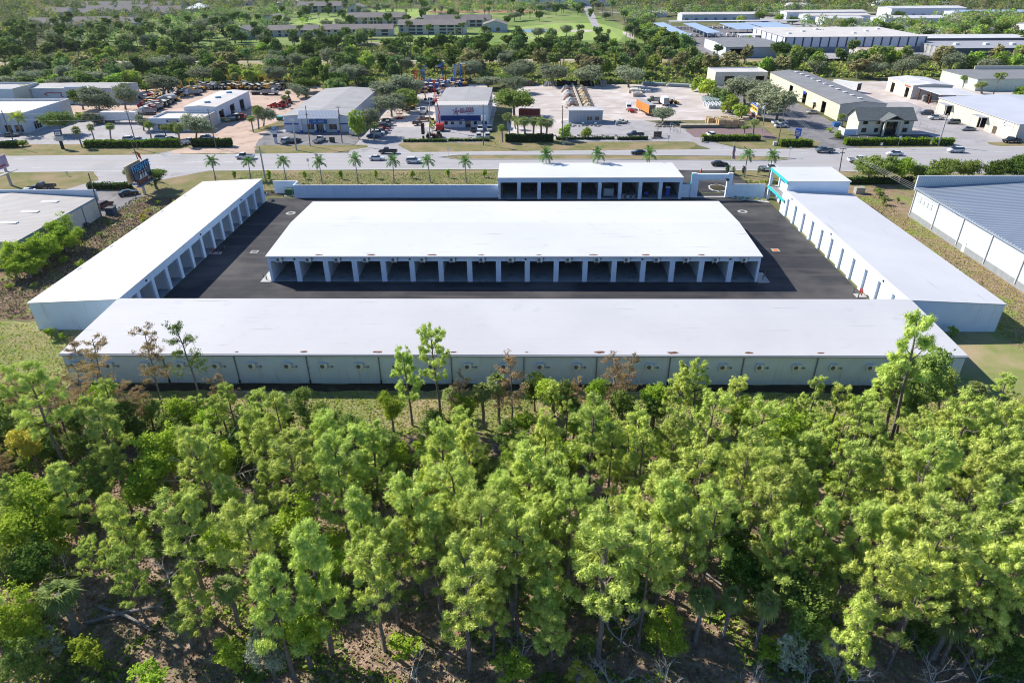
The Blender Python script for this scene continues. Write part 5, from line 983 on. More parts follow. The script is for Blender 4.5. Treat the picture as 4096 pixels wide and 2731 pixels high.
crowd(20, ('w', [(280, 700), (480, 760), (480, 960), (300, 1000)]), ['skid', 'trailer_small', 'tractor', 'scissor'], [RD, YL, (.05, .12, .05), YL], 'rental machines behind the star building', 2.4)
crowd(14, ('w', [(1000, 640), (1300, 560), (1300, 640), (1060, 720)]), ['skid', 'tractor', 'scissor'], [BL, YL, WH], 'rental machines behind the star building', 2.6)
for kd, c, cr, x, y, h, lb in (('excavator', YL, 'v', 560, 540, 200, 'yellow excavator beside the white truck in the sandy yard'), ('tanker', WH, 'v', 330, 660, 200, 'white tank truck at the left of the sandy yard'),
  ('truck', WH, 'v', 700, 560, 210, 'white work truck in front of the yellow excavator'), ('truck', WH, 'v', 2020, 545, 0, 'white road tractor coupled to the long flatbed'),
  ('excavator', YL, 'v', 2290, 400, 60, 'yellow excavator raised high against the trees'), ('excavator', YL, 'v', 2200, 400, 100, 'yellow excavator with folded boom at the yard edge'), ('excavator', YL, 'v', 1960, 430, 95, 'yellow excavator in the middle of the canopied tractors'), ('excavator', YL, 'v', 60, 700, 80, 'yellow excavator at the left end of the machine yard'),
  ('truck', WH, 'w', 690, 1030, -92, 'white road tractor facing out left of the rental building'), ('excavator', YL, 'w', 470, 800, -20, 'yellow mini excavator beneath the trees left of the rental yard'),
  ('boom', BL, 'w', 715, 500, 10, 'leftmost blue boom lift standing upright'), ('boom', BL, 'w', 985, 500, 100, 'tall blue boom lift in the middle of the rental yard'), ('boom', BL, 'w', 1310, 480, 30, 'blue boom lift near the red basket'), ('boom', BL, 'w', 1430, 470, 60, 'rightmost blue boom lift at the tree edge'), ('boom', BL, 'w', 1075, 470, 190, 'blue boom lift leaning among the rear machines'),
  ('boom', RD, 'w', 920, 850, 100, 'red boom lift beside the white pickup behind the building'), ('scissor', RD, 'w', 200, 1150, 0, 'red scissor lift in the tree shade at the left'), ('skid', (.55, .5, .1), 'w', 870, 1240, 90, 'pale yellow loader beside the left wall of the rental building'),
  ('tractor', (.25, .04, .03), 'w', 830, 1530, 0, 'dark red tractor by the front hedge'), ('skid', (.1, .14, .05), 'w', 990, 1520, 90, 'green skid loader by the front hedge'), ('trailer_small', (.12, .1, .09), 'w', 550, 1270, 20, 'rusty harrow trailer on the pale concrete'),
  ('trailer_small', RD, 'd', 185, 570, 90, 'small red trailer behind the white van'), ('truck', (.1, .13, .08), 'd', 470, 468, 180, 'dark green stake truck in the stone yard'), ('tractor', YL, 'd', 660, 478, 0, 'yellow wheel loader beside the white box truck'),
  ('truck', (.2, .25, .3), 'a', 2180, 215, 200, 'pale truck by the machine yard trees')):
    machine(kd, c, P(cr, x, y), rad(h), lb)
# tall red lift in front of the rental building
bp = P('c', 345, 640); t = thing('boom_lift', 'tall red boom lift raised in front of the rental building', 'boom lift', (bp[0], bp[1], Z5)); RR = plain((.55, .03, .03))
mb = MB(); mb.box(-1.2, 1.2, -1.5, 1.5, .5, 1.1); mb.box(-1.2, 1.2, -1.2, 1.8, 1.1, 2.3); mb.build('turntable', RR, t, False)
for sx in (-1, 1):
    for sy in (-1, 1): mb = MB(); mb.cyl((sx*1.15-.2, sy*1.2, .5), (sx*1.15+.2, sy*1.2, .5), .5, n=12); mb.build('wheel', RUBBER, t, False)
mb = MB(); mb.tube([(0, 0, 2.2), (-.2, -.1, 5.4), (.2, -.1, 6.0)], [.24, .2, .2], 6); mb.tube([(.2, -.1, 6.0), (-.5, 0, 9.0), (-.7, 0, 10.9)], [.2, .17, .15], 6); mb.build('boom', RR, t, False)
mb = MB(); mb.box(-1.7, .3, -.5, .5, 10.7, 10.8)
for z in (11.3, 11.8): mb.box(-1.7, .3, -.5, -.45, z, z+.06); mb.box(-1.7, .3, .45, .5, z, z+.06)
for x in (-1.68, -.7, .25): mb.box(x, x+.05, -.5, -.45, 10.8, 11.8); mb.box(x, x+.05, .45, .5, 10.8, 11.8)
mb.build('basket', RR, t, False)
# trailers and containers
def boxtrailer(name, label, loc, rz, L, Wd, H_, c, roofc=None):
    t = thing(name, label, 'trailer', loc, rz); b = MB(); b.box(0, L, -Wd/2, Wd/2, 1.0, H_); b.build('box', c, t, False)
    b = MB(); b.box(-.03, L+.03, -Wd/2-.03, Wd/2+.03, H_, H_+.06); b.build('roof', roofc or WHITE, t, False)
    b = MB(); b.box(-.08, -.01, -Wd/2+.1, Wd/2-.1, 1.1, H_-.1); b.build('door', DGREY, t, False)
    for x in (1.6, 2.9):
        for y in (-Wd/2+.2, Wd/2-.2): b = MB(); b.cyl((x, y-.2, .5), (x, y+.2, .5), .5, n=12); b.build('wheel', RUBBER, t, False)
    for y in (-.8, .8): b = MB(); b.box(L-3, L-2.8, y-.08, y+.08, 0, 1); b.build('landing_leg', DGREY, t, False)
    return t
a_, b_ = P('d', 420, 620), P('d', 310, 560); boxtrailer('box_trailer', 'long orange box trailer standing in the stone yard', (a_[0], a_[1], Z5), math.atan2(b_[1]-a_[1], b_[0]-a_[0]), 14, 2.5, 4.0, mat('orange_trailer', (.72, .27, .07), c2=(.62, .22, .05), sc=.6, rough=.6, spec=.2), plain((.42, .42, .42)))
a_ = P('a', 1175, 540); boxtrailer('box_trailer', 'long white box trailer in front of the machine yard', (-157, 255.5, Z5), -.03, 13, 2.5, 3.9, WHITE)
a_ = P('c', 1490, 478); t = thing('container', 'rust red shipping container behind the palms', 'container', (a_[0], a_[1], Z5), rad(170)); mb = MB(); mb.box(0, 8, -1.2, 1.2, .1, 2.6); mb.build('box', mat('container_red', (.28, .06, .05), stripe=('x', .5, (.18, .04, .03), .35)), t, False)
mb = MB(); mb.box(-.05, -.005, -1.1, 1.1, .2, 2.5); mb.build('door', plain((.3, .1, .08)), t, False)
a_ = P('d', 578, 500); t = thing('box_truck', 'white box truck seen from behind in the stone yard', 'truck', (a_[0], a_[1], Z5), rad(95)); mb = MB(); mb.box(-1, 4, -1.15, 1.15, .8, 3.3); mb.build('box', WHITE, t, False); mb = MB(); mb.box(4.1, 5.8, -1, 1, .5, 2.2); mb.build('cab', WHITE, t, False)
for x in (0, 4.9):
    for y in (-1, 1): mb = MB(); mb.cyl((x, y-.15, .45), (x, y+.15, .45), .45, n=12); mb.build('wheel', RUBBER, t, False)
mb = MB(); mb.box(-1.04, -1.005, -1, 1, .9, 3.1); mb.build('door', GREY, t, False)
a_ = P('v', 1700, 540); mb = MB(); mb.box(0, 11, -1.25, 1.25, .9, 1.2)
for x in (1, 2.2, 3.4): mb.cyl((x, -1.2, .45), (x, -.8, .45), .45, m=1); mb.cyl((x, .8, .45), (x, 1.2, .45), .45, m=1)
prop('flatbed_trailer', 'long dark flatbed behind the white road tractor in the sandy yard', 'trailer', mb, [plain((.06, .05, .05)), RUBBER], (a_[0], a_[1], Z5), rad(2))
for lb, cr, x, y, c, c2 in (('yellow topped waste skip by the open hall doors', 'v', 1265, 1000, (.5, .45, .08), (.1, .2, .1)), ('pale blue topped waste skip by the open hall doors', 'v', 1385, 990, (.4, .6, .7), (.08, .15, .1)), ('bright blue lidded waste skip left of the paint shop', 'v', 2185, 970, (.05, .45, .6), (.03, .15, .1)), ('blue waste skip beside the long cream warehouse', 'e', 195, 735, (.03, .12, .4), (.03, .2, .55))):
    a_ = P(cr, x, y); mb = MB(); mb.loft([[(-1, -.7, 0), (1, -.7, 0), (1, .7, 0), (-1, .7, 0)], [(-1.15, -.9, 1.3), (1.15, -.9, 1.3), (1.15, .9, 1.3), (-1.15, .9, 1.3)]]); mb.box(-1.17, 1.17, -.92, .92, 1.3, 1.42, 1)
    prop('skip', lb, 'skip', mb, [plain(c2), plain(c)], (a_[0], a_[1], Z5))
# ---------------------------------------------------------------- stone yard goods
def goods(kind, xy, label, grp, rz=0, sc=1.0, z=0):
    if kind == 'crate': sc = r_.choice([.8, .9, 1.0]); xy = (xy[0]+r_.uniform(-.1, .1), xy[1])
    k = ('g', kind)
    if k not in _vm:
        b = MB()
        if kind == 'bag': b.loft([[(-.5, -.5, 0), (.5, -.5, 0), (.5, .5, 0), (-.5, .5, 0)], [(-.58, -.58, .5), (.58, -.58, .5), (.58, .58, .5), (-.58, .58, .5)], [(-.48, -.48, 1.15), (.48, -.48, 1.15), (.48, .48, 1.15), (-.48, .48, 1.15)], [(-.2, -.2, 1.3), (.2, -.2, 1.3), (.2, .2, 1.3), (-.2, .2, 1.3)]]); m_ = [mat('bulk_bag_white', (.66, .68, .67), c2=(.52, .54, .54), sc=2, coord='obj')]
        elif kind == 'greybag': b.loft([[(-.55, -.55, 0), (.55, -.55, 0), (.55, .55, 0), (-.55, .55, 0)], [(-.6, -.6, 1.5), (.6, -.6, 1.5), (.6, .6, 1.5), (-.6, .6, 1.5)]]); b.box(-.5, .5, -.5, .5, 1.5, 1.62, 1); m_ = [mat('wrapped_pallet_grey', (.32, .36, .37), c2=(.24, .27, .28), sc=2, coord='obj'), plain((.45, .55, .5))]
        elif kind == 'crate': b.box(-1.1, 1.1, -.6, .6, 0, 2.7); b.box(-1.15, 1.15, -.65, .65, 2.7, 2.78, 1); m_ = [M['lumber'], plain((.5, .42, .26))]
        elif kind == 'low': b.box(-1.3, 1.3, -.55, .55, 0, 1.0); b.box(-1.35, 1.35, -.6, .6, 1.0, 1.06, 1); m_ = [mat('wire_crate', (.3, .26, .2), c2=(.2, .17, .13), sc=3, coord='obj'), plain((.5, .44, .3))]
        elif kind == 'rock':
            r2 = random.Random(1)
            for i in range(7): x, y, q = r2.uniform(-.7, .7), r2.uniform(-.5, .5), r2.uniform(.25, .5); b.loft([[(x-q, y-q*.7, 0), (x+q, y-q*.8, 0), (x+q*.8, y+q*.7, 0), (x-q*.9, y+q*.8, 0)], [(x-q*.7, y-q*.5, q), (x+q*.6, y-q*.6, q*1.2), (x+q*.5, y+q*.4, q), (x-q*.6, y+q*.6, q*.9)]])
            m_ = [M['stone']]
        _vm[k] = b.mesh(kind, m_)
    o = link({'bag': 'bulk_bag', 'greybag': 'wrapped_pallet', 'crate': 'stone_crate', 'low': 'wire_crate', 'rock': 'rock_pile'}[kind], _vm[k]); o.location = (xy[0], xy[1], Z5+z); o.rotation_euler = (0, 0, rz); o.scale = (sc,)*3
    tag(o, label, {'bag': 'bag', 'greybag': 'pallet', 'crate': 'crate', 'low': 'crate', 'rock': 'rock pile'}[kind], grp); return o
r_ = random.Random(4)
a_, b_ = P('d', 325, 262), P('d', 838, 290)
for i in range(32):
    if 15 < i < 18: continue
    for j in range(2): goods('greybag', (a_[0]+(b_[0]-a_[0])*i/31, a_[1]+(b_[1]-a_[1])*i/31+j*1.4), 'grey wrapped pallet in the long rows at the back of the stone yard', 'grey wrapped pallets in rows at the back of the yard', sc=.85)
for i in range(6):
    for j in range(5): goods('greybag', (75.6-i*.15+j*1.4, 297-i*1.9), 'grey wrapped pallet in the block at the right side of the stone yard', 'grey wrapped pallets at the right side of the yard', sc=.95)
for i in range(4):
    for j in range(5): goods('bag', (73.6+j*1.5+i*.1, 284.5-i*2.0), 'white bulk bag in the cluster at the right of the stone yard', 'white bulk bags at the right side of the yard', r_.uniform(-.2, .2), 1.15)
for i in range(4): goods('greybag', (79.5+i*1.3, 270-i*1.8), 'tan wrapped pallet just behind the brown stone crates', 'tan wrapped pallets behind the brown crates', sc=1.2)
for j in range(4):
    for i in range(4): goods('crate', (69.6+i*2.35, 243.9+j*2.4), 'tall brown stone crate in the block beside the pavers', 'brown stone crates beside the pavers', r_.uniform(-.03, .03))
    if j < 3: goods('crate', (67.0+(j % 2)*.3, 249+j*1.5), 'tall brown stone crate in the block beside the pavers', 'brown stone crates beside the pavers')
for i in range(6): goods('low', (56.5+i*2.5, 243.6), 'low crate of flat stone in the row along the pavers', 'low crates in the row along the pavers')
for i in range(6): goods('low', (57+i*2.5, 245.2), 'low crate of flat stone in the row along the pavers', 'low crates in the row along the pavers')
for i in range(22): goods('rock', (P('d', 480+(i % 8)*36, 690+(i//8)*26)), 'rough stone heap at the gate corner of the stone yard', 'stone heaps by the yard gate', i, .9)
for i in range(16): goods('rock', (P('c', 1660+i*46+((i*37) % 13), 700+(i % 3)*9)), 'garden stone heap along the front fence of the stone yard', 'stone heaps along the front fence', i, .75)
for i in range(8): goods('rock' if i % 3 else 'greybag', (P('c', 1840+i*48, 590-(i % 2)*6)), 'stone samples in front of the small grey yard office', 'samples in front of the yard office', i, .7)
for i in range(9): goods(['low', 'greybag', 'greybag'][i % 3], (P('d', 20+(i % 4)*34, 690+(i//4)*16)), 'pallet of pavers beside the yard office', 'pallets beside the yard office', .1, .7)
for i in range(8): goods('rock', P('d', 1330+i*16, 690-i*12), 'pale boulder heap beside the brown stone crates', 'boulder heaps beside the brown crates', i, 1.1)
for i in range(10): goods('rock', P('d', 430+(i % 5)*22, 865+(i//5)*14), 'loose stone round the yard sign', 'loose stones round the yard sign', i, .5)
# block bays with heaps
WT = mat('block_bay_concrete', (.50, .44, .37), c2=(.4, .35, .3), sc=1, rough=.9); mb = MB(); t = thing('storage_bays', 'row of concrete block bays holding coloured sand and gravel heaps', 'block bays', (22, 276, 0))
for k in range(10): y = 271+k*6.2; mb = MB(); mb.box(17.5, 28.5, y, y+.6, 0, .8); mb.box(19.5, 26.5, y, y+.6, .8, 1.25); mb.build('block_wall', WT, t)
mb = MB(); mb.box(22.3, 23.0, 259, 332, 0, 1.7); mb.build('spine_wall', WT, t)
for k in range(9):
    for s in (-1, 1):
        y = 274.3+k*6.2; c = [(.62, .6, .56), (.55, .38, .22), (.2, .12, .1), (.6, .52, .4), (.45, .43, .42), (.62, .45, .25)][(k*2+(s > 0)) % 6] if k else ((.6, .4, .2) if s > 0 else (.6, .5, .36))
        b = MB(); n = 14; cx, cy_ = 22.6+s*3.3, y
        rim = [(cx+2.9*math.cos(i*2*math.pi/n)*r_.uniform(.85, 1), cy_+2.6*math.sin(i*2*math.pi/n)*r_.uniform(.85, 1), Z5) for i in range(n)]; mid = [(cx+(p[0]-cx)*.45, cy_+(p[1]-cy_)*.45, 1.6+r_.uniform(-.2, .3)) for p in rim]
        for i in range(n): j = (i+1) % n; b.face([rim[i], rim[j], mid[j], mid[i]]); b.face([mid[i], mid[j], (cx, cy_, 2.3)])
        o = b.build('gravel_heap', mat('heap_%d_%d' % (k, s), c, c2=tuple(q*.8 for q in c), sc=1, rough=1), loc=(cx, cy_, 0)); tag(o, '%s heap in the %s block bay from the office, %s side' % (['pale sand', 'tan sand', 'dark mulch', 'cream gravel', 'grey gravel', 'orange sand'][(k*2+(s > 0)) % 6] if k else ['pale sand', 'orange sand'][s > 0], ORD[k], 'right' if s > 0 else 'left'), 'heap', 'heaps in the block bays')
for k, (x0, x1, c) in enumerate(((-1, 5, (.06, .045, .035)), (9, 15, (.2, .2, .2)), (15.5, 25, (.018, .018, .02)), (26.5, 33, (.02, .018, .018)), (36, 39, (.3, .28, .25)))):
    b = MB(); n = 9; top = [(x0+(x1-x0)*i/n, 335.5, 2.2+r_.uniform(-.4, .6)) for i in range(n+1)]; bot = [(x0+(x1-x0)*i/n, 333+r_.uniform(-.5, .5), Z4) for i in range(n+1)]; bk = [(p[0], 339, Z4) for p in top]
    for i in range(n): b.face([bot[i], bot[i+1], top[i+1], top[i]]); b.face([top[i], top[i+1], bk[i+1], bk[i]])
    o = b.build('mulch_heap', mat('mulch_heap_%d' % k, c, c2=tuple(q*1.6 for q in c), sc=1.5, rough=1, bump=1, bsc=2), loc=(x0, 335, 0)); tag(o, ['ragged brown brush heap at the left of the back row', 'grey gravel heap in the back row', 'wide black mulch heap in the back row', 'narrow black mulch heap in the back row', 'pale heap at the right end of the back row'][k], 'heap', 'heaps along the back of the stone yard')
mb = MB(); mb.box(0, 3.2, 0, .5, 0, 1.2); mb.box(-.5, 0, 0, 5, 0, 1.2); a_ = P('d', 160, 352)
for i, (x, y, w_) in enumerate(((160, 355, 5.6), (208, 396, 4.2))):
    a_ = P('d', x, y); mb = MB(); mb.box(0, w_, 0, .6, 0, 1.4); mb.box(0, .6, .6, 6, 0, 1.4); mb.box(w_-.6, w_, .6, 6, 0, 1.4); prop('block_bay', ['grey block bay with white gravel in the back of the yard', 'lower grey block bay with crushed stone'][i], 'block bay', mb, WT, (a_[0], a_[1], Z5))
    b = MB(); b.loft([[(.7, .7, 0), (w_-.7, .7, 0), (w_-.7, 6, 0), (.7, 6, 0)], [(1.2, 1.5, 1.5), (w_-1.2, 1.5, 1.4), (w_-1.3, 4.5, 1.7), (1.3, 4.5, 1.6)]]); prop('gravel_heap', ['white gravel inside the larger grey block bay', 'grey crushed stone inside the lower grey block bay'][i], 'heap', b, [plain([(.66, .64, .6), (.35, .35, .35)][i], .95)], (a_[0], a_[1], Z5))
for i in range(7): a_ = P('d', 290+(i % 4)*34, 345-(i//4)*32); goods('bag', a_, 'purple white bag beside the grey block bays', 'bags beside the grey block bays', 0, 1.0)
# ---------------------------------------------------------------- poles, wires, signs
def pole(label, base, top, r=.16, arms=(), m='wood', cat='utility pole', light=False):
    t = thing('utility_pole' if not light else 'street_lamp', label, cat, (base[0], base[1], 0)); b = MB(); b.cyl((base[0], base[1], 0), (top[0], base[1], top[1]), r, r*.7, 8); b.build('shaft', M[m] if m in M else m, t)
    for z, w_ in arms:
        f = z/top[1]; x = base[0]+(top[0]-base[0])*f; b = MB(); b.box(x-w_/2, x+w_/2, base[1]-.1, base[1]+.1, z-.07, z+.07)
        for k in (-1, -.5, .5, 1): b.cyl((x+k*w_*.46, base[1], z+.07), (x+k*w_*.46, base[1], z+.35), .05, n=6, m=1)
        b.build('crossarm', [M['wood'], WHITE], t)
    return t
def polepx(label, c, bx_, by, tx, ty, **k):
    p = P(c, bx_, by); x, z = PZ(c, tx, ty, p[1]); return pole(label, p, (x, z), **k), p, (x, z)
POLES = {}
for key, lb, c, a in (('a0', 'leaning wooden pole in front of the pale blue office', 'a', (180, 830, 15, 410)), ('a1', 'wooden pole in the middle of the long clipped hedges', 'a', (1580, 850, 1450, 410)), ('b0', 'wooden pole at the right end of the round dark hedge', 'b', (130, 845, 30, 390)),
   ('b1', 'short grey pole on the paint shop lawn without crossarm', 'b', (1050, 865, 1005, 530)), ('b2', 'tall wooden pole in front of the paint shop sign', 'b', (1208, 820, 1152, 355)), ('b3', 'tall wooden pole near the white van', 'b', (1575, 780, 1525, 360)),
   ('c0', 'wooden pole in front of the rental building corner', 'c', (842, 805, 838, 340)), ('c1', 'bare wooden pole between the palms and the yard office', 'c', (1745, 800, 1752, 350)),
   ('d0', 'grey pole with a transformer by the tree row', 'd', (1690, 790, 1730, 465)), ('d1', 'tall pole with crossarm by the right hedge', 'd', (1862, 955, 1960, 470)), ('e0', 'thick pale pole standing in the short right hedge', 'e', (1365, 955, 1480, 590)),
   ('b4', 'thick grey pole on the near verge between the second and third palms', 'b', (690, 1185, 622, 815)), ('L0', 'thin leaning wooden pole beside the tan shed', 'L', (845, 487, 728, 108)), ('e1', 'thin pole with triple insulators behind the corner block', 'e', (235, 1245, 278, 985)),
   ('O1', 'pale lamp pole rising above the striped parapet of the blue roofed warehouse', 'e', (1390, 1315, 1465, 1090)), ('O2', 'rightmost pale pole above the blue roofed warehouse', 'e', (2255, 1305, 2350, 1060)), ('c2', 'tall grey pole left of the red boom lift', 'c', (225, 735, 225, 270)), ('a9', 'pole with a ragged orange flag behind the large billboard', 'a', (1660, 1180, 1510, 780))):
    arms = {'d1': ((.86, 2.2),), 'b2': ((.78, 1.0),), 'b3': ((.97, 1.6),), 'a1': ((.97, 1.4),), 'e1': ((.97, 1.9), (.8, 1.4)), 'd0': ((.96, 1.2),), 'a9': ((.72, 1.6),), 'b0': ((.8, 1.0),)}.get(key, ())
    p = P(c, a[0], a[1]); x, z = PZ(c, a[2], a[3], p[1]); POLES[key] = (p, (x, z))
    pole(lb, p, (x, z), r=.26 if key in ('b4', 'e0', 'b1') else .17, arms=[(f*z, w_) for f, w_ in arms], m='wood' if key not in ('e0', 'b4', 'O1', 'O2', 'c2', 'b1', 'd0') else 'conc', cat='pole')
fp = POLES['a9']; mb = MB(); x9 = fp[0][0]+(fp[1][0]-fp[0][0])*.66; mb.face([(x9, fp[0][1]-.05, fp[1][1]*.78), (x9+1.1, fp[0][1]-.05, fp[1][1]*.70), (x9+1.3, fp[0][1]-.05, fp[1][1]*.50), (x9+.5, fp[0][1]-.05, fp[1][1]*.60)]); prop('flag', 'ragged orange flag hanging from the pole behind the billboard', 'flag', mb, plain((.55, .07, .03)), (0, 0, 0))
mb = MB(); p0 = POLES['d0']; mb.cyl((p0[1][0]-.3, p0[0][1]-.2, p0[1][1]*.78), (p0[1][0]-.3, p0[0][1]-.2, p0[1][1]*.9), .28, n=10); prop('pole_transformer', 'white can transformer on the grey pole by the tree row', 'transformer', mb, WHITE, (0, 0, 0))
for dx in (-.5, .45): mb = MB(); p0 = POLES['c0']; mb.cyl((p0[1][0]+dx, p0[0][1]-.2, p0[1][1]*.62), (p0[1][0]+dx, p0[0][1]-.2, p0[1][1]*.73), .27, n=10); prop('pole_transformer', '%s white can transformer on the pole by the rental building' % ('left' if dx < 0 else 'right'), 'transformer', mb, WHITE, (0, 0, 0))
def wire(label, a, b, sag=.8, r=.02, n=10):
    mb = MB(); pts = [(a[0]+(b[0]-a[0])*i/n, a[1]+(b[1]-a[1])*i/n, a[2]+(b[2]-a[2])*i/n-sag*4*(i/n)*(1-i/n)) for i in range(n+1)]
    mb.tube(pts, [r]*(n+1), 3); prop('power_line', label, 'wire', mb, plain((.3, .3, .3)), (0, 0, 0), 0, 'power lines along the road')
def tp(k, f=.95): p, q = POLES[k]; return (p[0]+(q[0]-p[0])*f, p[1], q[1]*f)
seq = ['a0', 'a1', 'b0', 'b2', 'b3', 'c0', 'c1', 'd0', 'd1', 'e0']
for a, b in zip(seq, seq[1:]):
    for f, w_ in ((.97, 'upper'), (.8, 'lower')): wire('%s wire strung between roadside poles over the far verge' % w_, tp(a, f), tp(b, f))
for k in range(4): wire('one of the bundled wires slanting from the crossarm pole to the blue roofed warehouse', (tp('d1', .86)[0]-.9+k*.6, tp('d1')[1], tp('d1', .86)[2]), (tp('e1')[0]-.8+k*.5, tp('e1')[1], tp('e1')[2]+.1), .5)
q = P('O', 1490, 500)
for k in range(4): wire('one of the wires slanting down right of the grey white roof', (tp('e1')[0]-.8+k*.5, tp('e1')[1], tp('e1')[2]), (87.5+k*1.1, 133-k*.5, 7.2), .3, .025)
wire('single wire at the far left over the pale blue office', (-260, tp('a0')[1], tp('a0')[2]), tp('a0'), .8)
# flagpole
t = thing('flagpole', 'white flagpole flying a striped flag behind the gate', 'flagpole', (57.3, 186, 0)); b = MB(); b.cyl((57.3, 186, 0), (57.3, 186, 8.3), .09, .06, 8); b.cyl((57.3, 186, 8.3), (57.3, 186, 8.45), .12, n=8); b.build('shaft', WHITE, t)
fl = thing('flag', 'limp red and white striped flag with blue corner on the flagpole', 'flag', (57.3, 186, 4)); nst = 9
for nm, m_, off in (('red_stripes', plain((.5, .03, .05)), 0), ('white_stripes', WHITE, 1)):
    b = MB()
    for i in range(nst):
        if i % 2 == off:
            u0, u1 = i/nst, (i+1)/nst
            for j in range(6): z0, z1 = 7.5-j*.55, 7.5-(j+1)*.55; g_ = lambda u, z: (57.36+u*.95*(.5+.5*(7.5-z)/3.3)+.1*math.sin(z*3), 185.9+.14*math.sin(u*9+z), z-u*.5); b.face([g_(u0, z0), g_(u1, z0), g_(u1, z1), g_(u0, z1)])
    b.build(nm, m_, fl)
b = MB(); g2 = lambda u, z: (57.36+u*.5, 185.82, z-u*.3); b.face([g2(0, 7.55), g2(1, 7.55), g2(1, 6.4), g2(0, 6.4)]); b.build('blue_field', plain((.02, .04, .25)), fl)
# large billboard on the left
def billboard(name, label, x, ys, zb, zt, face, px_, back=None, skew=0, posts=1, facedir=1):
    t = thing(name, label, 'billboard', (x, (ys[0]+ys[1])/2, 0)); y0, y1 = ys
    b = MB(); b.prism([(x+skew, y0, zb), (x-skew, y1, zb), (x-skew, y1, zt), (x+skew, y0, zt)], (-.25*facedir, 0, 0)); b.build('panel', face, t)
    if back: b = MB(); b.prism([(x-1.5*facedir+skew, y0-.6, zb-.4), (x-1.5*facedir-skew, y1-1.2, zb-.4), (x-1.5*facedir-skew, y1-1.2, zt+.1), (x-1.5*facedir+skew, y0-.6, zt+.1)], (-.2*facedir, 0, 0)); b.build('rear_panel', back, t)
    b = MB(); b.prism([(x+skew-.1*facedir, y0-.3, zb-1.2), (x-skew-.1*facedir, y1+1.2, zb-1.2), (x-skew+1.1*facedir, y1+1.2, zb-1.2), (x+skew+1.1*facedir, y0-.3, zb-1.2)], (0, 0, .12)); b.build('catwalk', GREY, t)
    for k in range(posts): yy = y0+(y1-y0)*(.45 if posts == 1 else (.1+.8*k/(posts-1))); b = MB(); b.cyl((x-.7*facedir, yy, 0), (x-.7*facedir, yy, zb), .35, n=10); b.build('post', M['conc'], t)
    return t
BX = -97.0
t = billboard('billboard', 'large dark blue billboard with pale blue TYSON EYE lettering and a brown skirt', BX, (163.4, 171.6), 4.2, 8.1, plain((.012, .03, .09)), 0, plain((.85, .62, .33)))
S45 = (rad(90), 0, rad(90))
text('TYSON EYE', 2.25, plain((.12, .52, .9)), t, (BX+.04, 167.5, 7.0), S45, ax=.80)
for i in range(3):
    y = 166.2+i*1.25; b = MB(); b.prism([(BX+.05, y-.45, 4.6), (BX+.05, y+.45, 4.6), (BX+.05, y+.3, 5.5), (BX+.05, y-.3, 5.5)], (.03, 0, 0), 0); b.build('portrait_coat', WHITE if i != 1 else plain((.5, .5, .52)), t)
    b = MB(); b.cyl((BX+.04, y, 5.95), (BX+.09, y, 5.95), .3, n=10); b.build('portrait_face', plain((.5, .3, .24)), t)
for y, z, w_ in ((164.6, 5.9, 1.0), (164.6, 5.5, .8), (164.6, 5.1, 1.0), (164.6, 4.7, .7), (170.3, 6.0, 1.0), (170.3, 5.6, 1.1), (170.3, 5.2, .8)): on(t, 'small_print', plain((.2, .25, .3)), (BX+.01, BX+.04, y-w_, y+w_, z-.09, z+.09))
on(t, 'pale_band', plain((.45, .45, .45)), (BX+.03, BX+.08, 165.2, 169.8, 4.3, 4.6)); on(t, 'skirt', plain((.22, .07, .035)), (BX-.3, BX-.02, 164.2, 171.4, 3.15, 4.19)); on(t, 'maker_plate', plain((.5, .45, .42)), (BX-.019, BX+.01, 169.3, 170.9, 3.35, 3.95))
t = billboard('billboard', 'purple billboard on two concrete posts at the left frame edge', -137.3, (167, 176), 5.0, 8.2, mat('purple_poster', (.33, .25, .55), c2=(.6, .45, .4), sc=.8, rough=.6), 0, None, posts=2); on(t, 'poster_band', plain((.4, .06, .08)), (-137.29, -137.25, 169, 175, 5.5, 5.9))
# yellow billboard on the right
YX = 85.2; t = billboard('billboard', 'yellow and white car advert billboard with a blue top edge by the tree row', YX, (254.5, 263), 1.9, 5.1, WHITE, 0, WHITE, facedir=-1)
on(t, 'yellow_field', mat('advert_yellow', (.85, .6, .14), rough=.6), (YX-.05, YX-.02, 254.7, 262.8, 2.7, 4.6)); on(t, 'blue_band', BLUEP, (YX-.05, YX-.02, 254.5, 263, 4.6, 5.4)); on(t, 'brown_skirt', plain((.3, .12, .07)), (YX-.03, YX+.2, 254.6, 263, .75, 1.88))
SW = (rad(90), 0, rad(-90)); text('100+ New Vehicles!', 1.3, plain((.35, .2, .08)), t, (YX-.09, 258.8, 3.75), SW, ax=.72); on(t, 'small_print', plain((.5, .52, .7)), (YX-.08, YX-.055, 255.5, 262, 4.88, 5.08)); on(t, 'small_print', BLUEP, (YX-.06, YX-.03, 255.5, 259.2, 2.2, 2.4))
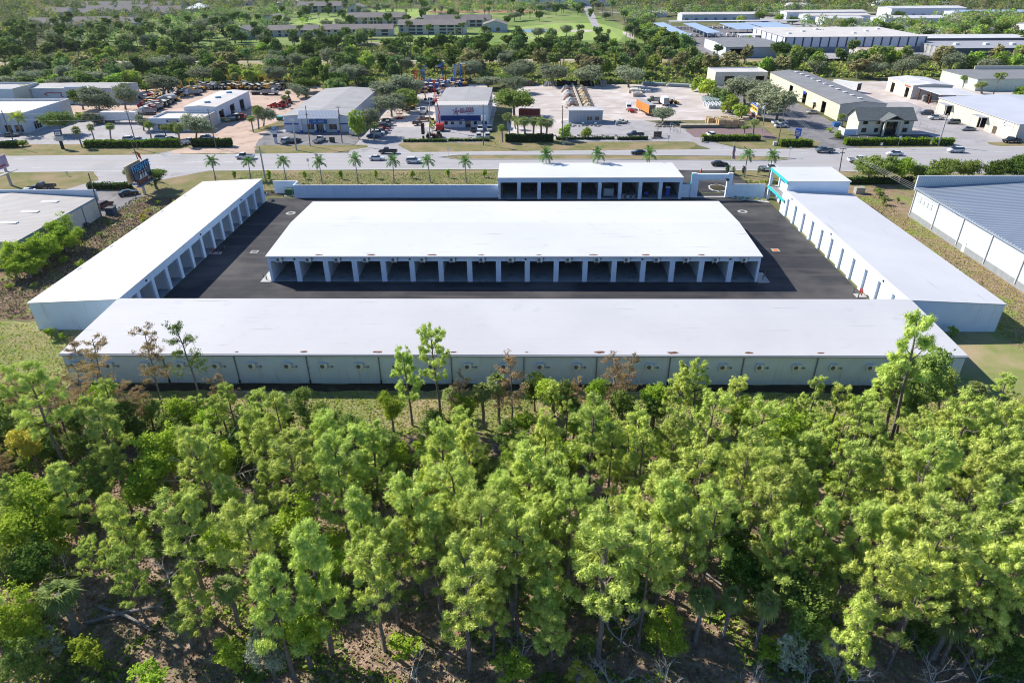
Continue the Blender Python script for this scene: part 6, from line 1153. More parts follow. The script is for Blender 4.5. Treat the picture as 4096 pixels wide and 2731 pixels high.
# pylon signs
def pylon(label, x, y, zb, zt, w_, c_post, rz, top):
    t = thing('pylon_sign', label, 'sign', (x, y, 0), rz); b = MB(); b.box(-.45, .45, -.2, .2, 0, zb); b.build('post', plain(c_post), t, False)
    for (z0, z1, c) in top: b = MB(); b.box(-w_/2, w_/2, -.35, .35, z0, z1); b.build('sign_panel', plain(c), t, False)
    return t
p = P('a', 725, 850); x, z = PZ('a', 650, 635, p[1]); t = pylon('dark post sign with a navy and white panel on the left verge', p[0], p[1], z-3.0, z, 2.0, (.02, .03, .03), rad(15), [(z-3.3, z-1.75, (.6, .6, .6)), (z-1.7, z, (.03, .05, .17))])
def stext(t, s, sz, c, z, dy=-.37, ax=1.0): q = text(s, sz, plain(c), None, (0, 0, 0), FACE_S, ax=ax); q.parent = t; q.location = (0, dy, z); return q
b = MB(); b.box(-.75, .75, -.38, -.355, z-1.45, z-.45); b.build('oval_panel', WHITE, t, False); b = MB(); b.box(-.45, .45, -.41, -.385, z-1.05, z-.85); b.build('emblem', DGREY, t, False)
p = P('b', 818, 785); x, z = PZ('b', 790, 600, p[1]); t = pylon('white and blue pylon sign beside the paint shop driveway', p[0], p[1], z-3.1, z, 1.3, (.6, .62, .65), rad(10), [(z-1.0, z, (.1, .25, .5)), (z-2.2, z-1.05, (.6, .65, .7)), (z-3.1, z-2.25, (.03, .06, .2))]); stext(t, 'PPG', .5, (.8, .8, .8), z-.5)
p = P('c', 155, 735); x, z = PZ('c', 145, 555, p[1]); t = pylon('tall black pylon sign by the front hedge of the rental building', p[0], p[1], 1.0, z, 1.3, (.012, .012, .015), rad(75), [(1.6, z, (.012, .012, .015))])
p = P('d', 2085, 890); x, z = PZ('d', 2090, 760, p[1]); t = pylon('bright blue self storage style pylon sign behind the right hedge', p[0], p[1], 1.2, z, 1.8, (.02, .08, .4), rad(-30), [(1.2, z, (.03, .12, .55))]); t['label'] = 'bright blue pylon sign with white lettering behind the right hedge'
for zz in (z-.7, z-1.15, z-1.6, z-2.05): b = MB(); b.box(-.65, .65, -.39, -.36, zz-.12, zz+.12); b.build('small_print', WHITE, t, False)
p = P('d', 485, 865); t = thing('yard_sign', 'brown stone yard sign on a rock mound by the gate', 'sign', (p[0], p[1], Z5)); b = MB(); b.box(-1.3, 1.3, -.2, .2, .3, 2.0); b.build('panel', plain((.09, .06, .045)), t, False); b = MB(); b.box(-1.6, 1.6, -.5, .5, 0, .3); b.build('plinth', M['stone'], t, False); b = MB(); b.box(-.1, .1, .3, .5, 0, 4.6); b.build('post', plain((.55, .45, .2)), t, False)
# gate, fences, hydrants, small street things
def fence(label, pts, h=1.8, m=None):
    t = thing('chain_fence', label, 'fence', (pts[0][0], pts[0][1], 0)); b = MB(); r = MB()
    for (x0, y0), (x1, y1) in zip(pts, pts[1:]):
        L = math.hypot(x1-x0, y1-y0); n = max(1, int(L/3))
        for i in range(n+1): x, y = x0+(x1-x0)*i/n, y0+(y1-y0)*i/n; b.cyl((x, y, 0), (x, y, h), .04, n=5)
        for z in (h, h*.5, .1): r.cyl((x0, y0, z), (x1, y1, z), .025, n=4)
        for i in range(int(L/.6)): x, y = x0+(x1-x0)*i*.6/L, y0+(y1-y0)*i*.6/L; r.cyl((x, y, .1), (x, y, h), .012, n=3)
    b.build('post', STEEL, t); r.build('mesh_wire', STEEL, t)
fence('long wire fence left of the paint shop', [(-88.5, 240), (-86, 300)]); fence('wire fence along the front of the stone yard', [(18, 228), (44, 227), (48, 229)], 1.3)
a_, b_ = P('d', 640, 825), P('d', 740, 830); fence('steel yard gate standing open by the pavers', [P('d', 630, 820), P('d', 628, 760), P('d', 745, 825)], 2.2); fence('wire fence beside the shingle office', [P('e', 1060, 740), P('e', 1150, 745), P('e', 1320, 810)], 1.6); fence('square wire gate by the dark blue suv', [P('e', 1110, 600), P('e', 1160, 560), P('e', 1270, 560)], 1.6)
fence('wire fence across the shaded car park', [P('e', -330, 790), P('e', -120, 775)], 1.6)
def hyd(label, p, c): mb = MB(); mb.cyl((0, 0, 0), (0, 0, .65), .13, n=8); mb.cyl((0, 0, .65), (0, 0, .8), .15, .06, n=8); mb.cyl((-.22, 0, .45), (.22, 0, .45), .07, n=6); prop('fire_hydrant', label, 'hydrant', mb, plain(c), (p[0], p[1], zr))
hyd('yellow hydrant on the verge right of the rental building', P('c', 978, 800), (.75, .5, .05)); hyd('pale yellow hydrant beside the pole in the right hedge', P('e', 1340, 950), (.7, .6, .25))
mb = MB(); mb.box(-.3, .3, -.3, .3, 0, .05); mb.cyl((0, 0, .05), (0, 0, 1.0), .26, .04, n=10); p = P('d', 988, 1256); prop('traffic_cone', 'orange cone on the dark driveway by the road edge', 'cone', mb, plain((.8, .12, .02)), (p[0], p[1], Z5+.002))
def box2(label, p, c, s=(.5, .4, 1.1), name='utility_box', cat='utility box'): mb = MB(); mb.box(-s[0], s[0], -s[1], s[1], 0, s[2]); mb.box(-s[0]-.03, s[0]+.03, -s[1]-.03, s[1]+.03, s[2], s[2]+.06); prop(name, label, cat, mb, plain(c), (p[0], p[1], zr))
box2('small green cabinet on the verge before the stone yard', P('c', 1763, 800), (.35, .45, .35)); box2('white cylinder like cabinet by the crossarm pole', P('d', 1830, 955), (.55, .55, .52)); box2('pale concrete cabinet on the lawn right of the corner block', P('e', 455, 1500), (.42, .4, .35), (1.1, .8, 1.5))
box2('dark billboard style temporary sign board on the paint shop lawn', P('b', 1462, 775), (.06, .07, .06), (.9, .1, 1.6), 'site_sign', 'sign'); box2('stone mail pillar at the corner of the pavers hedge', P('d', 1000, 915), (.4, .33, .24), (.35, .35, 1.4), 'pillar', 'pillar')
for lb, c, x, y, h in (('road sign back on the near verge', 'b', 1197, 1090, 3.2), ('leaning road sign before the shingle office hedge', 'e', 900, 980, 3.6), ('white mailbox post before the shingle office hedge', 'e', 710, 975, 1.4), ('road sign at the median end', 'd', 1995, 1085, 3.0), ('mailbox at the side street corner', 'a', 780, 1160, 1.3), ('blue sign post at the yard driveway', 'd', 612, 925, 2.4), ('road sign on the median nose', 'c', 440, 935, 2.6)):
    p = P(c, x, y); t = thing('road_sign', lb, 'sign', (p[0], p[1], zr)); b = MB(); b.cyl((0, 0, 0), (0, 0, h), .04, n=6); b.build('post', STEEL, t, False); b = MB(); b.box(-.35, .35, -.06, -.04, h-.8, h); b.build('plate', WHITE, t, False)
# wooden logs on the forest floor
def log(label, a, b, r, m='barkg'): mb = MB(); mid = ((a[0]+b[0])/2, (a[1]+b[1])/2+.2, r+.25); mb.tube([(a[0], a[1], r+.05), mid, (b[0], b[1], r+.5)], [r, r*.85, r*.6], 7); prop('fallen_log', label, 'log', mb, M[m], (0, 0, 0))
log('pale fallen trunk rising to the right in the dark glade at the lower left', P('s', 600, 940), P('s', 1110, 800, .8), .16); log('pale fallen trunk slanting down right in the glade at the lower left', P('s', 690, 830), P('s', 1060, 1005), .17); log('fallen leaning trunk right of the middle against the grass strip', P('r', 10, 800), P('r', 110, 720, 2.5), .14); log('low fallen trunk across the right glade', P('u', 90, 560), P('u', 260, 700), .12)
# ---------------------------------------------------------------- vegetation
NR = np.random.default_rng(3)
LM = dict(
 pine=leafmat('pine_needles', (.47, .58, .12), (.73, .81, .23), 1.1, .30, .15, .010),
 bright=leafmat('bright_leaves', (.33, .47, .05), (.52, .64, .09), 1.4, .4, .15, .01),
 olive=leafmat('olive_leaves', (.20, .29, .06), (.32, .40, .11), 1.4, .35, .2, .012),
 dark=leafmat('dark_leaves', (.09, .17, .035), (.20, .29, .06), 1.4, .3, .2, .01),
 oak=leafmat('grey_oak_leaves', (.27, .31, .17), (.40, .43, .28), .8, .3, .2, .01),
 rust=leafmat('rust_needles', (.50, .33, .20), (.46, .36, .17), 1.0, .4, .15, .012),
 greybush=leafmat('grey_leaves', (.42, .47, .29), (.55, .58, .42), 2, .3, .15, .01),
 palm=leafmat('palm_fronds', (.22, .28, .08), (.36, .42, .15), 2, .3, .2, .01),
 royal=leafmat('royal_fronds', (.10, .23, .05), (.18, .34, .08), 2, .3, .15, .01),
 yellow=leafmat('yellow_leaves', (.52, .50, .08), (.66, .60, .13), 1, .42, .15, .01),
 hedge=leafmat('hedge_leaves', (.13, .25, .02), (.26, .40, .04), 3, .3, .1, .01),
 hedged=leafmat('dark_hedge_leaves', (.04, .095, .02), (.09, .17, .03), 3, .25, .1, .01),
 far=leafmat('far_leaves', (.17, .26, .08), (.31, .40, .13), .35, .3, .3, .02),
 farg=leafmat('far_pale_leaves', (.46, .56, .10), (.34, .47, .09), .35, .35, .25, .02),
 farb=leafmat('far_brown_leaves', (.46, .39, .20), (.33, .33, .14), .35, .35, .2, .02))
def unit(a): return a/np.maximum(np.linalg.norm(a, axis=-1, keepdims=True), 1e-6)
def leaves(cent, n, spread, size, up=.5, elong=1.6):
    """n leaf quads round each centre; returns verts, quads"""
    C = np.repeat(cent, n, 0); N = len(C)
    sp = np.repeat(np.broadcast_to(np.asarray(spread, float).reshape(-1, 1), (len(cent), 1)), n, 0)
    p = C+NR.normal(0, 1, (N, 3))*sp*np.array([1, 1, .75])*.55
    nrm = unit(NR.normal(0, .75, (N, 3))+np.array([-.25, .15, up+.25])+unit(p-C)*.6); t = unit(np.cross(nrm, NR.normal(0, 1, (N, 3)))); b = np.cross(nrm, t)
    s = size*NR.uniform(.6, 1.3, (N, 1)); V = np.stack([p-t*s*elong/2, p+b*s/2, p+t*s*elong/2, p-b*s/2], 1).reshape(-1, 3)
    return V, np.arange(N*4).reshape(-1, 4)
def needles(cent, dirs, n, L, w):
    """needle puffs: short blades lying on each puff plus a fringe of blades standing out of it"""
    C = np.repeat(cent, n, 0); D = np.repeat(dirs, n, 0); N = len(C); nrm = unit(NR.normal(0, 1, (N, 3))+D*.5)
    q = np.repeat(NR.uniform(.7, 1.25, (len(cent), 1)), n, 0); ctr = C+nrm*L*q*NR.uniform(.45, 1.0, (N, 1)); t = unit(np.cross(nrm, NR.normal(0, 1, (N, 3)))); b = np.cross(nrm, t)
    k = N*3//5; l = L*.42*NR.uniform(.7, 1.3, (N, 1)); V = np.stack([ctr-t*l, ctr+b*w*1.3, ctr+t*l, ctr-b*w*1.3], 1)
    sel = NR.random(N) < .4; o = C+nrm*L*q*.45; e = C+nrm*L*q*1.35+D*.1; s2 = unit(np.cross(nrm, np.array([-.3, .2, .9]))); V2 = np.stack([o-s2*w*.6, o+s2*w*.6, e+s2*w*.25, e-s2*w*.25], 1); V[sel] = V2[sel]
    return V.reshape(-1, 3), np.arange(N*4).reshape(-1, 4)
def trunkmb(h, r, lean=.3, n=7, seed=0, top=1.0):
    q = random.Random(seed); pts = []; ox = oy = 0
    for i in range(n+1):
        f = i/n; ox += q.uniform(-lean, lean)/n; oy += q.uniform(-lean, lean)/n; pts.append((ox, oy, h*f*top-.1*(i == 0)))
    return pts, [r*(1-.8*i/n)+.02 for i in range(n+1)]
def pine(seed, h, rad_, crown=.42, dens=1.0):
    q = random.Random(seed); pts, rs = trunkmb(h*.96, .021*h*.75, h*.05, 7, seed); T = MB(); T.tube(pts, rs, 6)
    def at(z):
        f = z/(h*.96)*7; i = min(6, int(f)); k = f-i; return tuple(pts[i][j]*(1-k)+pts[i+1][j]*k for j in range(3))
    cent, dirs = [], []; nb = int(19*dens*(1+max(0, crown-.45)*1.4)); 
    for k in range(nb):
        f = k/(nb-1); z = h*(1-crown)+h*crown*.97*f; base = at(min(z, h*.955)); a = k*2.4+q.uniform(-.5, .5)
        L = rad_*(1.08-.7*f**1.6)*q.uniform(.45, 1.2)*(.8 if f < .12 else 1); el = .15+.75*f+q.uniform(-.15, .2)
        dv = (math.cos(a)*math.cos(el), math.sin(a)*math.cos(el), math.sin(el)); e = [base[j]+dv[j]*L for j in range(3)]; e[2] += .12*L
        m_ = [base[j]+dv[j]*L*.5 for j in range(3)]; m_[2] -= .05*L; T.tube([base, m_, e], [.055, .04, .02], 4)
        for s in range(q.randint(4, 6)):
            u = q.uniform(.45, 1.0); c0 = [base[j]+(e[j]-base[j])*u for j in range(3)]; b2 = a+q.uniform(-1.3, 1.3); l2 = rad_*q.uniform(.18, .42); c1 = (c0[0]+math.cos(b2)*l2, c0[1]+math.sin(b2)*l2, c0[2]+l2*q.uniform(.1, .8)); 
            if s < 3: T.cyl(c0, c1, .022, .012, 3, cap=False)
            for w_ in range(q.randint(1, 3)):
                v = q.uniform(.5, 1.1); p = [c0[j]+(c1[j]-c0[j])*v+q.uniform(-.18, .18) for j in range(3)]; cent.append(p); dirs.append((math.cos(b2)*.4+q.uniform(-.4, .4), math.sin(b2)*.4+q.uniform(-.4, .4), .75))
    cent, dirs = np.array(cent), unit(np.array(dirs)); V, F = needles(cent, dirs, 60, .33, .042); return T, V, F
def broad(seed, h, r, leaf=.16, nc=95, per=42, base=.25, flat=.8, lobes=7, trunk=.05):
    q = random.Random(seed); T = MB(); zc = h*(base+(1-base)*.52); rz = h*(1-base)*.5
    lob = [(0, 0, zc, .72)]+[(math.cos(a)*r*.5*q.uniform(.6, 1.1), math.sin(a)*r*.5*q.uniform(.6, 1.1), zc+rz*q.uniform(-.45, .55), q.uniform(.36, .56)) for a in [i*2*math.pi/lobes+q.uniform(-.3, .3) for i in range(lobes)]]
    cs, sp = [], []
    for i in range(nc):
        lx, ly, lz, k = q.choice(lob); d = [q.gauss(0, 1) for _ in range(3)]; n_ = math.sqrt(sum(v*v for v in d)); u = q.uniform(.55, 1.0)
        p = (lx+d[0]/n_*r*k*u, ly+d[1]/n_*r*k*u, lz+d[2]/n_*rz*k*u*1.1)
        if p[2] < h*base*.6: continue
        cs.append(p); sp.append(r*q.uniform(.12, .22))
    pts, rs = trunkmb(zc, trunk*h*.6, h*.06, 5, seed); T.tube(pts, rs, 6)
    for i in range(9): c = q.choice(cs); b0 = pts[q.randint(2, 5)]; T.tube([b0, ((b0[0]+c[0])/2, (b0[1]+c[1])/2, (b0[2]+c[2])/2+.15), c], [.06, .045, .02], 4)
    V, F = leaves(np.array(cs), per, sp, leaf, .5); return T, V, F
def sparse(seed, h, r, leaf=.11, nb=22, per=26, lo=.3):
    """thin bald-cypress like tree: bare limbs, few tufts"""
    q = random.Random(seed); T = MB(); pts, rs = trunkmb(h*.97, .016*h*.7, h*.06, 7, seed); T.tube(pts, rs, 6); cs = []
    for k in range(nb):
        f = k/nb; i = min(6, int(7*(lo+(1-lo)*f))); base = pts[i+0]; b2 = pts[i+1]; w_ = q.random(); base = tuple(base[j]*(1-w_)+b2[j]*w_ for j in range(3)); a = q.uniform(0, 6.28); L = r*(1.1-.6*f)*q.uniform(.5, 1.1); el = q.uniform(.3, .9)
        e = (base[0]+math.cos(a)*math.cos(el)*L, base[1]+math.sin(a)*math.cos(el)*L, base[2]+math.sin(el)*L); T.tube([base, tuple((base[j]+e[j])/2+q.uniform(-.1, .1) for j in range(3)), e], [.045, .03, .015], 4)
        for s in range(4):
            u = q.uniform(.4, 1.05); c0 = tuple(base[j]+(e[j]-base[j])*u for j in range(3)); a2 = a+q.uniform(-1.4, 1.4); l2 = L*q.uniform(.2, .45); c1 = (c0[0]+math.cos(a2)*l2, c0[1]+math.sin(a2)*l2, c0[2]+l2*q.uniform(-.1, .7)); T.cyl(c0, c1, .02, .008, 3, cap=False); cs += [c1, tuple((c0[j]+c1[j])/2 for j in range(3))]
    V, F = leaves(np.array(cs), per, [.28]*len(cs), leaf, .2, 2.2); return T, V, F
def deadtree(seed, h, r):
    q = random.Random(seed); T = MB(); 
    def br(p, d, L, rr, lv):
        e = tuple(p[j]+d[j]*L for j in range(3)); m_ = tuple((p[j]+e[j])/2+q.uniform(-.06, .06)*L for j in range(3)); T.tube([p, m_, e], [rr, rr*.75, rr*.5], 4 if lv else 5)
        if lv < 4:
            for _ in range(3 if lv < 3 else 2): v = unit(np.array(d)+np.array([q.gauss(0, .55), q.gauss(0, .55), q.gauss(.1, .4)])); br(e if q.random() < .7 else m_, tuple(v), L*q.uniform(.55, .8), rr*.55, lv+1)
    br((0, 0, -.1), (0.03, .02, 1), h*.38, .03*h*.45, 0)
    for k in range(3): a = k*2.1; br((0, 0, h*.1), tuple(unit(np.array([math.cos(a)*.8, math.sin(a)*.8, .7]))), h*.3, .05, 1)
    return T, None, None
def fanpalm(seed, h, r=1.5, nf=46, skirt=True):
    q = random.Random(seed); T = MB(); pts, rs = trunkmb(h, .17, h*.06, 5, seed); T.tube(pts, [.19]*6, 7); top = pts[-1]; Vs, Fs = [], []; k = 0
    for i in range(nf):
        a = i*2.4; el = 1.5-2.3*(i/nf)+q.uniform(-.15, .15); st = r*q.uniform(.25, .5); d = np.array([math.cos(a)*math.cos(el), math.sin(a)*math.cos(el), math.sin(el)]); c = np.array(top)+d*st; s = unit(np.cross(d, [0, 0, 1])); u2 = np.cross(s, d)
        for j in range(11):
            t = (j-5)/5*1.25; dd = d*math.cos(t)+s*math.sin(t)+np.array([0, 0, -.12*abs(t)]); l = r*.6*(1-.12*abs(t))*q.uniform(.7, 1.1); e = c+dd*l-np.array([0, 0, .45*l]); w_ = s*math.cos(t)-d*math.sin(t); Vs += [c-w_*.015, c+w_*.015, c+dd*l*.55+w_*.05, e, c+dd*l*.55-w_*.05]; Fs.append((k, k+1, k+2, k+4)); Fs.append((k+4, k+2, k+3, k+3)); k += 5
    F = [f for f in Fs]; V = np.array(Vs); F2 = np.array([(a, b, c, d) if c != d else (a, b, c, c) for a, b, c, d in F])
    # make the degenerate tip quads real by splitting the tip
    extra = V[F2[1::2, 2]]+np.array([.004, .004, 0]); n0 = len(V); V = np.vstack([V, extra]); F2[1::2, 3] = F2[1::2, 0]; F2[1::2, 0], F2[1::2, 1], F2[1::2, 2] = F2[1::2, 1].copy(), F2[1::2, 2].copy(), np.arange(n0, n0+len(extra))
    if skirt:
        for i in range(20): a = i*.7; T.cyl((top[0], top[1], top[2]-.1), (top[0]+math.cos(a)*.5, top[1]+math.sin(a)*.5, top[2]-1.2+.2*math.sin(i)), .05, .03, 3)
    return T, V, F2
def royalpalm(seed, h, nf=17, L=2.5, props=True):
    q = random.Random(seed); T = MB(); pts, rs = trunkmb(h, .15, h*.02, 4, seed); T.tube(pts, [.17, .15, .13, .12, .1], 8); top = np.array(pts[-1]); Vs, Fs = [], []; k = 0
    if props:
        for i in range(3): a = i*2.1+.5; T.cyl((math.cos(a)*.75, math.sin(a)*.75, 0), (0, 0, 1.7), .05, n=4)
    for i in range(nf):
        a = i*2.4+q.uniform(-.2, .2); el = 1.35-1.35*(i/nf)+q.uniform(-.1, .1); prev = top.copy(); d = np.array([math.cos(a)*math.cos(el), math.sin(a)*math.cos(el), math.sin(el)]); n = 9
        for j in range(n):
            d = unit(d+np.array([0, 0, -.10-.025*j])); nx = prev+d*L/n; s = unit(np.cross(d, [0, 0, 1])); T.cyl(tuple(prev), tuple(nx), .022, .015, 3, cap=False)
            if j > 0:
                for sd in (-1, 1):
                    for g_ in (.25, .75):
                        b0 = prev+(nx-prev)*g_; l = .62*math.sin(math.pi*(.18+.75*j/n))*q.uniform(.85, 1.1); dd = unit(s*sd+d*.5+np.array([0, 0, -.18+q.uniform(-.3, .3)])); Vs += [b0-d*.06, b0+d*.06, b0+dd*l+d*.06, b0+dd*l-d*.05]; Fs.append((k, k+1, k+2, k+3)); k += 4
            prev = nx
    return T, np.array(Vs), np.array(Fs)
def palmetto(seed, r=.9):
    q = random.Random(seed); Vs, Fs = [], []; k = 0
    for i in range(26):
        a = q.uniform(0, 6.28); el = q.uniform(.25, 1.2); d = np.array([math.cos(a)*math.cos(el), math.sin(a)*math.cos(el), math.sin(el)]); s = unit(np.cross(d, [0, 0, 1])); c = d*r*.7+np.array([q.uniform(-.3, .3), q.uniform(-.3, .3), 0])
        for j in range(9): t = (j-4)/4*1.15; dd = d*math.cos(t)+s*math.sin(t); l = r*.6; w_ = s*math.cos(t)-d*math.sin(t); Vs += [c-w_*.015, c+w_*.015, c+dd*l+w_*.022-np.array([0, 0, .1]), c+dd*l-w_*.022-np.array([0, 0, .1])]; Fs.append((k, k+1, k+2, k+3)); k += 4
    T = MB(); T.cyl((0, 0, -.05), (0, 0, .3), .12, .08, 6); return T, np.array(Vs), np.array(Fs)
def variants(name, gens, mats, bark='bark'):
    out = []
    for T, V, F in gens: out.append((T.mesh('trunk', M[bark]), None if V is None else [npmesh(name+'_'+mk, V, F, LM[mk]) for mk in mats]))
    return out
VG = dict(
 pine=variants('needles', [pine(s, h, r, c) for s, h, r, c in ((1, 13, 2.3, .6), (2, 14, 2.6, .5), (3, 12, 2.0, .62), (4, 14, 2.8, .52), (5, 12.5, 1.8, .65), (6, 13, 2.4, .48), (7, 12, 2.2, .7))], ['pine']),
 spindly=variants('needles', [pine(s, 12, 1.7, .45, .6) for s in (21, 22, 23)], ['pine']),
 broad=variants('leaves', [broad(s, 8, 2.6, .17, 120, 46, b, lobes=l) for s, b, l in ((31, .2, 7), (32, .3, 6), (33, .15, 8), (34, .35, 5))], ['bright', 'olive', 'dark', 'greybush', 'yellow']),
 sapling=variants('leaves', [broad(s, 5, 1.3, .14, 55, 34, .15, lobes=5) for s in (41, 42, 43)], ['bright', 'olive', 'dark', 'greybush', 'yellow']),
 cypress=variants('leaves', [sparse(s, 11, 2.5, .09, 28, 20) for s in (51, 52, 53, 54)], ['rust', 'olive'], 'barkg'),
 dead=variants('dead', [deadtree(s, 6, 2) for s in (61, 62, 63)], [], 'dead'),
 fan=variants('fronds', [fanpalm(s, 5, 1.5) for s in (71, 72)], ['palm', 'olive'], 'barkg'),
 royal=variants('fronds', [royalpalm(s, 5.2) for s in (81, 82, 83)], ['royal', 'bright'], 'barkg'),
 palmetto=variants('fronds', [palmetto(s) for s in (91, 92)], ['palm', 'yellow']),
 oak=variants('leaves', [broad(s, 9, 5.0, .34, 150, 40, .25, lobes=9, trunk=.06) for s in (101, 102, 103)], ['oak', 'olive', 'dark', 'bright']),
 bushy=variants('leaves', [broad(s, 8, 4.0, .5, 120, 22, .08, lobes=7) for s in (111, 112, 113, 114)], ['far', 'farg', 'farb', 'oak', 'dark']),
 fartree=variants('leaves', [broad(s, 12, 4.5, .8, 80, 16, .2, lobes=6) for s in (121, 122, 123, 124)], ['far', 'farg', 'farb', 'oak', 'dark']),
 farpine=variants('leaves', [broad(s, 14, 3.2, .6, 60, 16, .6, lobes=5, trunk=.03) for s in (131, 132, 133)], ['far', 'farg', 'dark']),
 cone=variants('leaves', [broad(s, 2.6, .6, .12, 60, 26, .05, lobes=2) for s in (141, 142)], ['bright', 'hedged', 'greybush']))
KNAME = dict(pine=('pine_tree', 'pine'), spindly=('pine_tree', 'pine'), broad=('broadleaf_tree', 'tree'), sapling=('leafy_shrub', 'shrub'), cypress=('cypress_tree', 'cypress'), dead=('dead_tree', 'dead tree'), fan=('cabbage_palm', 'palm'), royal=('royal_palm', 'palm'), palmetto=('saw_palmetto', 'palmetto'), oak=('oak_tree', 'oak'), bushy=('canal_tree', 'tree'), fartree=('distant_tree', 'tree'), farpine=('distant_pine', 'pine'), cone=('clipped_shrub', 'shrub'))
MATK = dict(pine=['pine'], spindly=['pine'], broad=['bright', 'olive', 'dark', 'greybush', 'yellow'], sapling=['bright', 'olive', 'dark', 'greybush', 'yellow'], cypress=['rust', 'olive'], dead=[''], fan=['palm', 'olive'], royal=['royal', 'bright'], palmetto=['palm', 'yellow'], oak=['oak', 'olive', 'dark', 'bright'], bushy=['far', 'farg', 'farb', 'oak', 'dark'], fartree=['far', 'farg', 'farb', 'oak', 'dark'], farpine=['far', 'farg', 'dark'], cone=['bright', 'hedged', 'greybush'])
BASEH = dict(pine=13, spindly=12, broad=8, sapling=5, cypress=11, dead=6, fan=6, royal=7, palmetto=1.1, oak=9, bushy=8, fartree=12, farpine=14, cone=2.6)
BASER = dict(pine=2.4, spindly=1.7, broad=2.6, sapling=1.3, cypress=2.2, dead=2, fan=1.6, royal=2.2, palmetto=1, oak=5, bushy=4, fartree=4.5, farpine=3.2, cone=.6)
vr = random.Random(99); PLANTED = []
ADJ = {'bright': 'bright green', 'olive': 'olive green', 'dark': 'deep green', 'greybush': 'grey green', 'yellow': 'yellow green', 'rust': 'rust brown', 'pine': 'light green', 'palm': 'dull green', 'royal': 'young green', 'oak': 'grey green', 'far': 'mid green', 'farg': 'pale green', 'farb': 'brownish', 'hedged': 'deep green', '': 'bare grey'}
def plant(kind, x, y, h, r=None, mk=None, lean=(0, 0), z=0, label=None, zone='wood', grp=None):
    v = vr.choice(VG[kind]); mk = mk or MATK[kind][0]; sh = h/BASEH[kind]; sr = (r/BASER[kind]) if r else sh
    if kind in ('pine', 'spindly', 'cypress'): sr = sr*.6+sh*.4 if r else sh
    t = bpy.data.objects.new(KNAME[kind][0], None); col.objects.link(t); t.location = (x, y, z); t.scale = (sr, sr, sh); t.rotation_euler = (-math.atan(lean[1]/h), math.atan(lean[0]/h), 0); t.empty_display_size = .1
    t.rotation_euler.rotate_axis('Z', vr.uniform(0, 6.28))
    o = link('trunk', v[0], t)
    if v[1]: o = link('fronds' if 'palm' in kind or kind in ('fan', 'royal') else 'crown', v[1][MATK[kind].index(mk)], t)
    t['category'] = KNAME[kind][1]
    if grp: t['group'] = grp
    if label: t['label'] = label
    else: AUTO.append((t, ADJ[mk]+' '+{'pine': 'pine', 'spindly': 'thin pine', 'broad': 'leafy tree', 'sapling': 'shrub', 'cypress': 'cypress', 'dead': 'dead tree', 'fan': 'fan palm', 'royal': 'palm', 'palmetto': 'palmetto', 'oak': 'oak', 'bushy': 'bushy tree', 'fartree': 'tree', 'farpine': 'tall pine', 'cone': 'small shrub'}[kind], zone))
    PLANTED.append((x, y, r or BASER[kind]*sh)); return t
def tip(kind, c, x, y, h, r=None, mk=None, **k): p = P(c, x, y, h*.97); return plant(kind, p[0], p[1], h, r, mk, **k)
def bt(kind, c, bx_, by, tx, ty, r=None, mk=None, **k):
    p = P(c, bx_, by); x, z = PZ(c, tx, ty, p[1]); return plant(kind, p[0], p[1], max(z, .5), r, mk, lean=(x-p[0], 0), **k)
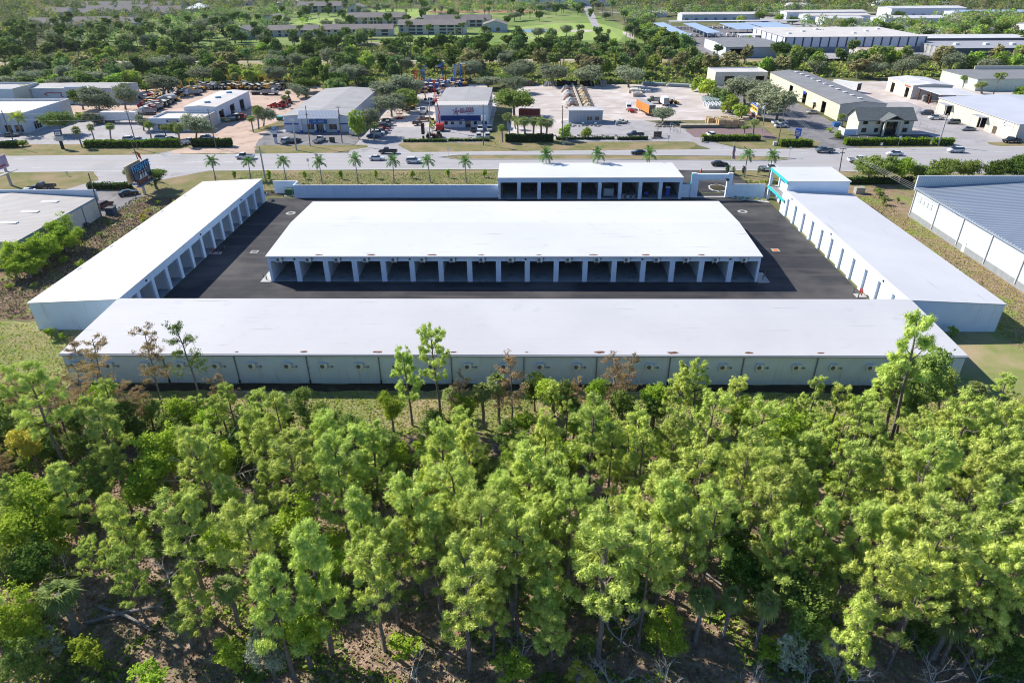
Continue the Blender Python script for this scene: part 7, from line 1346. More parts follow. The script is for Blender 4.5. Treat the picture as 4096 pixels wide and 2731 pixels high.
# --- the near wood, trees one can point at
NL = [
 ('pine', 'p', 190, 500, 14, 2.6), ('pine', 'p', 740, 930, 9, 1.6), ('broad', 'p', 1080, 800, 9, 3.2, 'bright'), ('broad', 'p', 950, 1000, 8, 3, 'bright'), ('broad', 'p', 620, 510, 7, 2.3, 'bright'), ('broad', 'p', 1250, 560, 7, 2.6, 'bright'), ('broad', 'p', 1420, 640, 6.5, 2.2, 'bright'),
 ('dead', 'p', 1330, 760, 10), ('dead', 'p', 1660, 985, 9), ('pine', 'p', 1690, 655, 10, 2.0), ('spindly', 'p', 1800, 790, 11, 1.6), ('spindly', 'p', 1560, 530, 9, 1.2), ('pine', 'p', 2000, 920, 13, 2.6), ('pine', 'p', 2230, 720, 13, 2.5), ('broad', 'p', 560, 1060, 6, 2.5, 'olive'), ('broad', 'p', 120, 780, 8, 2, 'yellow'), ('broad', 'p', 60, 1180, 7, 2.4, 'bright'),
 ('fan', 'p', 1730, 560, 5, 1.6), ('fan', 'p', 1900, 560, 5.2, 1.7), ('broad', 'p', 2060, 545, 6, 1.8, 'olive'), ('pine', 'p', 2300, 960, 13, 2.5), ('broad', 'p', 700, 700, 7, 2.2, 'olive'), ('broad', 'p', 850, 640, 6, 2, 'olive'), ('broad', 'p', 480, 640, 6, 2, 'olive'), ('broad', 'p', 1180, 700, 6, 2, 'olive'), ('broad', 'p', 1480, 900, 7, 2.2, 'bright'), ('broad', 'p', 2150, 620, 5, 2, 'olive'), ('broad', 'p', 300, 1130, 7, 2.4, 'bright'),
 ('cypress', 'p', 60, 420, 9, 2.2, 'rust'), ('cypress', 'p', 330, 560, 8, 2, 'rust'), ('cypress', 'p', 400, 420, 8, 2.2, 'rust'), ('cypress', 'p', 250, 430, 7, 2, 'rust'), ('cypress', 'p', 830, 480, 8, 2, 'rust'), ('cypress', 'p', 960, 520, 6, 1.8, 'rust'), ('cypress', 'p', 1480, 440, 6, 2.0, 'rust'), ('broad', 'p', 30, 640, 8, 2.3, 'olive'),
 ('broad', 'q', 1330, 425, 6, 1.7, 'dark'), ('broad', 'q', 1450, 460, 7, 2.5, 'bright'), ('broad', 'q', 1560, 500, 7, 2, 'olive'), ('broad', 'q', 1770, 490, 7, 2, 'bright'), ('broad', 'q', 2170, 480, 7, 2.2, 'bright'), ('pine', 'q', 2340, 450, 9, 1.6), ('broad', 'q', 850, 560, 6, 2, 'bright'), ('broad', 'q', 1250, 680, 5, 1.8, 'bright'), ('broad', 'q', 330, 560, 6, 1.8, 'bright'), ('cypress', 'q', 1620, 460, 6, 1.4, 'rust'),
 ('pine', 'q', 1400, 680, 12, 1.5), ('pine', 'q', 200, 760, 13, 2.4), ('pine', 'q', 660, 760, 13, 2.3), ('pine', 'q', 30, 880, 13, 2.3), ('pine', 'q', 1300, 930, 14, 3.2), ('pine', 'q', 1480, 1000, 14, 2.5), ('pine', 'q', 1740, 740, 13, 2.1), ('pine', 'q', 1880, 770, 13, 1.9), ('spindly', 'q', 2060, 740, 13, 1.4), ('spindly', 'q', 2090, 890, 12, 1.3), ('pine', 'q', 2300, 780, 12, 1.6), ('pine', 'q', 440, 1190, 14, 2.4), ('broad', 'q', 1000, 1060, 7, 2.2, 'olive'), ('pine', 'q', 770, 1170, 13, 2.4), ('pine', 'q', 2240, 1160, 14, 2.5), ('palmetto', 'q', 2030, 1060, 2.4, 1.6), ('broad', 'q', 1150, 960, 6, 1.3, 'bright'), ('broad', 'q', 1580, 920, 6, 2, 'bright'), ('broad', 'q', 2170, 560, 6, 2, 'olive'), ('broad', 'q', 1960, 520, 7, 2, 'olive'), ('broad', 'q', 60, 700, 6, 2, 'olive'),
 ('spindly', 'r', 930, 470, 9, .9), ('pine', 'r', 840, 560, 6, 1.0), ('pine', 'r', 1200, 590, 6, .8), ('pine', 'r', 560, 720, 12, 2.2), ('broad', 'r', 760, 650, 8, 3.0, 'bright'), ('spindly', 'r', 980, 800, 10, 1.3), ('pine', 'r', 2000, 640, 13, 3.0), ('pine', 'r', 1620, 800, 11, 1.6), ('pine', 'r', 1180, 970, 13, 2.0), ('pine', 'r', 1340, 960, 13, 1.9), ('pine', 'r', 2260, 690, 12, 2), ('fan', 'r', 2030, 490, 5.5, 1.9), ('pine', 'r', 450, 1030, 13, 2), ('pine', 'r', 730, 1040, 13, 2.2), ('pine', 'r', 880, 1110, 12, 1.9), ('pine', 'r', 1700, 990, 14, 2.6), ('pine', 'r', 2090, 1030, 13, 2), ('pine', 'r', 2280, 1040, 13, 2), ('pine', 'r', 120, 1050, 13, 2), ('broad', 'r', 150, 560, 6, 1.8, 'olive'), ('broad', 'r', 420, 600, 6, 1.8, 'bright'), ('broad', 'r', 1000, 700, 4, 1.4, 'bright'), ('broad', 'r', 1580, 520, 7, 2.6, 'olive'), ('fan', 'r', 130, 600, 4.5, 1.4),
 ('pine', 's', 1210, 150, 14, 2.6), ('pine', 's', 720, 80, 9, 1.3), ('pine', 's', 620, 420, 7, 1.1), ('pine', 's', 800, 430, 10, 1.5), ('pine', 's', 1690, 190, 14, 2.4), ('pine', 's', 1830, 540, 14, 2.1), ('pine', 's', 2100, 310, 15, 2.4), ('pine', 's', 1270, 620, 9, 1.8), ('broad', 's', 130, 60, 10, 3.3, 'bright'), ('broad', 's', 1500, 200, 9, 2.2, 'bright'), ('broad', 's', 2000, 100, 9, 3, 'bright'), ('fan', 's', 380, 700, 6, 2.3), ('fan', 's', 1250, 880, 4, 1.7), ('sapling', 's', 540, 1030, 5, 1.5, 'bright'), ('sapling', 's', 1540, 1050, 4.5, 1.5, 'bright'), ('broad', 's', 1790, 960, 7, 1.7, 'greybush'), ('broad', 's', 2050, 820, 8, 2.4, 'bright'), ('sapling', 's', 250, 930, 5, 1.2, 'greybush'), ('sapling', 's', 980, 1250, 4, 1.7, 'bright'), ('broad', 's', 30, 760, 8, 2.4, 'bright'), ('fan', 's', 1550, 650, 6, 1.7, 'palm'), ('broad', 's', 130, 420, 8, 2.6, 'dark'), ('palmetto', 's', 230, 1230, 2.2, 1.6), ('broad', 's', 60, 1100, 6, 2, 'olive'),
 ('pine', 't', 90, 60, 14, 2), ('pine', 't', 480, 10, 14, 2.4), ('pine', 't', 820, 150, 13, 2), ('pine', 't', 960, 170, 14, 2.3), ('pine', 't', 1200, 240, 14, 2.4), ('pine', 't', 1590, 90, 13, 1.7), ('pine', 't', 1850, 210, 14, 2), ('pine', 't', 1830, 380, 15, 3.1), ('pine', 't', 840, 490, 14, 2.2), ('pine', 't', 210, 520, 11, 2), ('pine', 't', 1010, 450, 11, 1.5), ('pine', 't', 2270, 0, 15, 2.5), ('pine', 't', 1420, 430, 11, 1.9), ('pine', 't', 1410, 680, 9, 1.8), ('pine', 't', 1460, 840, 8, 1.7), ('pine', 't', 1030, 680, 9, 1.5), ('fan', 't', 1170, 610, 6, 1.9), ('fan', 't', 890, 690, 5, 1.6), ('dead', 't', 1250, 950, 4.5), ('dead', 't', 470, 1110, 4), ('dead', 't', 1700, 1150, 4), ('dead', 't', 2260, 1180, 4), ('dead', 't', 1950, 820, 5), ('sapling', 't', 1190, 1180, 4, 1.7, 'bright'), ('broad', 't', 2260, 900, 5, 2, 'bright'), ('sapling', 't', 430, 1030, 2.5, 1.6, 'bright'), ('pine', 't', 2130, 420, 12, 1.7), ('pine', 't', 300, 300, 12, 1.7), ('pine', 't', 620, 200, 13, 1.9), ('sapling', 't', 1650, 1240, 3, 1.4, 'yellow'), ('broad', 't', 1250, 30, 7, 2, 'bright'), ('palmetto', 't', 480, 720, 1.8, 1.3),
 ('pine', 'u', 60, 160, 14, 2.0), ('pine', 'u', 250, 60, 13, 2), ('pine', 'u', 780, 180, 14, 2.2), ('pine', 'u', 640, 0, 14, 2.2), ('pine', 'u', 1010, 130, 13, 1.8), ('pine', 'u', 1300, 140, 14, 1.9), ('pine', 'u', 1490, 160, 13, 1.8), ('pine', 'u', 1680, 0, 15, 2.5), ('pine', 'u', 1760, 290, 14, 2.4), ('pine', 'u', 1420, 540, 13, 2.3), ('pine', 'u', 1700, 570, 12, 1.8), ('pine', 'u', 1250, 780, 11, 1.9), ('pine', 'u', 2200, 100, 15, 2.2), ('pine', 'u', 2160, 420, 14, 2.2), ('pine', 'u', 2250, 640, 11, 2), ('broad', 'u', 400, 190, 9, 2.3, 'dark'), ('broad', 'u', 480, 430, 8, 2.4, 'dark'), ('broad', 'u', 900, 590, 8.5, 3, 'olive'), ('broad', 'u', 890, 790, 7, 2.3, 'olive'), ('fan', 'u', 150, 720, 6.5, 1.5), ('fan', 'u', 340, 720, 6, 1.4), ('fan', 'u', 600, 730, 7, 1.4), ('fan', 'u', 1950, 640, 7, 1.9), ('fan', 'u', 1880, 870, 6, 2.2), ('sapling', 'u', 780, 1010, 5, 1.4, 'greybush'), ('sapling', 'u', 1050, 1020, 4.5, 1.1, 'greybush'), ('dead', 'u', 1200, 1180, 4.5), ('dead', 'u', 1820, 1130, 4.5), ('dead', 'u', 500, 1220, 3.5), ('dead', 'u', 2150, 1120, 4.5), ('broad', 'u', 2200, 760, 6, 2, 'dark'), ('sapling', 'u', 650, 1000, 4, 1.4, 'bright'), ('sapling', 'u', 1650, 930, 4, 1.5, 'dark'), ('palmetto', 'u', 500, 830, 2, 1.2), ('broad', 'u', 2300, 1050, 5, 2, 'dark')]
for q in NL:
    q = list(q)
    if q[0] == 'pine': q[5] *= .98
    tip(*q)
for q in (('pine', 'q', 685, 745, 610, 180, 1.9, None, 'right one of the two tall pines standing before the long back wall'), ('pine', 'q', 485, 775, 410, 230, 1.8, None, 'left one of the two tall pines standing before the long back wall'),
 ('cypress', 'q', 1175, 800, 1150, 290, 2.1, 'rust', 'big rust orange cypress standing before the middle of the long back wall'), ('cypress', 'q', 780, 830, 825, 430, 1.4, 'rust', 'small rust orange cypress right of the two tall pines'), ('cypress', 'q', 1920, 740, 1860, 300, 1.8, 'rust', 'left one of two yellow brown cypresses right of the middle'), ('cypress', 'q', 1935, 640, 2010, 290, 1.9, 'rust', 'right one of two yellow brown cypresses right of the middle'), ('cypress', 'q', 1085, 770, 1080, 480, 1.5, 'rust', 'low rust cypress left of the big rust orange one'),
 ('fan', 'q', 980, 800, 965, 500, 1.7, 'palm', 'dark fan palm on the grass strip left of the big rust cypress'), ('fan', 'q', 770, 700, 735, 530, 1.6, 'palm', 'fan palm on the grass strip at the foot of the right tall pine'), ('fan', 'q', 1090, 770, 1075, 425, 1.7, 'palm', 'tall fan palm just left of the big rust cypress'),
 ('cypress', 'p', 1130, 690, 980, 115, 2.0, 'rust', 'tall bare rusty cypress leaning left over the left end of the near roof'), ('cypress', 'p', 1375, 590, 1195, 65, 2.2, 'olive', 'tallest bare cypress leaning left against the near white roof'), ('cypress', 'p', 735, 640, 640, 160, 2.4, 'rust', 'wide bare cypress over the left corner of the near roof'), ('cypress', 'p', 540, 480, 500, 190, 2.2, 'rust', 'short twin stemmed cypress at the left corner of the near wall'), ('cypress', 'p', 680, 900, 520, 480, 2, 'rust', 'rusty cypress leaning left above the dark gap at the left'),
 ('spindly', 'r', 1410, 950, 1620, 70, 2.2, None, 'tallest leaning pine with a thin open top over the right end of the near roof'), ('pine', 'r', 1380, 890, 1540, 280, 2.3, None, 'middle one of three leaning pines at the right end of the near wall'), ('pine', 'r', 1295, 835, 1420, 360, 2.2, None, 'left one of three leaning pines at the right end of the near wall'),
 ('pine', 'r', 345, 800, 380, 465, 1.7, None, 'slim pine with a flat top before the wall right of the middle'), ('pine', 'r', 45, 870, 100, 400, 1.4, None, 'right slim pine of a close pair right of the middle'), ('pine', 'r', 0, 790, 30, 370, 1.4, None, 'left slim pine of a close pair right of the middle'), ('pine', 'r', 2150, 700, 2230, 460, 1.5, None, 'short pine beside the fan palm at the right corner of the lawn'),
 ('broad', 'r', 1640, 800, 1680, 230, 3.6, 'olive', 'wide brownish tree behind the leaning pines at the right corner'), ('broad', 'r', 1760, 700, 1800, 380, 2.3, 'olive', 'brown green tree at the right corner of the near wall')):
    bt(*q[:8], label=q[8])
# --- fill between them
CLEAR = [P(c, x, y)+(r,) for c, x, y, r in (('s', 1250, 1150, 4.5), ('s', 900, 900, 3.0), ('t', 300, 1000, 4.0), ('t', 600, 1000, 4.0), ('t', 560, 560, 3.2), ('t', 450, 800, 3), ('q', 1050, 900, 3.5), ('u', 100, 1150, 4), ('u', 1400, 1200, 4.5), ('u', 1700, 1250, 3), ('s', 600, 700, 2.6), ('t', 1400, 1180, 2.5), ('u', 150, 620, 3), ('q', 500, 1230, 2.0), ('r', 60, 840, 2.4), ('q', 1750, 1150, 2.2), ('s', 800, 330, 2.2), ('t', 800, 1250, 3))]
def skyline(px):
    for a, l in ((800, 1490), (1350, 1575), (2000, 1640), (2750, 1535), (3300, 1595), (9999, 1510)):
        if px < a: return l
def clear(x, y, k=1.0): return any(math.hypot(x-a, y-b) < r*k for a, b, r in CLEAR)
def fill(n, x0, x1, y0, y1, kinds, mind, edge=None, zone='wood', keep=None, tries=20000, hs=1.0):
    got = 0
    for _ in range(tries):
        if got >= n: break
        y = vr.uniform(y0, y1); x = vr.uniform(x0, x1)
        if clear(x, y) or (edge and not edge(x, y)): continue
        if any(abs(x-a) < 4 and abs(y-b) < 4 and math.hypot(x-a, y-b) < mind+.3*r for a, b, r in PLANTED): continue
        kd, mk, hl, hh, w_ = vr.choice(kinds); h = vr.uniform(hl, hh)*hs; tp_ = proj(x, y, h)
        if tp_[1] < skyline(tp_[0]) or (tp_[1] > 2330 and h > 3): continue
        plant(kd, x, y, h, w_*vr.uniform(.8, 1.2), mk, lean=(vr.uniform(-.6, .6), vr.uniform(-.6, .6)), zone=zone); got += 1
inview = lambda x, y: abs(x) < y*1.05+8 and y < (66 if x > -48 else 66+(-48-x)*.35)
fill(36, -50, 50, 34, 60, [('pine', None, 10, 14, 2.1), ('pine', None, 9, 13, 1.8), ('spindly', None, 10, 13, 1.5)], 1.9, inview)
fill(110, -75, 72, 30, 66, [('broad', 'bright', 4.5, 7, 1.8), ('broad', 'olive', 4, 7, 1.9), ('broad', 'dark', 4, 6, 1.8), ('sapling', 'bright', 2.5, 4, 1.2), ('sapling', 'olive', 2.5, 4, 1.2)], 1.6, inview)
fill(112, -52, 52, 27, 62, [('palmetto', 'palm', 1.4, 2.2, 1.2), ('sapling', 'olive', 1.6, 2.8, 1.1), ('sapling', 'dark', 1.6, 2.8, 1.1), ('dead', None, 2.5, 4, 1.6)], .9, inview)
fill(120, -62, 56, 60, 69, [('broad', 'bright', 2.5, 5, 1.6), ('broad', 'olive', 2.5, 5, 1.6), ('sapling', 'olive', 2, 3.5, 1.2), ('spindly', None, 6, 9, 1.2), ('sapling', 'bright', 1.5, 3, 1.1)], .9, lambda x, y: y < 64 or x > -5 or x < -22)
fill(34, -110, -52, 52, 92, [('broad', 'olive', 5, 8, 2.3), ('broad', 'bright', 5, 8, 2.2), ('cypress', 'rust', 6, 9, 2.2), ('broad', 'dark', 5, 7, 2.2), ('pine', None, 9, 13, 2.0)], 2.2, lambda x, y: y < 66+(-52-x)*.30 and abs(x) < y*1.05+10)
fill(16, 55, 82, 55, 70, [('pine', None, 9, 13, 2.1), ('broad', 'olive', 5, 7, 2.2), ('broad', 'bright', 4, 6, 2)], 2.2, lambda x, y: y < 68)
# --- shrubs round the complex
for c, x, y, h, r, mk in (('L', 500, 560, 7, 2.6, 'bright'), ('L', 350, 700, 6.5, 2.6, 'bright'), ('L', 150, 780, 6, 2.6, 'bright'), ('L', 600, 640, 5.5, 2.0, 'bright'), ('L', 120, 900, 4, 1.6, 'bright'), ('L', 240, 800, 5, 2, 'bright'), ('L', 430, 640, 5.5, 2.6, 'bright'), ('L', 280, 740, 6, 2.8, 'bright'), ('L', 200, 860, 5, 2.6, 'bright'), ('L', 520, 660, 4.5, 2.4, 'bright'), ('L', 90, 860, 4.5, 2.2, 'bright'), ('L', 400, 720, 4.5, 2.4, 'bright'), ('L', 310, 830, 4, 2.2, 'bright')):
    p = P(c, x, y, h*.6); plant('broad', p[0], p[1], h, r*1.25, mk, zone='bank')
for i in range(30):
    y = vr.uniform(98, 163); x = -79.8-vr.uniform(.6, 16)
    if x < -96 and y < 150: continue
    plant('sapling', x, y, vr.uniform(.7, 2.0), vr.uniform(.5, 1.1), vr.choice(['bright', 'olive', 'yellow', 'olive']), zone='bank')
for c, x, y, h in (('p', 360, 180, 2.2), ('p', 440, 190, 1.4), ('r', 1850, 160, 2.0), ('O', 1205, 380, 3), ('O', 1240, 430, 2.6), ('O', 1350, 415, 1.5), ('O', 1185, 350, 2.4)):
    p = P(c, x, y); plant('sapling', p[0], p[1], h, h*.45, 'olive' if c == 'O' else 'bright', zone='bank')
p = P('L', 1290, 240); plant('broad', p[0], p[1], 5, 4.2, 'dark', label='big round dark tree beside the large billboard', zone='bank'); p = P('a', 1470, 1230); plant('fan', p[0], p[1], 3.4, 1.5, 'palm', label='leaning fan palm left of the large billboard')
# roadside royal palms
PP = [('b', 125, 1215, 60, 915), ('b', 525, 1195, 500, 925), ('b', 935, 1230, 880, 915), ('b', 1345, 1245, 1300, 925), ('b', 1755, 1240, 1710, 885), ('b', 2170, 1240, 2150, 905), ('c', 235, 1235, 175, 905), ('c', 645, 1235, 630, 915), None, ('c', 1560, 1225, 1555, 812), ('c', 2148, 1225, 2150, 808), ('d', 385, 1330, 390, 965), ('d', 1480, 1320, 1540, 975), ('d', 1765, 1325, 1825, 985)]
k = 0
for q in PP:
    if q is None: continue
    p = P(*q[:3]); x, z = PZ(q[0], q[3], q[4], p[1]); plant('royal', p[0], p[1], z, 2.1, 'royal', lean=((x-p[0])*.6, 0), label='young royal palm in the roadside row, %s from the left' % ORD[k], grp='royal palms in the roadside row'); k += 1
for i, (c, x, y, mk) in enumerate((('b', 345, 1200, 'bright'), ('b', 745, 1215, 'bright'), ('b', 1150, 1195, 'bright'), ('b', 1565, 1195, 'bright'), ('b', 1965, 1190, 'bright'), ('c', 30, 1185, 'bright'), ('c', 440, 1180, 'bright'), ('c', 855, 1175, 'bright'), ('d', 1285, 1275, 'hedged'), ('d', 1350, 1290, 'greybush'), ('d', 1640, 1290, 'greybush'), ('d', 1470, 1290, 'hedged'))):
    p = P(c, x, y); plant('cone', p[0], p[1], 2.6 if i != 1 else 3.2, .75, mk, zone='street')
for i in range(64):
    x = -78+i*1.83; 
    if x > 38: break
    plant('sapling', x+vr.uniform(-.4, .4), 166.6+vr.uniform(0, 3.4), vr.uniform(.6, 1.1), vr.uniform(.5, .8), vr.choice(['bright', 'olive', 'dark']), label='low plant in the mulch bed behind the long boundary wall', grp='low plants in the mulch bed behind the boundary wall')
for i in range(12): plant('sapling', 59+i*1.3, 176+vr.uniform(-.5, .5), .9, .7, vr.choice(['bright', 'olive']), label='low plant in the bed between the gate and the corner block', grp='low plants beyond the gate')
for i in range(9): plant('palmetto', 52.6+i*.85, 162.9-i*.2-(i % 2)*.5, .7, .45, 'palm' if i < 4 else 'yellow', z=.07, label='spiky agave in the white gravel bed by the corner block', grp='agaves in the white gravel bed')
# hedges: clipped boxes of leaves
def hedge(label, x0, x1, y, h, w_, mk):
    n = int((x1-x0)*w_*h*22); L = x1-x0; side = NR.integers(0, 5, n*3)[:n]; u = NR.uniform(0, 1, (n, 3)); p = np.empty((n, 3)); p[:, 0] = x0+u[:, 0]*L; p[:, 1] = y+u[:, 1]*w_; p[:, 2] = u[:, 2]*h
    p[side <= 1, 2] = h; p[side == 2, 1] = y; p[side == 3, 1] = y+w_; p[side == 4, 0] = np.where(u[side == 4, 0] > .5, x0, x1)
    p[:, 2] += .12*np.sin(p[:, 0]*1.3)+.08*np.sin(p[:, 0]*3.1); V, F = leaves(p, 2, .16, .26, .6)
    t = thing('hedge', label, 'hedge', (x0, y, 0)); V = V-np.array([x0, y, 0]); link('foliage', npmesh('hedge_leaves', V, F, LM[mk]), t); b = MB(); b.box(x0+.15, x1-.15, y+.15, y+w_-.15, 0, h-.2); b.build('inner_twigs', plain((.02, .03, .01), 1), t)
def hpx(label, c, xa, xb, y, h, w_, mk):
    h *= 1.3 if h > 1.1 else 1.15; a, b = P(c, xa, y), P(c, xb, y); hedge(label, min(a[0], b[0]), max(a[0], b[0]), a[1], h, w_, mk)
hpx('long clipped green hedge at the left, with a rounded left end', 'a', 970, 1450, 838, 1.6, 2.2, 'hedge'); hpx('second clipped hedge left of the two hedge gap', 'a', 1460, 1650, 832, 1.4, 2.2, 'hedge'); hpx('third clipped hedge beside the white pickup', 'a', 1665, 2030, 830, 1.7, 2.2, 'hedge'); hpx('dark round hedge beside the sandy driveway', 'b', -150, 290, 832, 1.8, 2.4, 'hedged')
hpx('thin low hedge before the rental building car park, left half', 'c', -80, 420, 772, .8, 1.0, 'hedge'); hpx('thin low hedge before the rental building car park, right half', 'c', 440, 915, 765, .8, 1.0, 'hedge'); hpx('dark loose hedge below the row of fan palms', 'c', 1100, 1640, 772, 1.8, 1.6, 'hedged'); hpx('low hedge at the stone yard fence', 'd', 30, 375, 893, .9, .9, 'hedged'); hpx('dark shadowed low hedge below the yard office', 'c', 1680, 2340, 745, .7, .9, 'hedged')
hpx('long clipped hedge along the red pavers', 'd', 1000, 1665, 905, 1.3, 1.8, 'hedge'); hpx('rounded clipped hedge by the crossarm pole', 'd', 1900, 2265, 970, 1.5, 2.2, 'hedge'); hpx('longest clipped hedge in front of the shingle office', 'e', 310, 1265, 955, 1.5, 2.2, 'hedge'); hpx('short clipped hedge round the thick pale pole', 'e', 1330, 1545, 955, 1.5, 2.2, 'hedge')
hpx('small dark hedge at the left frame edge', 'a', -150, 180, 840, 1.4, 1.8, 'hedged'); hpx('long brown topped hedge beside the tan shed car park', 'a', 1010, 1490, 1322, 1.2, 1.8, 'hedged'); hpx('dark hedge behind the corner block under the round trees', 'e', 320, 905, 1400, 1.2, 1.6, 'hedged'); hpx('short dark hedge right of the round trees', 'e', 950, 1080, 1395, 1.2, 1.6, 'hedged')
# mid distance trees (crown top and base)
MT = [('oak', 'a', 1150, 470, 1100, 150, 6.5, 'oak'), ('oak', 'a', 1440, 400, 1430, 110, 5, 'oak'), ('oak', 'a', 960, 400, 930, 160, 5, 'dark'), ('oak', 'a', 1880, 240, 1860, 10, 7, 'oak'), ('bushy', 'a', 1680, 190, 1670, 90, 4, 'dark'), ('oak', 'a', 700, 680, 640, 400, 5.2, 'olive'), ('bushy', 'a', 960, 520, 950, 430, 3, 'farg'), ('bushy', 'a', 1080, 560, 1080, 420, 3.4, 'oak'),
 ('oak', 'a', 1650, 640, 1660, 480, 3.6, 'oak'), ('oak', 'a', 2260, 760, 2250, 450, 5, 'oak'), ('oak', 'a', 2060, 740, 1990, 540, 2.6, 'olive'), ('oak', 'b', 670, 590, 690, 360, 4, 'oak'), ('oak', 'b', 1060, 260, 1100, 120, 4.6, 'oak'), ('oak', 'b', 1180, 200, 1150, 30, 5, 'dark'), ('bushy', 'b', 1770, 740, 1700, 370, 2.6, 'farg'), ('oak', 'b', 1900, 700, 1900, 380, 3.6, 'oak'), ('oak', 'b', 2140, 480, 2130, 230, 6, 'oak'), ('oak', 'b', 2330, 420, 2300, 170, 5, 'olive'),
 ('oak', 'b', 2150, 330, 2120, 60, 7, 'oak'), ('oak', 'b', 2330, 300, 2330, 0, 7, 'oak'), ('oak', 'c', 1200, 480, 1190, 150, 7.2, 'olive'), ('oak', 'c', 900, 160, 900, 10, 6, 'oak'), ('oak', 'c', 1200, 210, 1200, 30, 6, 'oak'), ('oak', 'c', 1080, 130, 1080, -10, 5, 'dark'), ('oak', 'c', 1650, 130, 1640, -120, 7, 'oak'), ('oak', 'c', 2080, 130, 2050, -100, 6.5, 'oak'), ('oak', 'd', 155, 290, 170, 50, 7, 'oak'),
 ('oak', 'd', 540, 690, 560, 510, 4, 'oak'), ('oak', 'd', 1480, 480, 1480, 160, 7, 'oak'), ('oak', 'd', 1700, 560, 1700, 260, 7, 'oak'), ('oak', 'd', 1850, 680, 1880, 330, 7, 'oak'), ('oak', 'd', 1640, 430, 1600, 200, 6, 'oak'), ('bushy', 'd', 1070, 380, 1060, 170, 4, 'farg'), ('bushy', 'd', 1180, 440, 1170, 290, 3, 'far'), ('bushy', 'd', 1290, 480, 1290, 310, 3, 'far'), ('bushy', 'd', 1320, 580, 1310, 380, 3.2, 'farg'), ('bushy', 'd', 1450, 640, 1450, 460, 3.0, 'farg'), ('bushy', 'd', 980, 330, 980, 160, 4, 'farg'),
 ('fan', 'd', 1585, 835, 1600, 650, 1.9, 'palm'), ('fan', 'd', 1490, 815, 1490, 725, 1.3, 'olive'), ('fan', 'e', 265, 740, 265, 590, 1.6, 'olive'), ('fan', 'e', 1650, 290, 1690, 150, 2.4, 'olive'), ('fan', 'e', 1870, 360, 1870, 220, 2.8, 'palm'), ('farpine', 'e', 2000, 370, 2100, 110, 2.4, 'far'), ('bushy', 'e', 2320, 400, 2320, 280, 3, 'farg'), ('sapling', 'e', 120, 800, 125, 740, 1.2, 'bright'), ('sapling', 'e', 215, 850, 215, 760, 1.3, 'bright'), ('bushy', 'e', 220, 865, 220, 820, 1.3, 'dark'),
 ('oak', 'e', 560, 1370, 600, 1070, 4.0, 'olive'), ('oak', 'e', 740, 1370, 770, 1100, 3.4, 'olive'), ('oak', 'e', 930, 1380, 1000, 1100, 2.6, 'bright'), ('oak', 'e', 1110, 1380, 1150, 1160, 1.8, 'olive'), ('oak', 'e', 1400, 1390, 1480, 1090, 3.4, 'olive'), ('oak', 'e', 1260, 1400, 1260, 1210, 2.4, 'olive'), ('oak', 'e', 1700, 1380, 1740, 1100, 3.0, 'olive'), ('oak', 'e', 2030, 1380, 2060, 1110, 3.0, 'dark'), ('oak', 'e', 2260, 1380, 2270, 1070, 3.4, 'dark'), ('oak', 'e', 2390, 1360, 2420, 1060, 3.0, 'dark'),
 ('fan', 'a', 945, 835, 860, 590, 1.6, 'olive'), ('fan', 'a', 1090, 770, 1025, 565, 1.4, 'palm'), ('fan', 'a', 1275, 750, 1250, 550, 1.7, 'olive'), ('fan', 'a', 1735, 740, 1680, 535, 1.7, 'olive'), ('fan', 'a', 1910, 740, 1865, 575, 1.5, 'palm'), ('fan', 'a', 2070, 815, 2030, 560, 1.7, 'palm'), ('royal', 'a', 110, 330, 85, 150, 3, 'bright'), ('royal', 'a', 330, 320, 290, 110, 3, 'bright'), ('royal', 'a', 295, 320, 250, 170, 2.4, 'bright'), ('royal', 'a', 250, 690, 170, 410, 3, 'bright'), ('bushy', 'a', 260, 820, 240, 740, 1.6, 'farg'), ('royal', 'a', 1130, 250, 1120, 120, 2.6, 'bright'),
 ('fan', 'b', 555, 660, 525, 465, 1.7, 'olive'), ('fan', 'b', 615, 625, 580, 350, 2.0, 'olive'), ('fan', 'b', 930, 380, 910, 235, 1.8, 'olive'), ('fan', 'b', 970, 300, 950, 180, 1.6, 'olive'), ('fan', 'b', 1940, 745, 1940, 540, 1.9, 'palm'), ('sapling', 'w', 850, 1370, 850, 1230, 1.3, 'bright'),
 ('fan', 'c', 1060, 770, 1045, 570, 1.6, 'olive'), ('fan', 'c', 1140, 670, 1110, 430, 2.0, 'palm'), ('fan', 'c', 1210, 620, 1190, 470, 1.7, 'palm'), ('fan', 'c', 1330, 760, 1310, 480, 2.2, 'palm'), ('fan', 'c', 1415, 740, 1415, 480, 2.2, 'palm'), ('fan', 'c', 1505, 755, 1500, 485, 2.2, 'palm'), ('fan', 'c', 1560, 760, 1570, 505, 2.2, 'palm'), ('fan', 'c', 1240, 700, 1230, 500, 1.8, 'palm'), ('bushy', 'c', 1780, 750, 1780, 565, 2.0, 'farg'), ('bushy', 'c', 2020, 730, 2020, 595, 1.8, 'farg'),
 ('fan', 'd', 600, 205, 600, 50, 2.4, 'olive'), ('fan', 'd', 725, 180, 725, 30, 2.4, 'olive'), ('fan', 'd', 800, 200, 800, 60, 2.6, 'olive'), ('bushy', 'd', 420, 210, 420, 110, 4, 'farg')]
for q in MT:
    q = list(q); q[6] *= {'oak': 1.2, 'fan': 1.25, 'bushy': 1.15}.get(q[0], 1.1); bt(*q, zone='mid')
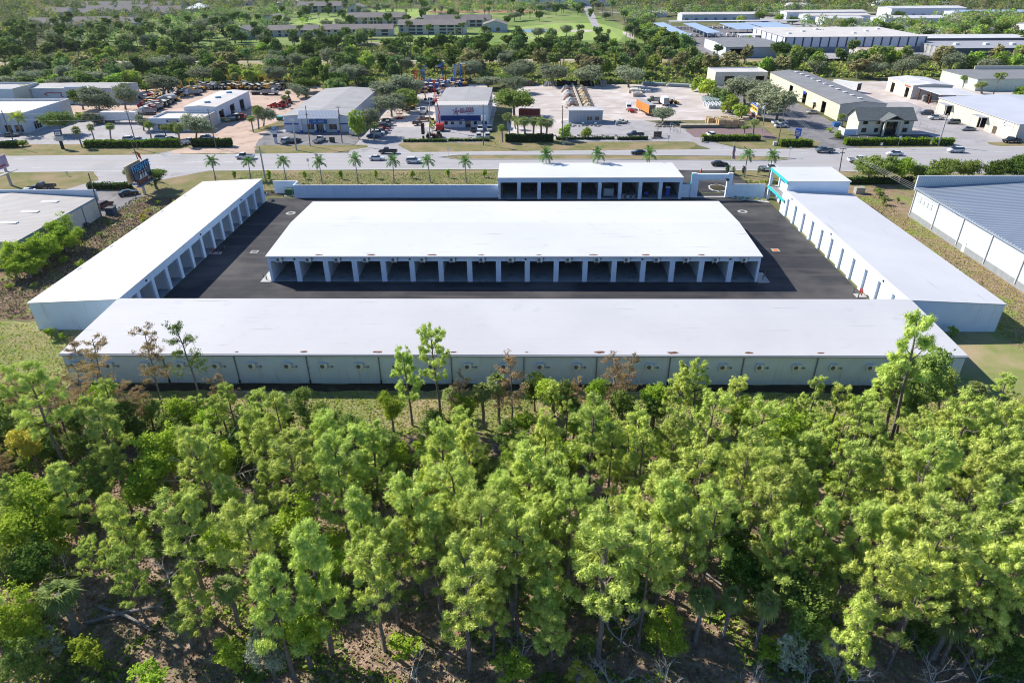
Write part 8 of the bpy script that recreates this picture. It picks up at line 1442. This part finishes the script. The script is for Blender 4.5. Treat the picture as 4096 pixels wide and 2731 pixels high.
# canal belt and beyond: individual trees, thinning out with distance
def belt(n, fx, y0, y1, kinds, mind, zone, avoid=()):
    got = 0
    for _ in range(30000):
        if got >= n: break
        y = vr.uniform(y0, y1); x = vr.uniform(*fx(y))
        if any(a < x < b and c < y < d for a, b, c, d in avoid): continue
        if any(abs(x-a) < mind and abs(y-b) < mind for a, b, r in PLANTED[-700:]): continue
        kd, mk, hl, hh, w_ = vr.choice(kinds); plant(kd, x, y, vr.uniform(hl, hh), w_*vr.uniform(.8, 1.25), mk, zone=zone); got += 1
fullx = lambda y: (-.88*y, .76*y)
belt(190, fullx, 340, 404, [('bushy', 'farg', 8, 13, 5), ('bushy', 'far', 8, 13, 5), ('fartree', 'farb', 8, 12, 5), ('bushy', 'dark', 8, 12, 5), ('farpine', 'far', 11, 15, 3.6), ('oak', 'oak', 7, 10, 6), ('fan', 'palm', 5, 7, 2.4)], 4.6, 'canal', ((150, 200, 300, 350), (200, 260, 300, 352), (85, 116, 300, 356), (113, 135, 300, 345)))
belt(60, lambda y: (-.88*y, -80), 300, 345, [('bushy', 'far', 7, 11, 5), ('oak', 'oak', 7, 10, 6.5), ('bushy', 'dark', 7, 10, 5), ('bushy', 'farg', 6, 9, 4.5)], 6, 'canal', ((-190, -84, 250, 337), (-270, -165, 280, 313), (-60, 90, 250, 341)))
belt(145, fullx, 436, 506, [('bushy', 'far', 8, 13, 5.5), ('bushy', 'dark', 8, 12, 5.5), ('fartree', 'dark', 7, 10, 5), ('bushy', 'farg', 5, 8, 4), ('farpine', 'far', 12, 17, 3.4)], 6, 'canal', ((100, 320, 415, 500),))
belt(110, lambda y: (-.88*y, -200), 436, 640, [('fartree', 'far', 8, 14, 5), ('farpine', 'far', 13, 18, 3.6), ('bushy', 'dark', 8, 12, 5), ('farpine', 'dark', 13, 18, 3.4), ('oak', 'oak', 8, 12, 7)], 8, 'beyond')
belt(150, lambda y: (-300, 96), 505, 900, [('farpine', 'far', 10, 16, 3), ('fartree', 'dark', 8, 12, 4.5), ('fan', 'palm', 7, 9, 2.4), ('oak', 'farb' if 0 else 'oak', 7, 10, 6)], 12, 'golf', ((-12, 82, 560, 700), (-210, -30, 570, 606), (-30, 30, 595, 640), (-170, -100, 685, 712)))
belt(40, lambda y: (86, 200), 480, 620, [('bushy', 'far', 7, 10, 5), ('bushy', 'farg', 6, 9, 4)], 6, 'beyond', ((104, 300, 425, 660),))
belt(60, lambda y: (150, .76*y), 385, 700, [('bushy', 'far', 7, 11, 5), ('bushy', 'farg', 7, 10, 4.5), ('oak', 'dark', 8, 11, 6)], 7, 'beyond', ((155, 260, 415, 535), (245, 335, 425, 505), (100, 245, 500, 660), (245, 335, 640, 745), (300, 375, 630, 670), (380, 455, 555, 590), (120, 160, 430, 495)))
# far wood: nobody could count it
def woodmass(name, label, pts, leafs, s, m, hh=(8, 14)):
    V, F = [], []; P0 = np.array(pts); n = len(P0); H = NR.uniform(*hh, n); Rr = NR.uniform(4.0, 7.5, n); cs = np.repeat(P0, leafs, 0)
    d = unit(NR.normal(0, 1, (n*leafs, 3))); d[:, 2] = np.abs(d[:, 2]); r3 = np.repeat(Rr, leafs)[:, None]; h3 = np.repeat(H, leafs)
    c = np.empty((n*leafs, 3)); c[:, :2] = cs+d[:, :2]*r3*NR.uniform(.5, 1, (n*leafs, 1)); c[:, 2] = h3*(.35+.65*d[:, 2]*NR.uniform(.8, 1, n*leafs)); V, F = leaves(c, 1, .01, s, 1.0, 1.3)
    mi = np.repeat(NR.choice([0, 0, 0, 1, 2, 3], n), leafs); o = link(name, npmesh(name, V, F, [LM['far'], LM['farg'], LM['farb'], LM['oak']], mi)); o['kind'] = 'stuff'; o['label'] = label; o['category'] = 'wood'
OPEN = [(-335, 100, 495, 935), (100, 335, 415, 770), (300, 480, 555, 770), (-460, -335, 636, 680), (-530, -360, 790, 860), (-580, -420, 925, 950), (-490, -365, 1005, 1030), (-270, -180, 850, 880), (-15, 120, 935, 975), (-400, -368, 860, 895), (60, 100, 640, 1200), (84, 420, 790, 842), (-520, -440, 830, 920)]
pts = []
while len(pts) < 5600:
    y = 520+900*vr.random()**.8; x = vr.uniform(-.95*y, .86*y)
    if any(a < x < b and c < y < d for a, b, c, d in OPEN): continue
    pts.append((x, y))
woodmass('far_wood', 'distant mixed wood running to the top edge of the view', pts, 95, 1.25, None)
pts = []
for _ in range(900):
    a, b, c, d = vr.choice([(-335, -205, 500, 700), (-335, 90, 905, 935), (-110, 60, 800, 935), (100, 112, 640, 760), (-335, -250, 700, 850), (230, 335, 505, 640), (345, 480, 590, 640), (375, 480, 640, 690), (150, 420, 770, 790), (100, 330, 750, 790)]); pts.append((vr.uniform(a, b), vr.uniform(c, d)))
woodmass('far_grove', 'groves between the golf course and the far roofs', pts, 90, 1.1, None, (6, 12))
# ground cover in the wood and the wild belt
def cover(name, label, x0, x1, y0, y1, n, s, mks, z=.0, edge=None):
    p = np.stack([NR.uniform(x0, x1, n), NR.uniform(y0, y1, n), np.full(n, z)], 1)
    if edge: p = p[np.array([edge(a, b) for a, b, _ in p])]
    p[:, 2] += NR.uniform(0, s*.9, len(p)); V, F = leaves(p, 1, .01, s, .4, 2.0); mi = NR.integers(0, len(mks), len(p)); o = link(name, npmesh(name, V, F, [LM[k] if k in LM else plain(k) for k in mks], mi)); o['kind'] = 'stuff'; o['label'] = label; o['category'] = 'ground cover'
LIT = ((.33, .22, .15), (.24, .15, .10), (.42, .32, .23)); lump = lambda x, y: math.sin(x*.7+1.3*math.sin(y*.5))+math.sin(y*.9+x*.3) > -.3
cover('leaf_litter', 'dry brown leaves and grass tufts on the forest floor', -75, 75, 26, 66, 110000, .17, [LIT[0], LIT[1], LIT[2], 'olive', 'rust'])
cover('undergrowth', 'low green undergrowth between the trunks', -80, 80, 28, 68, 110000, .25, ['olive', 'dark', 'bright'], 0, lambda x, y: lump(x, y) and not clear(x, y, .9))
cover('grass_tufts', 'rough grass strip between the wood and the long back wall', -64, 75, 66, 76.8, 40000, .14, ['olive', 'yellow', 'bright', (.44, .37, .2)])
cover('grass_tufts', 'rough lawn at the lower left corner of the complex', -112, -64.5, 68, 97, 26000, .14, ['yellow', 'bright', 'olive', (.44, .37, .2)])
cover('grass_tufts', 'weeds on the dirt bank beside the left roof', -99, -79.4, 98, 165, 16000, .2, [(.28, .2, .13), (.2, .14, .09), (.24, .17, .11), (.3, .22, .15), 'olive'])
cover('grass_tufts', 'rough grass between the right roof and the blue roofed warehouse', 75.6, 88.4, 68, 165, 16000, .16, ['yellow', 'olive', (.40, .31, .19), (.32, .25, .16)])
cover('grass_tufts', 'roadside weeds behind the long boundary wall', -79, 39, 171.5, 187, 16000, .17, ['olive', 'dark', (.34, .27, .17), 'olive'])
cover('scrub', 'wild scrub on the canal bank', -330, 290, 340, 410, 42000, 1.1, ['far', 'dark', 'farb', 'farg'], 0, lambda x, y: not (85 < x < 260 and y < 356))
cover('scrub', 'wild scrub beyond the grassy berm', -420, 110, 434, 505, 42000, 1.2, ['far', 'dark', 'farb', 'dark'])
# ---------------------------------------------------------------- labels from where each thing stands
def sname(i): return ORD[i] if i < len(ORD) else '%dth' % (i+1)
MARK = [('the pale blue office', -200, 250), ('the low front office', -122, 245), ('the equipment hall', -118, 270), ('the paint shop', -72, 260), ('the rental building', -22, 262), ('the yard office', 22, 254), ('the block bays', 22, 295), ('the yellow billboard', 85, 258), ('the long cream warehouse', 122, 290), ('the shingle office', 121, 236), ('the fabrication hall', 180, 245), ('the right workshop', 170, 308), ('the red pavers', 70, 235), ('the orange trailer', 48, 268),
 ('the tan shed', -118, 136), ('the large billboard', -97, 167), ('the left garage roof', -72, 128), ('the corner block', 67, 157), ('the blue roofed warehouse', 110, 125), ('the gate', 46, 166), ('the north bays', 16, 168), ('the grey barn', 138, 460), ('the striped warehouse', 205, 490), ('the rusty shed', 210, 430), ('the low grey warehouse', 285, 450), ('the round pond', 11, 616), ('the tallest apartment block', -74, 595), ('the middle apartment block', -132, 583), ('the left apartment block', -183, 582), ('the nearer pond', -115, 515), ('the terrace blocks', -400, 660), ('the vehicle store', 170, 575), ('the sand bunker', 47, 614), ('the blue hall at the left', -190, 310), ('the white left hall', -235, 305), ('the berm path left of the ponds', -200, 428), ('the berm path in the middle', -20, 429), ('the stone yard back row', 20, 336), ('the wide back row of pallets', 66, 334)]
def where(o, zone):
    x, y = o.location.x, o.location.y
    if zone == 'wood':
        if x < -64: return 'left of the long back wall'
        if x > 60: return 'right of the long back wall'
        b = min(max(int((x*113/y+47.1)/(90.2/17)), 0), 16); row = 'by the grass' if y > 60 else 'in the second row' if y > 52 else 'mid wood' if y > 43 else 'near the bottom edge' if y > 35 else 'at the bottom edge'
        px = proj(x, y, 8)[0]
        if px < 1000: col_ = ['at the far left', 'in the left tenth', 'left of the centre bays'][min(2, int(max(px, 0)/334))]
        elif px > 3100: col_ = ['right of the centre bays', 'in the right tenth', 'at the far right'][min(2, int((px-3100)/334))]
        else: col_ = 'below the %s centre bay' % ORD[min(max(int((px-1090)/(1950/17)), 0), 16)]
        return row+', '+col_
    n, mx_, my_ = min(MARK, key=lambda q: (q[1]-x)**2+(q[2]-y)**2); dx, dy = x-mx_, y-my_
    return ('well ' if math.hypot(dx, dy) > 60 else '')+('right of ' if dx > abs(dy) else 'left of ' if -dx > abs(dy) else 'behind ' if dy > 0 else 'in front of ')+n
grp_ = {}
for o, ds, zone in AUTO: grp_.setdefault((ds, where(o, zone)), []).append(o)
for (ds, wh), os_ in grp_.items():
    os_.sort(key=lambda o: proj(o.location.x, o.location.y, 5)[0]); n = len(os_)
    for i, o in enumerate(os_):
        if n == 1: lb = ds+' '+wh
        elif n == 2: lb = ('left ' if i == 0 else 'right ')+ds+' of two '+wh
        elif n <= 6: lb = ('leftmost ' if i == 0 else 'rightmost ' if i == n-1 else sname(i)+' ')+ds+' of %s ' % ['', '', '', 'three', 'four', 'five', 'six'][n]+wh
        else: lb = '%s, %s of those %s' % (ds, sname(i), wh)
        o['label'] = ' '.join(lb.split()[:16])
        if n > 1 and not o.get('group'): o['group'] = ds+'s '+wh
# ---------------------------------------------------------------- the air
hz = MB(); hz.box(-1500, 1500, -300, 2600, -1.5, 70); ho = hz.build('haze', bpy.data.materials.new('haze_air')); ho['kind'] = 'stuff'
hm = ho.data.materials[0]; hm.use_nodes = True; ht_ = hm.node_tree; ht_.nodes.remove(ht_.nodes['Principled BSDF']); pv = ht_.nodes.new('ShaderNodeVolumePrincipled'); pv.inputs['Color'].default_value = (.86, .92, 1, 1); pv.inputs['Density'].default_value = .000035; pv.inputs['Anisotropy'].default_value = .3
ht_.links.new(pv.outputs[0], ht_.nodes['Material Output'].inputs['Volume'])
